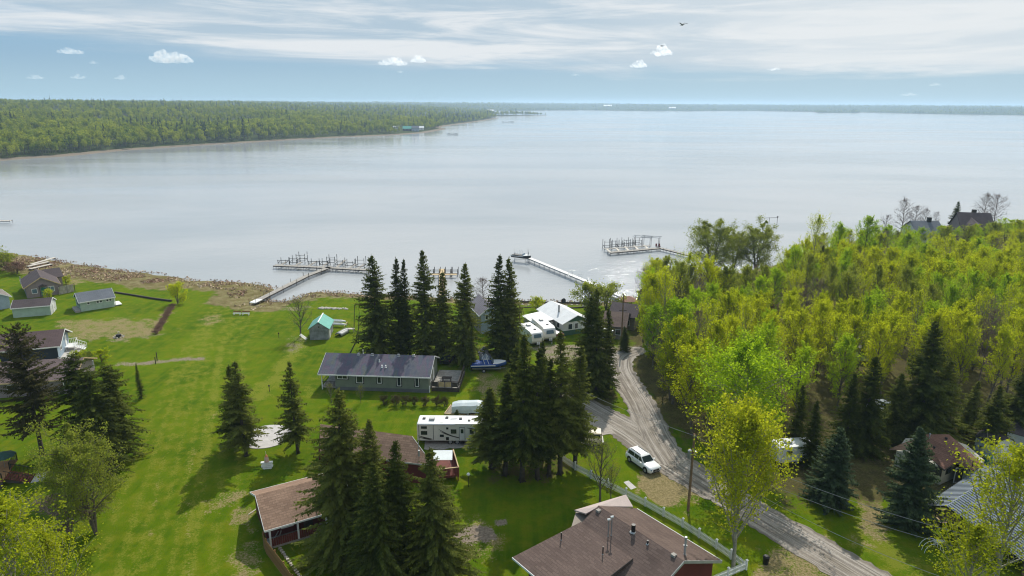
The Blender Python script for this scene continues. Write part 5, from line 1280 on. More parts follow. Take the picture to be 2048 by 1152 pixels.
h = House('grey_house', 'grey house with a low gable roof at the left edge, beside the mauve house', 'house', W(-32, 625), W(22, 615.5)); L = h.L; h.gable_walls(0, L, 0, 8, 2.7, 1.3, MT['s_blue'], 'y'); h.gable_roof(0, L, 0, 8, 2.7, 1.3, MT['sh_tan'], 'y', ov=.5, og=.4, trim=MT['white']); h.window(('f', 0), L-2.5, 1.0, .7, .9, 'white'); h.window(('r', L), 3, 1.0, .8, .9)

# --- O: brown-roofed house with white trim and stairs; P: brown roof below it
h = House('blue_house', 'blue house with shade painted into its dark walls, a purple-brown roof, white trim and pale blue end wall', 'house', W(0, 731), W(118, 719)); L = h.L; D = 7.6
h.gable_walls(0, L, 0, D, 2.7, 1.7, MT['s_navy']); rf = h.gable_roof(0, L, 0, D, 2.7, 1.7, m_shingle('plum_brown_shingles', (.12, .082, .082), (.09, .06, .06)), ov=.5, og=.7, trim=MT['white'])  # shade below the eaves is put into the siding colour of these walls
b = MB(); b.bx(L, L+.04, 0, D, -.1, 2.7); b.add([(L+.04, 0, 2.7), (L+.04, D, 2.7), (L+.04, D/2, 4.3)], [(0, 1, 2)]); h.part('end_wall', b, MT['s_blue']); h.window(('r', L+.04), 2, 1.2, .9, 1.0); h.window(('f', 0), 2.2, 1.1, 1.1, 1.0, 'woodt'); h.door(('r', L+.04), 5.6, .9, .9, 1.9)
st = House('white_stairs', 'white landing and stairs with white railings at the end of the blue house', 'stairs', h.P0, rz=h.rz, L=3)
b = MB(); b.bx(L+.1, L+1.7, 4.2, 6.6, .75, .85); st.part('landing', b, MT['white'])
for k in range(5): b = MB(); b.bx(L+1.7+k*.3, L+2.0+k*.3, 4.3, 5.6, .62-k*.15, .68-k*.15); st.part('tread', b, MT['white'])
for y in (4.25, 5.65):
    b = MB(); b.bar((L+1.65, y, 1.75), (L+3.3, y, .95), .06, .08); st.part('handrail', b, MT['white'])
    for k in range(7): b = MB(); x = L+1.65+k*.27; z = 1.75-(x-L-1.65)*.48; b.bx(x-.025, x+.025, y-.025, y+.025, max(0, z-1.0), z); st.part('baluster', b, MT['white'])
b = MB(); b.bar((L+.1, 6.6, 1.75), (L+1.7, 6.6, 1.75), .06, .08); b.bar((L+1.7, 5.7, 1.75), (L+1.7, 6.6, 1.75), .06, .08); st.part('handrail', b, MT['white'])
for k in range(6): b = MB(); b.bx(L+.2+k*.28, L+.25+k*.28, 6.58, 6.62, .8, 1.75); st.part('baluster', b, MT['white'])
for x, y in ((L+.2, 4.3), (L+1.6, 4.3), (L+1.6, 6.5)): b = MB(); b.bx(x-.06, x+.06, y-.06, y+.06, -.1, .8); st.part('stair_post', b, MT['white'])
pt = MB(); pp = [W(a, b_, 0)+Vector((0, 0, .07)) for a, b_ in ((119, 720), (152, 717), (172, 690), (135, 692))]; pt.slab(pp, .12); tag(pt.build('patio', MT['conc']), kind='structure')
h = House('brown_bungalow', 'brown-roofed bungalow mostly hidden behind the dark spruces at the left edge', 'house', W(-30, 798), W(150, 786)); L = h.L; h.gable_walls(0, L, 0, 8.5, 2.6, 1.7, MT['s_mauve']); rf = h.gable_roof(0, L, 0, 8.5, 2.6, 1.7, m_shingle('faded_brown_shingles', (.17, .125, .12), (.12, .09, .09)), ov=.5, og=.4, trim=MT['woodt'])
for x, y in ((3, 2), (9, 5), (15, 2.5)): b = MB(); b.tube((x, y, 3.2), (x, y, 4.4), .1, .1, 6); b.build('roof_vent', MT['alu'], rf)
h.window(('f', 0), 4, 1, 1.2, 1); h.window(('f', 0), 12, 1, 1.2, 1)

# --- left deck with steps
dk = House('brown_deck', 'reddish-brown deck with black railings at the left edge of the photo', 'deck', W(-40, 985), W(8, 978)); L = dk.L
b = MB(); b.bx(0, L, 0, 5.5, .95, 1.07); dk.part('deck_floor', b, MT['woodb'])
for k in range(9): b = MB(); b.bx(L+.02+k*.28, L+.27+k*.28, .6, 2.6, .92-k*.105, .97-k*.105); dk.part('stair_tread', b, MT['woodr'])
b = MB(); b.bx(0, L, .02, .08, -.1, .95); b.slab([(L, .6, .9), (L+2.6, .6, 0.02), (L+2.6, .64, 0.02), (L, .64, .9)], .3); dk.part('skirt', b, MT['darkwood'])
for y in (.1, 2.8, 5.4): b = MB(); b.bx(L-.1, L, y-.05, y+.05, 1.07, 2.05); dk.part('railing_post', b, MT['blackp'])
b = MB(); b.bar((L-.05, 2.8, 2.05), (L-.05, 5.4, 2.05), .07, .06); b.bar((0, 5.4, 2.05), (L, 5.4, 2.05), .07, .06); b.bar((L, .65, 2.0), (L+2.5, .65, 1.0), .06, .06); b.bar((L, 2.55, 2.0), (L+2.5, 2.55, 1.0), .06, .06)
for k in range(12): b.bar((L-.05, 2.9+k*.21, 1.1), (L-.05, 2.9+k*.21, 2.03), .03, .03)
for k in range(14): b.bar((.1+k*L/14, 5.4, 1.1), (.1+k*L/14, 5.4, 2.03), .03, .03)
for k in range(6): x = L+.2+k*.42; b.bar((x, .65, .9-k*.16), (x, .65, 1.95-k*.16), .03, .03); b.bar((x, 2.55, .9-k*.16), (x, 2.55, 1.95-k*.16), .03, .03)
dk.part('railing', b, MT['blackp'])
b = MB(); b.bx(L+2.6, L+3.9, .5, 2.8, -.02, .08); dk.part('landing_slab', b, MT['conc'])
t = thing('patio_umbrella', 'dark green folded-out patio cover standing on the brown deck', 'umbrella', place_local(dk, 1.6, 3.6, 1.07)); b = MB()
for k in range(8):
    a0, a1 = k*math.pi/4, (k+1)*math.pi/4; b.add([(0, 0, 2.1), (1.4*math.cos(a0), 1.4*math.sin(a0), 1.6), (1.4*math.cos(a1), 1.4*math.sin(a1), 1.6), (0, 0, 2.05), (1.4*math.cos(a0), 1.4*math.sin(a0), 1.56), (1.4*math.cos(a1), 1.4*math.sin(a1), 1.56)], [(0, 1, 2), (5, 4, 3), (1, 4, 5, 2)])
b.build('canopy', m_plain('dark_green_canvas', (.02, .06, .05)), t); b = MB(); b.tube((0, 0, 0), (0, 0, 2.1), .03, .03, 6); b.build('pole', MT['steel'], t)

# --- Q: white-roofed cottage and its flat annex by the lake
h = House('white_roof_cottage', 'lakeside cottage with a bright white gable roof and green lower walls', 'cottage', W(1126, 672), W(1178, 664)); L = h.L; D = 10.5
q = h.loc(W(1118, 611, 4.4)); 
h.gable_walls(0, L, 0, D, 2.7, 1.3, MT['s_white'], 'y'); rf = h.gable_roof(0, L, 0, D, 2.7, 1.3, MT['whiteroof'], 'y', ov=.5, og=.5, th=.12)
b = MB(); b.bx(-.04, L+.04, -.04, D, -.1, 1.0); h.part('green_wall_band', b, MT['s_green']); b = MB(); b.add([(.1, -.05, 2.75), (L-.1, -.05, 2.75), (L/2, -.05, 3.9)], [(0, 1, 2)]); h.part('green_gable', b, MT['s_green'])
h.window(('f', 0), 1.6, 1.2, .9, 1.1); h.window(('f', 0), 3.0, 1.2, .7, 1.1); h.door(('f', -.04), 4.6, .2, .9, 2.0); h.window(('l', 0), 2, 1.2, 1, 1)
b = MB(); b.tube((1.6, 4.8, 3.2), (1.6, 4.8, 5.0), .2, .2, 8); h.part('chimney', b, MT['steel'], rf)
h2 = House('white_annex', 'low lean-to annex with a white roof joined to the left of the white-roofed cottage', 'annex', h.P0, rz=h.rz, L=5)
b = MB(); b.bx(-4.6, -.1, 3.2, 8.6, -.1, 2.2); h2.part('wall', b, MT['s_weather']); b = MB(); b.slab([(-4.9, 2.9, 2.35), (-.55, 2.9, 2.75), (-.55, 8.9, 2.75), (-4.9, 8.9, 2.35)], .1); h2.part('roof', b, MT['whiteroof']); h2.window(('f', 3.2), -1.2, 1, .7, 1)

# --- S, T: other lake houses
h = House('lake_house', 'two-storey pale blue lake house with a mauve-grey roof behind the spruces', 'house', W(962, 668), W(1000, 664)); L = h.L; h.gable_walls(0, L, 0, 8, 4.2, 1.6, MT['s_blue'], 'y'); rf = h.gable_roof(0, L, 0, 8, 4.2, 1.6, m_shingle('mauve_shingles', (.22, .20, .22), (.18, .16, .18)), 'y', ov=.5, og=.4, trim=MT['white'])
h.window(('f', 0), 1.2, 3.0, .5, .9, 'white'); h.window(('f', 0), 2.4, 3.0, .5, .9, 'white'); h.window(('f', 0), 3, .9, 1, 1); b = MB(); b.tube((2.6, 3.2, 5.2), (2.6, 3.2, 6.9), .13, .13, 6); h.part('chimney', b, MT['blackp'], rf)
b = MB(); b.bx(-.04, 0, 0, 8, -.1, 4.2); h.part('brown_side_wall', b, MT['s_tan'])
for (a, b_, d, e, D, rz, lb, rm, wm, HH) in (((1206, 676), (1248, 680), 0, 0, 8, 0, 'brown-roofed lake house left of the woods, lower roof nearer the road', 'sh_brown', 's_tan', 2.7),
                                    ((1218, 655), (1268, 662), 0, 0, 7, 0, 'dark brown roofed lake house just behind the nearer brown roof', 'sh_dark', 's_tan', 2.9)):
    h = House('lake_house', lb, 'house', W(*a), W(*b_)); L = h.L; h.gable_walls(0, L, 0, D, HH, 1.6, MT[wm]); h.gable_roof(0, L, 0, D, HH, 1.6, MT[rm], ov=.4, og=.4, trim=MT['darkwood']); h.window(('f', 0), L*.3, 1, 1, 1); h.window(('f', 0), L*.7, 1, 1, 1)
h = House('white_porch_shed', 'small white-roofed shed in front of the brown-roofed lake house', 'shed', W(1190, 686), W(1222, 683)); L = h.L; b = MB(); b.bx(0, L, 0, 3, -.1, 2.2); h.part('wall', b, MT['s_white']); b = MB(); b.slab([(-.3, -.3, 2.3), (L+.3, -.3, 2.3), (L+.3, 3.3, 2.75), (-.3, 3.3, 2.75)], .1); h.part('roof', b, MT['whiteroof']); h.window(('f', 0), L*.6, 1, .9, .9); h.door(('f', 0), L*.25, 0, .85, 1.9, 'darkwood')
g = House('gazebo', 'small reddish-brown roofed gazebo on posts at the lake end of the woods', 'gazebo', W(1250, 624), W(1272, 623)); L = g.L
for x in (.1, L-.1):
    for y in (.1, 2.9): b = MB(); b.bx(x-.07, x+.07, y-.07, y+.07, -.1, 2.35); g.part('post', b, MT['woodb'])
b = MB(); c = (L/2, 1.5, 3.3)
for p, q in (((-.4, -.4), (L+.4, -.4)), ((L+.4, -.4), (L+.4, 3.4)), ((L+.4, 3.4), (-.4, 3.4)), ((-.4, 3.4), (-.4, -.4))): b.slab([(p[0], p[1], 2.4), (q[0], q[1], 2.4), c], .08)
g.part('roof', b, m_plain('russet_roof', (.25, .12, .08))); b = MB(); b.bx(0, L, 0, 3, -.05, .12); g.part('floor', b, MT['woodg'])

# --- U: houses in and behind the woods
def wood_house(name, label, p0, p1, D, H, rise, roof, wall, ridge='x', trim=None, cat='house'):
    h = House(name, label, cat, p0, p1); L = h.L; h.gable_walls(0, L, 0, D, H, rise, MT[wall], ridge); h.gable_roof(0, L, 0, D, H, rise, MT[roof], ridge, ov=.5, og=.4, trim=trim); h.window(('f', 0), L*.3, 1, 1.2, 1); h.window(('f', 0), L*.7, 1, 1.2, 1); h.door(('f', 0), L*.5, .05, .9, 2.0); return h
wood_house('lake_lodge', 'large brown-roofed lakeside house seen through the trees below the willows', W(1318, 640), W(1440, 632), 12, 3.0, 3.0, 'sh_tan', 's_tan')
wood_house('dark_house', 'dark-walled house with a white roof edge showing behind yellow trees below the willows', W(1447, 640), W(1500, 648), 9, 4.2, 2.0, 'sh_dark', 's_navy', trim=MT['white'])
wood_house('wood_cottage', 'pale cottage roof glimpsed deep in the woods', W(1675, 716), W(1745, 724), 8, 2.7, 1.6, 'sh_tan', 's_white', trim=MT['white'])
wood_house('point_house', 'house with a grey roof and dark chimney on the point', W(1832, 486), W(1886, 487), 11, 3.2, 3.4, 'sh_grey', 's_white')
h = wood_house('point_house', 'purple-brown roofed house rising above the trees on the point', W(1918, 489), W(1982, 492), 11, 5.4, 4.6, 'sh_dark', 's_mauve', trim=MT['darkwood'])
b = MB(); b.bx(4.6, 5.8, 6.2, 7.2, 7.5, 11.0); h.part('chimney', b, MT['darkwood'])
b = MB(); b.slab([(1.2, -1.2, 5.2), (3.6, -1.2, 7.4), (3.6, 4.6, 9.0), (1.2, 2.2, 6.9)], .15); b.slab([(3.6, -1.2, 7.4), (6.0, -1.2, 5.2), (6.0, 2.2, 6.9), (3.6, 4.6, 9.0)], .15); h.part('dormer_roof', b, MT['sh_dark'])
b = MB(); b.bx(1.5, 5.7, -.9, .5, 0, 5.2); b.add([(1.5, -.9, 5.2), (5.7, -.9, 5.2), (3.6, -.9, 7.1)], [(0, 1, 2)]); h.part('dormer_wall', b, MT['s_mauve'])
h = [o for o in COL.objects if o.get('label', '').startswith('house with a grey roof')][0]
b = MB(); b.bx(5.2, 6.4, 4.8, 5.8, 4.5, 8.0); b.build('chimney', MT['blackp'], h)

# --- garden shed behind the speedboat
h = House('garden_shed', 'small grey-roofed garden shed behind the blue speedboat', 'shed', W(962, 736), W(981, 735)); L = h.L; h.gable_walls(0, L, 0, 2.8, 2.0, .8, MT['s_blue'], 'y'); h.gable_roof(0, L, 0, 2.8, 2.0, .8, MT['sh_grey'], 'y', ov=.2, og=.2); h.door(('f', 0), L/2, 0, .8, 1.7)

# --- far shore buildings
def far_house(label, px, py, w, d, H, rise, roof, wall, rz=0, name='far_house', cat='house'):
    p = W(px, py, WATER); p.z = gz(p.x, p.y); h = House(name, label, cat, p, rz=rz, L=w); h.gable_walls(0, w, 0, d, H, rise, MT[wall]); h.gable_roof(0, w, 0, d, H, rise, MT[roof], ov=.5, og=.4)
    for k in (.25, .7): h.window(('f', 0), w*k, 1, 1.6, 1.2, 'white')
    return h
far_house('far cottage with a pale green metal roof on the little headland', 806, 265, 13, 9, 3.2, 3.6, 'teal', 's_navy', .15)
far_house('far dark blue house beside the pale green roofed one on the headland', 824, 265, 11, 9, 5.0, 3.0, 'sh_grey', 's_blue', .2)
far_house('far white-roofed cottage at the right of the headland group', 834, 262.5, 11, 8, 3.4, 2.6, 'whiteroof', 's_white', .1)
far_house('far white cottage at the left of the headland group', 787, 263, 9, 7, 3.0, 2.0, 'whiteroof', 's_white', .1)
far_house('far white building near the tip of the wooded shore', 973, 223.3, 40, 20, 5, 4, 'whiteroof', 's_white')
for k, (a, b_, w) in enumerate([(865, 238, 14), (899, 238.5, 14)]):
    p = W(a, b_+16, WATER); p = Vector((p.x, p.y, gz(p.x, p.y)))
for k, (a, b_, w, lb) in enumerate([(1207, 219.3, 60, 'tiny white building on the far shore, left one of two'), (1338, 221.4, 45, 'tiny white building on the far shore, right one of two')]):
    far_house(lb, a, b_, w, 20, 7, 5, 'whiteroof', 's_white')
# ------------------------------------------------------------------ vehicles, boats, trailers
def at_local(o, x, y, z=0):
    c, s_ = math.cos(o.rotation_euler[2]), math.sin(o.rotation_euler[2]); l = o.location; return Vector((l.x+x*c-y*s_, l.y+x*s_+y*c, l.z+z))
def wheel(par, x, y, r=.37, w=.24, rim='alu', name='wheel', side=1):
    o = bpy.data.objects.new(name, None); o.location = (x, y, r); link(o, par)
    b = MB(); b.tube((0, -w/2, 0), (0, w/2, 0), r, r, 18); b.build('tyre', MT['rubber'], o)
    b = MB(); b.tube((0, -w/2-.012, 0), (0, w/2+.012, 0), r*.62, r*.62, 14)
    for k in range(5): a = k*1.2566; b.box((math.cos(a)*r*.3, side*(w/2+.02), math.sin(a)*r*.3), (.06, .02, .06))
    b.build('rim', MT[rim], o); return o
def suv(label, p, rz, paint, L=5.0, Wd=1.98, H=1.75, name='parked_suv', rails=True):
    """front looks along +x"""
    t = thing(name, label, 'car', p, rz); hw = Wd/2
    # lower body: stations along x, each a rounded section
    def sec(x, zb, zt, w, r=.10): return [(x, -w+r*.3, zb), (x, -w, zb+.12), (x, -w, zt-.28), (x, -w+.05, zt-.07), (x, -w+.18, zt), (x, w-.18, zt), (x, w-.05, zt-.07), (x, w, zt-.28), (x, w, zb+.12), (x, w-r*.3, zb)]
    st = [(-L/2, .42, .98, hw*.84), (-L/2+.10, .32, 1.06, hw*.94), (-L/2+.5, .28, 1.08, hw), (-.3, .26, 1.08, hw), (.9, .26, 1.07, hw), (1.35, .27, 1.04, hw), (L/2-.45, .29, .98, hw*.97), (L/2-.12, .32, .92, hw*.90), (L/2, .42, .80, hw*.78)]
    b = MB(); b.loft([sec(*s_) for s_ in st]); body = b.build('body', MT[paint], t, True)
    # cabin
    def cs(x, z, w): return (x, w, z)
    rf = H; lo = 1.05
    cab = [[(-L/2+.22, -hw+.13, lo), (1.12, -hw+.13, lo), (1.12, hw-.13, lo), (-L/2+.22, hw-.13, lo)],
           [(-L/2+.42, -hw+.27, rf-.09), (.42, -hw+.27, rf-.09), (.42, hw-.27, rf-.09), (-L/2+.42, hw-.27, rf-.09)],
           [(-L/2+.60, -hw+.36, rf), (.18, -hw+.36, rf), (.18, hw-.36, rf), (-L/2+.60, hw-.36, rf)]]
    b = MB(); b.loft([r[::1] for r in cab]); b.build('cabin', MT[paint], t)
    def pane(nm, q, off):
        b = MB(); q = [Vector(x) for x in q]; o = Vector(off); b.add([x+o for x in q]+[x-o for x in q], [(0, 1, 2, 3), (7, 6, 5, 4), (0, 4, 5, 1), (1, 5, 6, 2), (2, 6, 7, 3), (3, 7, 4, 0)]); return b.build(nm, MT['glass'], t)
    def side(sg, x0, x1, x0t, x1t):
        y0, y1 = sg*(hw-.13), sg*(hw-.27); f = lambda zz: y0+(y1-y0)*(zz-lo)/(rf-.09-lo)
        zb, zt = lo+.06, rf-.17; pane('side_window', [(x0, f(zb), zb), (x1, f(zb), zb), (x1t, f(zt), zt), (x0t, f(zt), zt)], (0, sg*.022, .004))
    for sg in (-1, 1):
        side(sg, .12, .90, .12, .36); side(sg, -.78, .04, -.78, .04); side(sg, -L/2+.50, -.88, -L/2+.64, -.88)
    f = lambda zz: (1.12-.70*(zz-lo)/(rf-.09-lo)); w = lambda zz: hw-.13-.14*(zz-lo)/(rf-.09-lo)-.08
    z0, z1 = lo+.05, rf-.13; pane('windscreen', [(f(z0), -w(z0), z0), (f(z0), w(z0), z0), (f(z1), w(z1), z1), (f(z1), -w(z1), z1)], (.02, 0, .02))
    g = lambda zz: -L/2+.22+.20*(zz-lo)/(rf-.09-lo); pane('rear_window', [(g(z0+.1), -w(z0), z0+.1), (g(z0+.1), w(z0), z0+.1), (g(z1), w(z1), z1), (g(z1), -w(z1), z1)], (.02, 0, .01))
    for sx in (-L/2+.98, L/2-.98):
        for sy in (-1, 1):
            b = MB(); b.tube((sx, sy*(hw-.10), .42), (sx, sy*(hw+.004), .42), .47, .45, 16); b.build('wheel_arch', MT['blackp'], t); wheel(t, sx, sy*(hw-.12), side=sy)
    b = MB(); b.box((L/2-.02, 0, .66), (.08, .95, .30)); gr = b.build('grille', MT['blackp'], t); b = MB(); b.box((L/2+.03, 0, .66), (.02, .22, .10)); b.build('badge', MT['steel'], gr)
    b = MB(); b.box((L/2-.05, 0, .40), (.12, 1.3, .12)); b.build('bumper_intake', MT['blackp'], t)
    for sg in (-1, 1):
        b = MB(); b.box((L/2-.12, sg*(hw*.80-.12), .76), (.22, .30, .17), sg*-.25); b.build('headlight', MT['glassb'], t)
        b = MB(); b.box((-L/2+.08, sg*(hw-.22), .92), (.12, .16, .34)); b.build('taillight', MT['maroon'], t)
        b = MB(); b.box((.82, sg*(hw+.10), 1.12), (.16, .20, .14)); b.build('mirror', MT[paint], t)
        if rails: b = MB(); b.bar((-L/2+.75, sg*(hw-.42), rf+.05), (.1, sg*(hw-.42), rf+.05), .05, .05); b.build('roof_rail', MT['blackp'], t)
        for x in (.2, -.75): b = MB(); b.box((x-.1, sg*(hw+.015), .95), (.18, .03, .04)); b.build('door_handle', MT['steel'], t)
        b = MB(); b.bx(-1.3, 1.2, min(sg*hw, sg*(hw+.02)), max(sg*hw, sg*(hw+.02)), .30, .42); b.build('sill_trim', MT['blackp'], t)
    return t
fw, rw = W(1289, 945), W(1261, 925); d = (fw-rw); rz = math.atan2(d.y, d.x); nl = Vector((-math.sin(rz), math.cos(rz), 0))
c = (fw+rw)/2+nl*.88
suv('white SUV parked on the grass verge beside the gravel road', Vector((c.x, c.y, .03)), rz, 'carwhite', L=5.1)
def pickup(label, p, rz, paint, name='pickup_truck'):
    t = thing(name, label, 'truck', p, rz); hw = 1.0
    b = MB(); b.loft([[(x, -w, z0), (x, -w, z1-.1), (x, -w+.12, z1), (x, w-.12, z1), (x, w, z1-.1), (x, w, z0)] for x, z0, z1, w in ((-2.8, .5, 1.12, .97), (-2.6, .45, 1.16, hw), (1.2, .45, 1.16, hw), (2.3, .48, 1.12, .97), (2.75, .55, 1.0, .88))]); b.build('body', MT[paint], t)
    b = MB(); b.loft([[(-2.7, -.92, 1.14), (1.5, -.92, 1.14), (1.5, .92, 1.14), (-2.7, .92, 1.14)], [(-2.6, -.78, 1.92), (.8, -.78, 1.92), (.8, .78, 1.92), (-2.6, .78, 1.92)]]); b.build('cab_and_canopy', MT[paint], t)
    b = MB()
    for sg in (-1, 1):
        for x0, x1 in ((-2.45, -.7), (-.5, .25), (.35, .95)): b.box(((x0+x1)/2, sg*.86, 1.52), (x1-x0, .10, .42))
    b.box((-2.66, 0, 1.52), (.08, 1.4, .42)); b.add([(1.45, -.8, 1.2), (1.45, .8, 1.2), (.92, .72, 1.84), (.92, -.72, 1.84), (1.5, -.8, 1.22), (1.5, .8, 1.22), (.97, .72, 1.86), (.97, -.72, 1.86)], [(0, 1, 2, 3), (7, 6, 5, 4), (0, 4, 5, 1), (1, 5, 6, 2), (2, 6, 7, 3), (3, 7, 4, 0)]); b.build('window', MT['glass'], t)
    for sx in (-1.8, 1.85):
        for sy in (-1, 1): wheel(t, sx, sy*.9, .39, side=sy)
    b = MB(); b.box((2.78, 0, .62), (.14, 1.8, .18)); b.box((-2.85, 0, .6), (.14, 1.8, .18)); b.build('bumper', MT['steel'], t)
    for sg in (-1, 1): b = MB(); b.box((2.76, sg*.7, .85), (.08, .3, .18)); b.build('headlight', MT['glassb'], t)
    return t
pickup('beige canopied truck parked behind the roadside grove', W(1163, 886, .02), math.radians(176), 'beige')
suv('black vehicle parked in deep shade behind the sage bungalow', W(898, 722, .02), math.radians(80), 'blackp')
suv('white car in the shade among the dark spruces of the woods', W(1765, 822, .02), math.radians(15), 'carwhite')

def travel_trailer(label, p, rz, L=9.3, Wd=2.5, H=3.1, detail=True, name='travel_trailer', paint='rvwhite'):
    """side facing -y; front (hitch end) along +x"""
    t = thing(name, label, 'trailer', p, rz); zb = .62
    pr = [(0, zb), (0, H-.12), (.12, H), (L-1.15, H), (L-.55, H-.22), (L-.18, H-.75), (L, H-1.5), (L-.05, zb+.35), (L-.4, zb)]
    b = MB(); n = len(pr); b.add([(x, -Wd/2, z) for x, z in pr]+[(x, Wd/2, z) for x, z in pr], [tuple(range(n)), tuple(range(2*n-1, n-1, -1))]+[(i, i+n, (i+1) % n+n, (i+1) % n) for i in range(n)]); body = b.build('body', MT[paint], t)
    rr = pr[1:6]; b = MB()
    for (x0, z0), (x1, z1) in zip(rr[:-1], rr[1:]): b.slab([(x0, -Wd/2-.02, z0+.03), (x1, -Wd/2-.02, z1+.03), (x1, Wd/2+.02, z1+.03), (x0, Wd/2+.02, z0+.03)], .025)
    roof = b.build('roof', m_w if detail else MT['whiteroof'], t)
    for x, y, w, d_, h in (((1.9, 0, .75, .7, .3), (.8, .2, .4, .4, .12), (3.9, .5, .4, .4, .14), (5.8, .2, .4, .4, .14), (7.0, -.3, .35, .35, .1)) if detail else ((L*.3, 0, .9, .7, .28), (L*.7, .2, .4, .4, .12))):
        b = MB(); b.box((x, y, H+.04+h/2), (w, d_, h)); b.build('air_conditioner' if h > .25 else 'roof_vent', MT['alu' if h > .25 else 'blackp'], roof)
    if detail: b = MB(); b.bar((4.4, .1, H+.10), (5.3, .1, H+.16), .06, .05); b.bar((3.0, -.9, H+.02), (3.5, -.9, H+.02), .3, .05); b.build('antenna', MT['alu'], roof)
    y = -Wd/2
    def win(x, z, w, h):
        b = MB(); b.bx(x-w/2, x+w/2, y-.03, y+.02, z-h/2, z+h/2); o = b.build('window', MT['blackp'], t); b = MB(); b.bx(x-w/2+.06, x+w/2-.06, y-.04, y, z-h/2+.06, z+h/2-.06); b.build('pane', MT['glass'], o)
    if detail:
        for q in ((.95, 2.55, .8, .36), (.95, 1.75, .85, .55), (3.35, 1.35, .55, .35), (4.95, 2.0, .75, .62), (7.4, 2.0, .55, .65), (4.1, 2.45, .3, .3)): win(*q)
        b = MB(); b.bx(5.75, 6.45, y-.035, y+.02, zb+.12, 2.55); dr = b.build('door', m_w, t); b = MB(); b.bx(5.92, 6.28, y-.05, y-.03, 1.75, 2.35); b.build('door_window', MT['glass'], dr); b = MB(); b.bx(5.70, 5.745, y-.03, y+.02, zb+.1, 2.6); b.bx(6.455, 6.5, y-.03, y+.02, zb+.1, 2.6); b.bx(5.745, 6.455, y-.03, y+.02, 2.555, 2.6); b.build('door_frame', MT['blackp'], t)
        for x in (.25, 2.2, 7.9): b = MB(); b.bx(x-.03, x+.03, y-.02, y+.01, zb+.1, H-.15); b.build('stripe', MT['blackp'], t)
        for (xa, za), (xb, zb2), (xc, zc) in (((.1, 1.35), (1.2, .95), (2.1, .85)), ((.1, 1.15), (1.3, .8), (2.1, .72)), ((2.9, 2.35), (4.0, 1.5), (5.6, 1.02)), ((3.1, 2.0), (4.4, 1.25), (6.6, .9)), ((6.7, 2.55), (7.6, 2.42), (8.8, 2.1))):
            b = MB(); pv = None
            for k in range(9):
                u = k/8; x = (1-u)**2*xa+2*u*(1-u)*xb+u*u*xc; z = (1-u)**2*za+2*u*(1-u)*zb2+u*u*zc; w_ = .02+.06*math.sin(math.pi*u)
                if pv: b.add([(pv[0], y-.012, pv[1]-pv[2]), (x, y-.012, z-w_), (x, y-.012, z+w_), (pv[0], y-.012, pv[1]+pv[2])], [(0, 1, 2, 3)])
                pv = (x, z, w_)
            b.build('swoosh', MT['darkwood'], t)
        b = MB(); b.bx(5.85, 6.4, y-.35, y, .35, .4); b.build('step', MT['blackp'], t); b = MB(); b.bx(3.9, 4.3, y-.03, y+.02, .7, 1.15); b.build('hatch', MT['blackp'], t)
        b = MB(); b.tube((.1, y-.05, H-.1), (5.2, y-.05, H-.1), .07, .07, 8); b.build('awning_roll', MT['white'], t)
    else:
        win(L*.25, 1.9, .8, .5); win(L*.72, 1.9, .8, .5); b = MB(); b.bx(L*.5, L*.5+.65, y-.03, y+.02, zb+.1, 2.4); b.build('door', m_w, t)
        b = MB(); b.add([(L-.02, -.8, 1.8), (L-.02, .8, 1.8), (L-.26, .7, 2.45), (L-.26, -.7, 2.45)], [(0, 1, 2, 3)]); b.add([(L+.03, -.8, 1.8), (L+.03, .8, 1.8), (L-.18, .7, 2.45), (L-.18, -.7, 2.45)], [(0, 1, 2, 3)]); b.build('front_window', MT['glassb'], t)
    for sx in (L*.48, L*.48+.95) if detail else (L*.45,):
        for sy in (-1, 1): wheel(t, sx, sy*(Wd/2-.2), .36, .22, side=sy)
    b = MB(); b.bx(.1, L-.5, -Wd/2+.15, Wd/2-.15, .5, zb); b.bar((L-.6, -.6, .52), (L+.95, 0, .52), .1, .12); b.bar((L-.6, .6, .52), (L+.95, 0, .52), .1, .12); b.build('chassis', MT['blackp'], t)
    b = MB(); b.tube((L+.25, -.18, .55), (L+.25, -.18, 1.0), .16, .14, 8); b.tube((L+.25, .18, .55), (L+.25, .18, 1.0), .16, .14, 8); b.tube((L+.9, 0, 0), (L+.9, 0, .6), .05, .05, 6); b.build('gas_bottles', MT['white'], t)
    return t
m_w = MT['white']
p = W(835, 889, .02); p2 = W(955, 890, .02); rz = math.atan2((p2-p).y, (p2-p).x)
travel_trailer('long white travel trailer with dark swoosh stripes on the gravel pad below the bungalow', at_local(type('o', (), {'rotation_euler': (0, 0, rz), 'location': p}), 0, 1.25), rz)
b = MB(); 
padm = m_plain('packed_gravel_pad', (.26, .22, .17), .95, var=.25, scale=4)
def pad(name, pxs, m, z=.07, th=.12): b = MB(); b.slab([W(a, b_)+Vector((0, 0, z)) for a, b_ in pxs], th); return tag(b.build(name, m), kind='structure')
pad('gravel_pad', [(889, 829), (985, 831), (985, 812), (902, 811)], padm)
t = thing('timber_edging', 'pale timber edging round the gravel pad of the tarped boat', 'edging', W(889, 829))
for p, q in (((889, 829), (902, 811)), ((889, 829), (985, 831))): b = MB(); b.bar(W(*p)-W(889, 829)+Vector((0, 0, .11)), W(*q)-W(889, 829)+Vector((0, 0, .11)), .14, .16); b.build('timber', MT['woodt'], t)
b = MB(); n = 28; cc = W(533, 873.5); cc.z = .09; b.slab([(cc.x+3.35*math.cos(k*6.283/n), cc.y+3.5*math.sin(k*6.283/n), .09) for k in range(n)], .12); tag(b.build('round_patio', MT['conc']), kind='structure')
pad('garden_path', [(1247, 965), (1257, 962), (1273, 976), (1262, 980)], MT['conc'], .06)

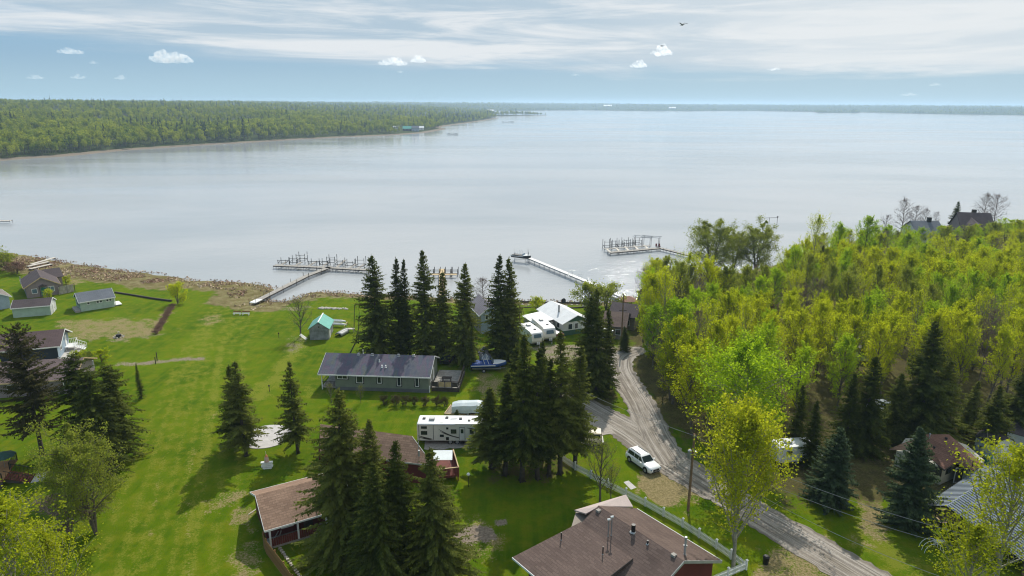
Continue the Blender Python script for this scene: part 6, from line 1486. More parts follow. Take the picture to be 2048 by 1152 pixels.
# two older trailers by the white-roofed cottage
def face_rz(a, b_): d = W(*b_)-W(*a); return math.atan2(d.y, d.x)
rz = face_rz((1050, 655), (1086, 682)); travel_trailer('older white travel trailer nearest the pole, roof hatch and air conditioner on top', W(1062, 683, .02)-Vector((math.cos(rz), math.sin(rz), 0))*3.4, rz, 6.6, 2.4, 2.8, False)
rz = face_rz((1066, 643), (1103, 675)); travel_trailer('white travel trailer with a blue front window beside the white annex', W(1090, 676, .02)-Vector((math.cos(rz), math.sin(rz), 0))*4.6, rz, 7.4, 2.4, 2.9, False)
travel_trailer('white camper half hidden under the trees behind the tall yellow poplar', W(1545, 925, .02), math.radians(8), 6.0, 2.3, 2.7, False)

# tarp-covered boat
t = thing('covered_boat', 'boat under a pale grey wrinkled tarp on the timber-edged gravel pad', 'boat', W(945, 826, .02), math.radians(-2)); b = MB()
rng_ = random.Random(4); rings = []
for k in range(9):
    x = -3.0+k*.75; w = 1.15 if 0 < k < 7 else (.95 if k == 0 else (.85 if k == 7 else .4)); hh = (1.55, 1.75, 1.85, 1.85, 1.9, 1.95, 1.8, 1.45, 1.1)[k]
    rings.append([(x, -w-rng_.uniform(0, .10), .55+rng_.uniform(-.1, .1)), (x+rng_.uniform(-.1, .1), -w-.02, 1.05), (x, -w*.92+rng_.uniform(-.05, .05), hh*.86), (x, -w*.35, hh), (x, w*.35, hh+.02), (x, w*.92, hh*.86), (x, w, 1.05), (x, w+.05, .55)])
b.loft(rings); b.build('tarp', MT['tarp'], t)
b = MB(); b.bx(-2.8, 2.6, -.6, .6, .3, .6); b.bar((2.4, 0, .42), (3.9, 0, .42), .1, .1); b.build('trailer_frame', MT['steel'], t)
for sy in (-1, 1): wheel(t, -.6, sy*.95, .33, .2, side=sy)

def boat_hull(par, L, Wd, H, m, inner='white', z0=0.0, name='hull', upside=False):
    b = MB(); n = 9; R = []
    for k in range(n):
        u = k/(n-1); x = -L/2+L*u; w = Wd/2*(1 if u < .45 else max(.03, (1-((u-.45)/.55)**2.2))); zk = z0+(.0 if u < .6 else H*.55*((u-.6)/.4)**2); zt = z0+H*(1+.22*u*u)
        R.append([(x, 0, zk), (x, w*.7, zk+H*.28), (x, w, zt), (x, w*.86, zt), (x, w*.6, zk+H*.42), (x, 0, zk+H*.30), (x, -w*.6, zk+H*.42), (x, -w*.86, zt), (x, -w, zt), (x, -w*.7, zk+H*.28)])
    if upside: R = [[(x, y, z0*2+H*1.2-z) for x, y, z in r] for r in R]
    b.loft(R); return b.build(name, MT[m], par, True)
def speedboat(label, p, rz, lower, upper, lift=.75, cat='boat', tower=True, name='speedboat', trailer=True):
    t = thing(name, label, cat, p, rz); boat_hull(t, 6.2, 2.35, .95, lower, z0=lift)
    b = MB(); b.loft([[(x, -w, z), (x, w, z), (x, w*.9, z+.12), (x, -w*.9, z+.12)] for x, w, z in ((.8, 1.05, lift+1.0), (2.0, .8, lift+1.08), (3.0, .1, lift+1.16))]); b.build('foredeck', MT['white'], t)
    b = MB()
    for sg in (-1, 1): b.bar((-3.0, sg*1.16, lift+.72), (1.2, sg*1.16, lift+.80), .05, .14)
    b.build('hull_stripe', MT['white'], t)
    b = MB(); b.bx(-2.8, .5, -.95, .95, lift+.75, lift+1.05); b.build('cockpit_cover', MT[upper], t)
    b = MB(); b.add([(.9, -.9, lift+1.1), (.9, .9, lift+1.1), (.55, .8, lift+1.5), (.55, -.8, lift+1.5), (.94, -.9, lift+1.12), (.94, .9, lift+1.12), (.59, .8, lift+1.52), (.59, -.8, lift+1.52)], [(0, 1, 2, 3), (7, 6, 5, 4), (0, 4, 5, 1), (1, 5, 6, 2), (2, 6, 7, 3), (3, 7, 4, 0)]); b.build('windscreen', MT['glassb'], t)
    for k in (0, 1):
        b = MB(); x = .1-k*.7; pts_ = [(x, -1.05, lift+1.0), (x-.35, -.95, lift+1.9), (x-.5, -.6, lift+2.25), (x-.5, .6, lift+2.25), (x-.35, .95, lift+1.9), (x, 1.05, lift+1.0)]
        if tower:
            for a_, c_ in zip(pts_[:-1], pts_[1:]): b.tube(a_, c_, .035, .035, 5)
            b.build('wake_tower', MT['white'], t)
    if trailer:
        b = MB(); b.bx(-2.8, 2.2, -.5, .5, .42, .62); b.bar((2, 0, .5), (4.2, 0, .45), .1, .1); b.build('trailer_frame', MT['steel'], t)
        for sy in (-1, 1): wheel(t, -.8, sy*1.0, .33, .2, side=sy)
    return t
speedboat('blue and white speedboat with a white tower on its trailer under the spruces', W(977, 741, .02), math.radians(2), 'blue', 'blue', .55)
t = thing('rowing_boat', 'upturned pale aluminium rowing boat on the grass right of the teal-roofed shed', 'boat', W(688, 667, .02), math.radians(72)); boat_hull(t, 4.2, 1.6, .62, 'alu', z0=.1, upside=True)
b = MB()
for y in (-.3, 0, .3): b.bar((-1.7, y, .83), (1.2, y, .80), .05, .05)
b.build('keel_strake', MT['steel'], t)
for k, (a, b_, lb) in enumerate(((672, 644, 'white canoe on a rack behind the teal-roofed shed, upper one'), (673, 650.5, 'white canoe on a rack behind the teal-roofed shed, lower one'))):
    t = thing('canoe', lb, 'canoe', W(a, b_, .35), math.radians(-8)); boat_hull(t, 4.4, .85, .4, 'white', z0=.1, upside=True); b = MB(); b.bar((-1.9, 0, .62), (1.5, 0, .60), .05, .04); b.build('keel', MT['alu'], t)
t = thing('canoe_rack', 'pale timber rack carrying the white canoes behind the teal-roofed shed', 'rack', W(675, 657, 0))
for x in (-1.2, 1.4):
    for y in (.2, 2.6): b = MB(); b.bx(x-.05, x+.05, y-.05, y+.05, 0, .5); b.build('post', MT['woodt'], t)
    b = MB(); b.bx(x-.05, x+.05, 0, 2.8, .5, .58); b.build('rail', MT['woodt'], t)
t = outdoor_table(W(702, 664), .7, 'small pale wooden table right of the upturned rowing boat', 'woodp')
t = thing('motorboat', 'small maroon and white motorboat between the trailer and the white-roofed cottage', 'boat', W(1112, 676, .02), math.radians(-50)); boat_hull(t, 4.6, 1.8, .8, 'maroon', z0=.4); b = MB(); b.bx(-1.9, 1.0, -.7, .7, 1.0, 1.25); b.build('cover', MT['white'], t); b = MB(); b.bx(-1.5, 2, -.4, .4, .15, .45); b.build('cradle', MT['steel'], t)

# upturned dock sections stored on the shore, upper left
for k, (a, b_, c_, d_, lb) in enumerate(((62, 532, 110, 522.5, 'longest pale dock section laid on the shore, farthest of three'), (55, 536, 98, 529, 'middle pale dock section laid on the shore'), (60, 541, 104, 532.5, 'nearest pale dock section laid on the shore'))):
    p, q = G(a, b_), G(c_, d_); t = thing('dock_section', lb, 'dock section', p, math.atan2((q-p).y, (q-p).x)); L = (q-p).xy.length; b = MB(); b.bx(0, L, -.55, .55, .35, .5); b.build('decking', MT['woodp'], t)
    for x in (.2, L-.2): b = MB(); b.bx(x-.05, x+.05, -.5, .5, -.1, .35); b.build('support', MT['darkwood'], t)
# retaining timber by the round bush
t = thing('retaining_timber', 'long dark retaining timber running from the mint cottage to the round bush', 'retaining wall', W(230, 586)); b = MB()
P_ = [W(230, 585), W(262, 590), W(305, 597), W(343, 602)]
for p, q in zip(P_[:-1], P_[1:]): b = MB(); b.bar(p-P_[0]+Vector((0, 0, .15)), q-P_[0]+Vector((0, 0, .15)), .3, .45); b.build('timber', MT['darkwood'], t)
# twin white garden bench near the lake
t = thing('lakeside_bench', 'pair of joined white curved benches on the lawn near the shore', 'bench', W(483, 630))
for sx in (-.95, .95):
    b = MB(); b.box((sx, 0, .42), (1.65, .5, .07)); b.build('seat', MT['white'], t); b = MB(); b.box((sx, .3, .72), (1.75, .07, .30)); b.build('backrest', MT['woodb'], t)
    for x in (-.65, .65): b = MB(); b.box((sx+x, 0, .2), (.08, .45, .42)); b.build('leg', MT['white'], t)
t = thing('fire_pit', 'small black fire pit ringed with pale stones on the dry lawn', 'fire pit', W(237.5, 674)); b = MB(); b.tube((0, 0, 0), (0, 0, .55), .45, .5, 10); b.build('bowl', MT['blackp'], t)
for k in range(9): a = k*.7; b = MB(); b.box((math.cos(a)*.85, math.sin(a)*.85, .08), (.32, .22, .2), a); b.build('stone', MT['rock'], t)
b = MB(); b.tube((0, 0, .5), (.1, 0, 1.0), .04, .04, 5); b.box((.1, 0, 1.05), (.3, .3, .1)); b.build('poker_stand', MT['rock'], t)
# garden ornament made of white boards with an orange top
t = thing('garden_ornament', 'white board planter with an orange and white figure on the lawn', 'ornament', W(535, 938), math.radians(8))
for k, w in enumerate((1.1, 1.4, 1.25, 1.45)):
    b = MB(); b.box((0, 0, .18+k*.25), (w, .32, .19)); b.build('board', MT['white'], t)
b = MB(); b.tube((0, 0, 1.05), (0, 0, 1.75), .30, .22, 10); b.build('figure_body', m_plain('faded_pink_paint', (.55, .38, .34)), t); b = MB(); b.tube((0, 0, 1.75), (0, 0, 2.05), .22, .05, 10); b.build('figure_hat', MT['orange'], t); b = MB(); b.tube((0, 0, 2.0), (-.05, 0, 2.5), .02, .02, 4); b.build('finial', MT['white'], t)
for sx in (-.35, .35): b = MB(); b.box((sx, 0, .05), (.08, .25, .12)); b.build('foot', MT['white'], t)
# posts on the lawn strip, lamp, bin, markers
for a, b_, hh, lb in ((311.5, 728, 1.3, 'dark wooden post left of two on the dirt strip of the lawn'), (314.5, 721, 1.5, 'dark wooden post right of two on the dirt strip of the lawn')):
    t = thing('wooden_post', lb, 'post', W(a, b_)); b = MB(); b.tube((0, 0, -.1), (0, 0, hh), .08, .08, 6); b.build('shaft', MT['darkwood'], t); b = MB(); b.tube((0, 0, hh), (0, 0, hh+.05), .1, .06, 6); b.build('cap', MT['darkwood'], t)
for a, b_, lb in ((539, 783, 'small dark marker post on the lawn right of the twin spruces'), (558, 676, 'small dark marker post left of the sparse tree by the shed')):
    t = thing('marker_post', lb, 'post', W(a, b_)); b = MB(); b.tube((0, 0, -.1), (0, 0, .9), .05, .05, 6); b.build('shaft', MT['darkwood'], t); b = MB(); b.box((0, 0, 1.0), (.25, .12, .22)); b.build('head', MT['darkwood'], t)
t = thing('garden_lamp', 'slim lamp post with a white globe on the lawn right of the red deck', 'lamp post', W(937, 974)); b = MB(); b.tube((0, 0, 0), (0, 0, 1.55), .04, .04, 6); b.build('pole', MT['blackp'], t)
b = MB(); b.loft([[(r*math.cos(k*.785), r*math.sin(k*.785), z) for k in range(8)] for r, z in ((.08, 1.55), (.2, 1.64), (.22, 1.75), (.14, 1.88))]); b.build('globe', MT['white'], t)
t = thing('rubbish_bin', 'black rubbish bin at the grass edge of the gravel road, bottom right', 'bin', W(1531, 1128)); b = MB(); b.tube((0, 0, 0), (0, 0, .85), .26, .33, 10); b.build('body', MT['blackp'], t); b = MB(); b.tube((0, 0, .85), (0, 0, .98), .36, .22, 10); b.build('lid', MT['blackp'], t)
t = thing('dead_trunk', 'bare leaning dead trunk with two thin limbs left of the tall spruces', 'dead tree', W(699, 708)); b = MB(); P_ = [(0, 0, -.1), (1.2, .1, 2.2), (1.9, .2, 5), (2.2, .2, 8.2)]
for p, q, r0, r1 in zip(P_[:-1], P_[1:], (.16, .12, .09), (.12, .09, .03)): b.tube(p, q, r0, r1, 6, False)
b.build('trunk', MT['bark'], t); b = MB(); b.tube((1.6, .15, 4.2), (-.2, .3, 6.0), .06, .02, 4, False); b.tube((1.9, .2, 5.4), (3.2, 0, 7), .05, .02, 4, False); b.build('limb', MT['bark'], t)
# satellite dish on the shore
t = thing('satellite_dish', 'dark satellite dish on a mast against the water behind the white-roofed cottage', 'satellite dish', W(1127, 620)); b = MB(); b.tube((0, 0, -.1), (0, 0, 1.9), .05, .05, 6); b.build('mast', MT['steel'], t)
b = MB(); b.loft([[(r*math.cos(k*.6283)*.9, y+r*.25*math.sin(k*.6283), 2.2+r*math.sin(k*.6283)) for k in range(10)] for r, y in ((.1, .18), (.38, .10), (.55, -.05))]); b.build('dish', MT['blackp'], t)
# stacked items on the shore: stones
rs2 = random.Random(12)
rk = [MB() for _ in range(3)]
for b in rk:
    b.loft([[(r*math.cos(k*1.047)*rs2.uniform(.8, 1.2), r*math.sin(k*1.047)*rs2.uniform(.8, 1.2), z) for k in range(6)] for r, z in ((.9, -.2), (1.0, .25), (.55, .62))])
rkm = [b.mesh('rock', MT['rock']) for b in rk]
for k in range(34):
    u = k/33; px = 640+u*85 if k < 22 else 1045+(k-22)*11; py = 617+u*1.5 if k < 22 else 610+rs2.uniform(-2, 3)
    p = G(px+rs2.uniform(-2, 2), py+rs2.uniform(-1, 1)); o = link(bpy.data.objects.new('shore_rock', rkm[k % 3])); o.location = p; o.rotation_euler = (0, 0, rs2.uniform(0, 6)); s_ = rs2.uniform(.25, .5); o.scale = (s_*1.3, s_, s_)
    tag(o, 'pale stone in the row of stones along the lawn edge above the reeds' if k < 22 else 'pale stone on the shore behind the white-roofed cottage', 'rock', 'stones along the lawn edge' if k < 22 else 'stones behind the white-roofed cottage')
t = thing('shore_wall', 'low dark timber shore wall behind the white-roofed cottage', 'retaining wall', W(1040, 607, -.4)); P0_ = W(1040, 607, -.4)
for p, q in (((1040, 605), (1110, 607)), ((1110, 607), (1200, 608)), ((1040, 617), (1075, 618)), ((1120, 619), (1180, 616))): b = MB(); b.bar(W(*p, -.4)-P0_+Vector((0, 0, .2)), W(*q, -.4)-P0_+Vector((0, 0, .2)), .25, .4); b.build('timber', MT['darkwood'], t)
# ------------------------------------------------------------------ fences
t = thing('picket_fence', 'white picket fence with capped posts along the lawn beside the gravel road', 'fence', W(1130, 930))
P0_ = t.location.copy(); FP = [W(1118, 918), W(1150, 940), W(1215, 975), W(1290, 1013), W(1365, 1055), W(1432, 1098), W(1492, 1140), W(1418, 1172), W(1400, 1190)]
pk = MB(); pk.bx(-.045, .045, -.012, .012, .08, .92); pk.add([(-.045, -.012, .92), (.045, -.012, .92), (0, -.012, 1.0), (-.045, .012, .92), (.045, .012, .92), (0, .012, 1.0)], [(0, 1, 2), (5, 4, 3), (0, 2, 5, 3), (1, 4, 5, 2)])
pkm = pk.mesh('picket', MT['white']); ps = MB(); ps.bx(-.075, .075, -.075, .075, -.1, 1.12); psm = ps.mesh('fence_post', MT['white']); cp = MB(); cp.loft([[(x*r, y*r, z) for x, y in ((-1, -1), (1, -1), (1, 1), (-1, 1))] for r, z in ((.12, 1.12), (.12, 1.17), (.02, 1.27))]); cpm = cp.mesh('post_cap', MT['white'])
npk = 0
for a, b_ in zip(FP[:-1], FP[1:]):
    d = b_-a; L = d.length; rz = math.atan2(d.y, d.x); nb = max(1, round(L/2.4))
    for s_ in range(nb):
        p = a+d*(s_/nb)-P0_; o = link(bpy.data.objects.new('fence_post', psm), t); o.location = p; o.rotation_euler = (0, 0, rz); c_ = link(bpy.data.objects.new('post_cap', cpm), o)
        q0, q1 = a+d*(s_/nb)-P0_, a+d*((s_+1)/nb)-P0_
        for z in (.28, .72): r = MB(); r.bar(q0+Vector((0, 0, z)), q1+Vector((0, 0, z)), .04, .09); r.build('rail', MT['white'], t)
        bl = L/nb; m_ = int(bl/.155)
        for k in range(1, m_):
            if npk >= 298: break
            npk += 1; x = q0+(q1-q0)*(k/m_); o = link(bpy.data.objects.new('picket', pkm), t); o.location = x+Vector((math.sin(rz), -math.cos(rz), 0))*.035; o.rotation_euler = (0, 0, rz)
t = thing('board_fence', 'tall brown board fence running from the red cabin to the bottom edge', 'fence', W(527, 1093)); P0_ = t.location.copy()
FP = [W(527.5, 1094), W(533, 1108), W(568, 1155), W(588, 1185)]
bd = MB(); bd.bx(-.085, .085, -.012, .012, .03, 1.75); bdm = bd.mesh('board', MT['woodb'])
for a, b_ in zip(FP[:-1], FP[1:]):
    d = b_-a; L = d.length; rz = math.atan2(d.y, d.x); n = int(L/.185)
    for k in range(n): o = link(bpy.data.objects.new('board', bdm), t); o.location = a+d*(k+.5)/n-P0_; o.rotation_euler = (0, 0, rz); o.scale.z = 1+.01*((k*7) % 3)
    for z in (.4, 1.4): r = MB(); r.bar(a-P0_+Vector((.05, 0, z)), b_-P0_+Vector((.05, 0, z)), .05, .1); r.build('rail', MT['woodb'], t)
    for k in range(int(L/2.4)+1): p = a+d*min(1, k*2.4/L)-P0_; r = MB(); r.bx(p.x+.04, p.x+.16, p.y-.06, p.y+.06, -.1, 1.85); r.build('fence_post', MT['woodb'], t)
t = thing('garden_edging', 'row of small pale stones edging the bed inside the brown board fence', 'edging', W(560, 1100))
for k in range(14): p = W(560+k*3.1, 1098+k*4.4)-t.location; b = MB(); b.box((p.x, p.y, .06), (.3, .24, .2), k*.7); b.build('stone', MT['rock'], t)
t = thing('lawn_edging', 'thin pale edging strip on the grass left of the red cabin', 'edging', W(497, 1030)); b = MB(); b.bar((0, 0, .05), W(517, 1016)-W(497, 1030)+Vector((0, 0, .05)), .1, .08); b.build('strip', MT['woodp'], t)

# ------------------------------------------------------------------ power poles and lines
def power_pole(label, bx, by, ty, transformer=False, guy=None, arm=False):
    p = W(bx, by); H = height_for(p, ty); t = thing('power_pole', label, 'utility pole', p); b = MB()
    for k in range(4): b.tube((0, 0, -.2+H*k/4), (0, 0, H*(k+1)/4), .17-.015*k, .155-.015*k, 10, k in (0, 3))
    b.build('pole', MT['pole'], t)
    for k, z in enumerate((H-.25, H-1.9)): b = MB(); b.box((0, -.16, z), (.12, .12, .18)); b.tube((0, -.25, z), (0, -.25, z+.18), .05, .04, 6); b.build('insulator', MT['steel'], t)
    if transformer: b = MB(); b.tube((-.36, -.05, H-2.9), (-.36, -.05, H-2.0), .23, .23, 12); b.tube((-.36, -.05, H-2.0), (-.36, -.05, H-1.92), .24, .12, 12); x = b.build('transformer', MT['steel'], t); b = MB(); b.tube((-.36, -.05, H-1.92), (-.36, -.05, H-1.7), .05, .04, 6); b.build('bushing', MT['rock'], x); b = MB(); b.box((.28, -.05, H-2.35), (.2, .2, .55)); b.build('cutout', MT['steel'], t)
    if arm: b = MB(); b.box((0, 0, H-3.2), (1.4, .1, .12)); b.build('bracket', MT['darkwood'], t)
    return t, p, H
pA, A0, HA = power_pole('brown power pole with a grey transformer at the fence side of the gravel road', 1376, 1022, 868, True)
pB, B0, HB = power_pole('distant dark power pole behind the track bend, against the water', 1242, 693, 588, False, arm=True)
pC, C0, HC = power_pole('thin power pole with a pale guy wire beside the old trailers', 1039, 668, 608)
b = MB(); b.tube((0, 0, HC-1.2), (3.6, .8, 0), .035, .035, 4); b.build('guy_wire', m_plain('yellow_guy_cover', (.55, .55, .15)), pC)
pD = thing('power_pole', 'bare slim pole behind the teal-roofed shed, left of the tall spruces', 'utility pole', W(708, 662)); b = MB(); b.tube((0, 0, -.1), (.4, 0, 5.6), .09, .06, 7); b.build('pole', MT['darkwood'], pD); b = MB(); b.box((.4, 0, 5.5), (.15, .15, .15)); b.build('cap', MT['darkwood'], pD)
def cable(label, p, q, sag, r=.022, group=None):
    b = MB(); pr = None; n = 22; p, q = Vector(p), Vector(q)
    for k in range(n+1):
        u = k/n; x = p.lerp(q, u)-p-Vector((0, 0, sag*4*u*(1-u)))
        if pr is not None: b.tube(pr, x, r, r, 4, False)
        pr = x
    o = b.build('power_line', MT['wire'], None, loc=p); return tag(o, label, 'power line', group)
TA = A0+Vector((0, -.25, HA-.1)); TA2 = A0+Vector((0, -.25, HA-1.75))
cable('overhead line running from the transformer pole up left towards the roadside grove', TA, W(1085, 742, 7.5), .5, .02)
E1_ = W(2140, 1130, 8.0); E2_ = W(2100, 1190, 6.4)
cable('upper overhead line running from the transformer pole down right over the road', TA, W(2060, 1100, 9.0), 1.2)
cable('middle overhead line running down right over the bluish spruces', TA2, W(2040, 1125, 7.6), 1.2)
cable('lowest overhead line running down right just above the road edge', TA2-Vector((0, 0, .5)), W(1990, 1190, 6.5), 1.4)

# ------------------------------------------------------------------ docks
def dock(name, label, P, width, z=.1, post_step=3.0, post_h=.25, deck='woodp', rail=False, cat='dock', postm='darkwood', th=.14, tall=None, root=None):
    t = root or thing(name, label, cat, P[0]); o0 = t.location.copy()
    for a, b_ in zip(P[:-1], P[1:]):
        d = Vector((b_.x-a.x, b_.y-a.y, 0)); L = d.length; u = d/L; n = Vector((-u.y, u.x, 0)); ns = max(1, round(L/3.05))
        for k in range(ns):
            p, q = a+u*(L*k/ns+.03), a+u*(L*(k+1)/ns-.03); p = Vector((p.x, p.y, z))-Vector((o0.x, o0.y, o0.z)); q = Vector((q.x, q.y, z))-Vector((o0.x, o0.y, o0.z))
            b = MB(); b.bar(p, q, width, th); b.build('deck_section', MT[deck], t)
        b = MB(); 
        for sg in (-1, 1):
            p = a+n*sg*(width/2+.03)-o0; q = b_+n*sg*(width/2+.03)-o0; p.z = q.z = z-.12-o0.z; b.bar(p, q, .06, .22)
        b.build('side_beam', MT[postm], t)
        m_ = max(1, round(L/post_step))
        for k in range(m_+1):
            for sg in (-1, 1):
                p = a+u*(L*k/m_)+n*sg*(width/2+.07)-o0; b = MB(); hh = post_h if not tall else tall; b.tube((p.x, p.y, WATER-1.2-o0.z), (p.x, p.y, z+hh-o0.z), .045, .045, 5); b.build('dock_post', MT[postm], t)
    return t
Z = .12
def dW(a, b_, z=Z): return W(a, b_, z)
# left T-shaped dock
t = dock('long_dock', 'long grey dock running out from the lawn to a T-shaped boat landing', [dW(505, 606), dW(560, 578), dW(612, 552), dW(662, 533)], 1.5, Z, 6.0, .95, 'woodg')
b = MB(); b.bar(Vector((0, 0, .02)), dW(519, 599)-dW(505, 606)+Vector((0, 0, .02)), 1.6, .2); b.build('ramp', MT['white'], t)
t2 = dock('boat_landing', 'wide cross landing at the end of the left dock, with empty mooring frames', [dW(549, 530.5), dW(610, 533), dW(662, 535.5), dW(740, 540)], 1.6, Z, 4.2, .15, 'woodg')
lo = t2.location.copy()
def frame_lift(par, c, w, d, h, rz, m='steel', name='boat_lift'):
    """four posts with rails: one empty lift"""
    b = MB(); o = bpy.data.objects.new(name, None); o.location = c-par.location; o.rotation_euler = (0, 0, rz); link(o, par)
    for sx in (-w/2, w/2):
        for sy in (-d/2, d/2): b.tube((sx, sy, -2.2), (sx, sy, h), .08, .08, 5)
        b.tube((sx, -d/2, .15), (sx, d/2, .15), .07, .07, 5)
    b.tube((-w/2, -d/2, .1), (w/2, -d/2, .1), .07, .07, 5); b.tube((-w/2, d/2, .1), (w/2, d/2, .1), .07, .07, 5)
    b.build('frame', MT[m], o); b = MB(); b.tube((-w/2-.1, -d/2, h*.8), (w/2+.1, -d/2, h*.8), .05, .05, 4); b.build('crossbar', MT[m], o); return o
for a, b_, w, h in ((567, 524, 3, 1.0), (590, 523, 3, 1.6), (604, 520, 3.2, 2.2), (628, 526, 3, 1.0), (650, 527, 3, 1.2), (664, 523, 3.0, 1.8), (680, 527, 3, 1.4), (700, 529, 3, 1.3), (722, 531, 3.1, 2.4)):
    frame_lift(t2, W(a, b_, .1), w*.75, 3.2, h, .05, 'blackp')
for a, b_, a2, b2 in ((560, 531, 574, 523), (588, 532, 604, 524), (616, 533, 634, 522), (643, 535, 655, 526), (672, 536, 690, 520), (697, 537, 712, 528), (714, 538, 728, 529)):
    p, q = dW(a, b_), dW(a2, b2); b = MB(); b.bar(p-lo-Vector((0, 0, Z-p.z)), q-lo, .7, .12); b.build('finger_pier', MT['woodg'], t2)
for a, b_, a2, b2 in ((590, 521, 607, 508), (596, 523, 616, 508), (668, 526, 682, 513)):
    p, q = W(a, b_, 1.6), W(a2, b2, 1.6); b = MB(); b.tube(p-lo, q-lo, .045, .045, 4); b.build('canopy_bar', MT['alu'], t2)
# small middle dock between the spruces
t = dock('small_dock', 'small tan dock with short arms seen between the tall spruces', [dW(884, 590), dW(884, 553), dW(884, 538)], 1.5, Z, 4, .3, 'woodt')
lo = t.location.copy()
b = MB(); b.bar(dW(858, 549)-lo, dW(914, 549)-lo, 1.3, .14); b.build('cross_arm', MT['woodt'], t)
for a in (862, 874, 896, 910): frame_lift(t, W(a, 545, .1), 1.6, 2.6, 1.3, .0, 'darkwood')
# long dock with the covered boat on a lift
t = dock('grey_dock', 'very long pale grey dock on thin legs running out to a boat lift', [dW(1262, 603), dW(1206, 578), dW(1136, 549), dW(1055, 516)], 1.35, .35, 3.0, .05, 'alu', postm='steel', tall=.05)
for a, b_ in ((1141, 551), (1160, 556)):
    p = W(a, b_, .42)-t.location; b = MB()
    for sx in (-.5, .5): b.tube((p.x+sx, p.y, p.z), (p.x+sx, p.y, p.z+1.0), .04, .04, 5)
    b.tube((p.x-.5, p.y, p.z+1.0), (p.x+.5, p.y, p.z+1.0), .04, .04, 5); b.tube((p.x-.5, p.y, p.z+.5), (p.x+.5, p.y, p.z+.5), .04, .04, 5); b.build('handrail', MT['white'], t)
bl = thing('boat_lift', 'steel boat lift with four posts at the outer end of the long pale dock', 'boat lift', W(1043, 517, 0)); 
for sx in (-2.0, 2.0):
    for sy in (-2.6, 2.6): b = MB(); b.tube((sx, sy, -2.2), (sx, sy, 2.5), .08, .08, 6); b.build('post', MT['steel'], bl)
    b = MB(); b.tube((sx, -3.1, 2.5), (sx, 3.1, 2.5), .07, .07, 5); b.build('top_rail', MT['steel'], bl)
    b = MB(); b.tube((sx, -2.6, .15), (sx, 2.6, .15), .09, .09, 5); b.build('cradle_rail', MT['steel'], bl)
for sy in (-1.4, 1.4): b = MB(); b.tube((-2, sy, .15), (2, sy, .15), .09, .09, 5); b.build('cradle_bar', MT['steel'], bl)
speedboat('dark speedboat with a tower raised on the lift at the end of the long dock', W(1043, 517, .25)-Vector((0, .2, 0)), math.radians(-28), 'blackp', 'blackp', .1, trailer=False)
# right dock
t = dock('pontoon_dock', 'right-hand landing dock with rows of empty mooring frames', [dW(1218, 505), dW(1265, 501), dW(1318, 496)], 1.6, Z, 4, .2, 'woodg'); lo = t.location.copy()
dock('shore_gangway', 'narrow gangway joining the right-hand landing dock to the wooded shore', [dW(1316, 495), dW(1345, 502), dW(1385, 512)], 1.3, Z, 4, .5, 'woodg')
b = MB(); b.bar(dW(1208, 498)-lo, dW(1300, 491.5)-lo, 1.0, .14); b.build('outer_arm', MT['woodg'], t)
for a, b_, h in ((1214, 493, 2.2), (1229, 492, 2.4), (1240, 491, 1.4), (1252, 489, 2.1), (1262, 489, 1.3), (1274, 487, 1.5)): frame_lift(t, W(a, b_, .1), 2.2, 3.0, h, .08, 'blackp')
for a, b_, a2, b2 in ((1222, 505, 1212, 497), (1240, 503, 1230, 495), (1258, 502, 1250, 493), (1277, 500, 1268, 491), (1296, 498, 1288, 490)): b = MB(); b.bar(dW(a, b_)-lo, dW(a2, b2)-lo, .7, .12); b.build('finger_pier', MT['woodp'], t)
for a, b_, rzz in ((1285, 487, .2), (1302, 487, .2)):
    o = thing('boat_lift', 'tall empty boat lift at the landing, %s' % ('left one of two' if a < 1290 else 'right one of two'), 'boat lift', W(a, b_+2, 0), -.35)
    for sx in (-2.6, 2.6):
        for sy in (-1.3, 1.3): b = MB(); b.tube((sx, sy, -2), (sx, sy, 2.6), .07, .07, 5); b.build('post', MT['darkwood'], o)
    for sy in (-1.3, 1.3): b = MB(); b.tube((-3.2, sy, 2.6), (3.2, sy, 2.6), .07, .07, 5); b.build('top_rail', MT['steel'], o)
for k, a in enumerate((1313, 1319)): o = thing('dock_chair', 'reddish chair at the corner of the right-hand dock, %s one' % ('left', 'right')[k], 'chair', W(a, 494, .2), .3); b = MB(); b.box((0, 0, .4), (.55, .5, .08)); b.build('seat', MT['maroon'], o); b = MB(); b.box((0, .25, .75), (.55, .07, .7)); b.build('backrest', MT['maroon'], o); b = MB(); b.box((-.22, 0, .2), (.06, .4, .4)); b.box((.22, 0, .2), (.06, .4, .4)); b.build('legs_frame', MT['maroon'], o)
dock('far_left_dock', 'short pale dock standing in the water at the left edge of the photo', [dW(-12, 441.5), dW(22, 441.5)], 1.4, .15, 5, .3, 'woodp')
o = thing('swim_frame', 'bare mooring frame standing alone in the water right of the willows', 'mooring frame', W(1546, 446, WATER)); 
for x in (-1.6, 1.6): b = MB(); b.tube((x, 0, -1.5), (x, 0, 2.2), .08, .08, 5); b.build('post', MT['darkwood'], o)
b = MB(); b.tube((-3.4, 0, 2.0), (1.8, 0, 2.2), .07, .07, 5); b.build('crossbar', MT['darkwood'], o); b = MB(); b.box((1.6, 0, 2.5), (.5, .3, .4)); b.build('sign_board', MT['darkwood'], o)
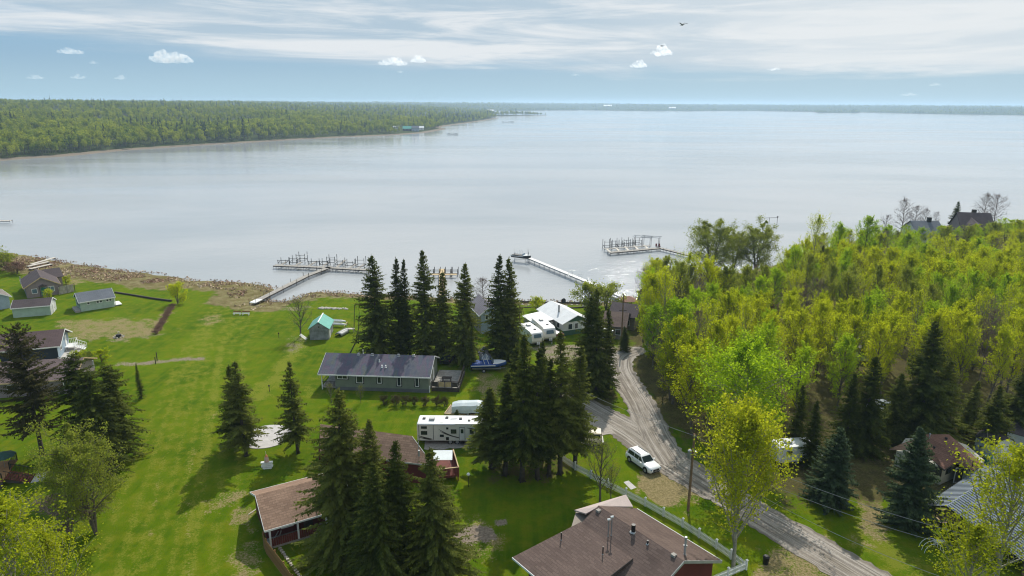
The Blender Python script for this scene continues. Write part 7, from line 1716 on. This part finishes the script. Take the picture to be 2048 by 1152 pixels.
# far docks
for a, b_, w, lb in ((905, 269.5, 16, 'far dark dock with lifts off the little headland'), (1012, 244.8, 20, 'far dark boat lifts standing in the water off the wooded point'), (1024, 244.5, 10, 'farther pair of dark boat lifts off the wooded point')):
    p = W(a, b_, WATER); o = thing('far_dock', lb, 'dock', p); b = MB(); b.bx(-w/2, w/2, -1, 1, .6, .9); b.build('deck', MT['darkwood'], o)
    for k in range(6): x = -w/2+.3+k*(w-.6)/5; b = MB(); b.tube((x, 0, -1), (x, 0, 2.2+.6*(k % 2)), .14, .14, 4); b.build('post', MT['darkwood'], o)
    b = MB(); b.bx(-w/2+1, -w/2+5, -1.5, 1.5, 1.9, 2.3); b.bx(w/2-5, w/2-1, -1.5, 1.5, 1.7, 2.1); b.build('canopy', MT['darkwood'], o)

# ------------------------------------------------------------------ gulls and small clouds
def gull(label, px, py, dist, span, bank):
    d = ray(px, py).normalized(); p = Vector((0, 0, CAMZ))+d*dist; t = thing('gull', label, 'bird', p, .3); b = MB()
    n = 8; b.loft([[(r*math.cos(k*math.pi/4), y, r*math.sin(k*math.pi/4)) for k in range(n)] for y, r in ((-.28, .01), (-.2, .06), (0, .10), (.2, .07), (.32, .03), (.42, .035), (.5, .01))]); b.build('body', MT['gull'], t, True)
    for sg in (-1, 1):
        P_ = [(0, .12, .05), (sg*span*.22, .16, .05+bank*.9), (sg*span*.40, .05, .05+bank*.75), (sg*span*.5, -.10, .05+bank*.45)]; b = MB(); ch = (.22, .18, .12, .02)
        vs = []
        for (x, y, z), c_ in zip(P_, ch): vs += [(x, y+c_/2, z+.015), (x, y-c_/2, z+.015), (x, y-c_/2, z-.01), (x, y+c_/2, z-.01)]
        b.loft([vs[i*4:i*4+4] for i in range(4)]); b.build('wing', MT['gull'], t)
    b = MB(); b.box((0, -.36, 0), (.14, .2, .02)); b.build('tail', MT['gull'], t)
gull('dark gull gliding high over the lake, larger one of two', 1365, 49.5, 84, 1.2, .16)
gull('dark gull gliding above the lake, smaller one lower and further left', 1324, 92, 150, 1.1, .12)

m = mat('cloud_vapour'); t = NT(m)
pv = t.N('ShaderNodeVolumePrincipled'); pv.inputs['Color'].default_value = (1, 1, 1, 1); pv.inputs['Density'].default_value = .0048; pv.inputs['Anisotropy'].default_value = .62
t.put(pv.inputs['Density'], t.math('MULTIPLY', t.rng(t.noise(t.coord('Object'), .009, 4, .65), .36, .62), .0095))
o = t.N('ShaderNodeOutputMaterial'); t.l.new(pv.outputs[0], o.inputs['Volume'])
import bmesh
def cloud(label, px, py, w, h, seed, dist=16000):
    d = ray(px, py).normalized(); p = Vector((0, 0, CAMZ))+d*dist; k = dist/FPX; rs = random.Random(seed); bm = bmesh.new(); n = 7+int(w/5)
    for i in range(n):
        u = (i+.5)/n*2-1; r = h*k*.5*(1-.6*abs(u))*rs.uniform(.6, 1.0)+h*k*.06; mt = Matrix.Translation((u*w*k*.5, rs.uniform(-1, 1)*h*k*.3, rs.uniform(-.15, .45)*h*k*(1-abs(u)))) @ Matrix.Diagonal((r*1.2, r*.6, r*.85, 1))
        bmesh.ops.create_icosphere(bm, subdivisions=3, radius=1, matrix=mt)
    for v in bm.verts:
        q = v.co/(h*k); f = math.sin(q.x*7+seed)*math.cos(q.z*8+q.x*3)*.07+math.sin(q.x*17+q.z*13+seed)*.04; v.co += v.normal*f*h*k
        if v.co.z < -.18*h*k: v.co.z = -.18*h*k+(v.co.z+.18*h*k)*.3
    me = bpy.data.meshes.new('cloud'); bm.to_mesh(me); bm.free(); me.materials.append(m); me.polygons.foreach_set('use_smooth', [True]*len(me.polygons))
    o = link(bpy.data.objects.new('cloud', me)); o.location = p; o.rotation_euler = (0, 0, -math.atan2(d.x, d.y)); rm_ = o.modifiers.new('merge', 'REMESH'); rm_.mode = 'VOXEL'; rm_.voxel_size = h*k/16; return tag(o, label, 'cloud')
for a in ((342, 119, 60, 26, 1, 'largest small white puff of cloud, over the left forest'), (141, 104, 32, 13, 2, 'small white puff of cloud near the left edge'), (786, 127, 50, 18, 3, 'broad small white puff of cloud left of the middle'),
          (835, 122, 24, 15, 4, 'little puff of cloud just right of the broad one'), (801, 144, 12, 5, 5, 'tiny wisp of cloud below the broad puff'), (1278, 132, 26, 15, 6, 'little ragged puff of cloud right of the middle'),
          (1324, 107, 34, 20, 7, 'puff of cloud below the lower gull'), (1548, 139, 20, 8, 8, 'small wisp of cloud low on the right'), (187, 126, 12, 6, 9, 'tiny puff of cloud right of the leftmost one'), (70, 156, 22, 8, 10, 'faint low puff of cloud over the left forest edge'), (156, 155, 20, 9, 11, 'faint low puff of cloud, second from the left above the trees'),
          (242, 157, 18, 8, 12, 'faint low puff of cloud below the largest puff'), (1150, 150, 16, 5, 13, 'faint flat wisp of cloud above the far shore'), (1870, 170, 16, 6, 14, 'faint low puff of cloud near the right edge'), (1818, 190, 24, 6, 15, 'faint lowest wisp of cloud above the far right shore')):
    cloud(a[5], a[0], a[1], a[2], a[3], a[4])
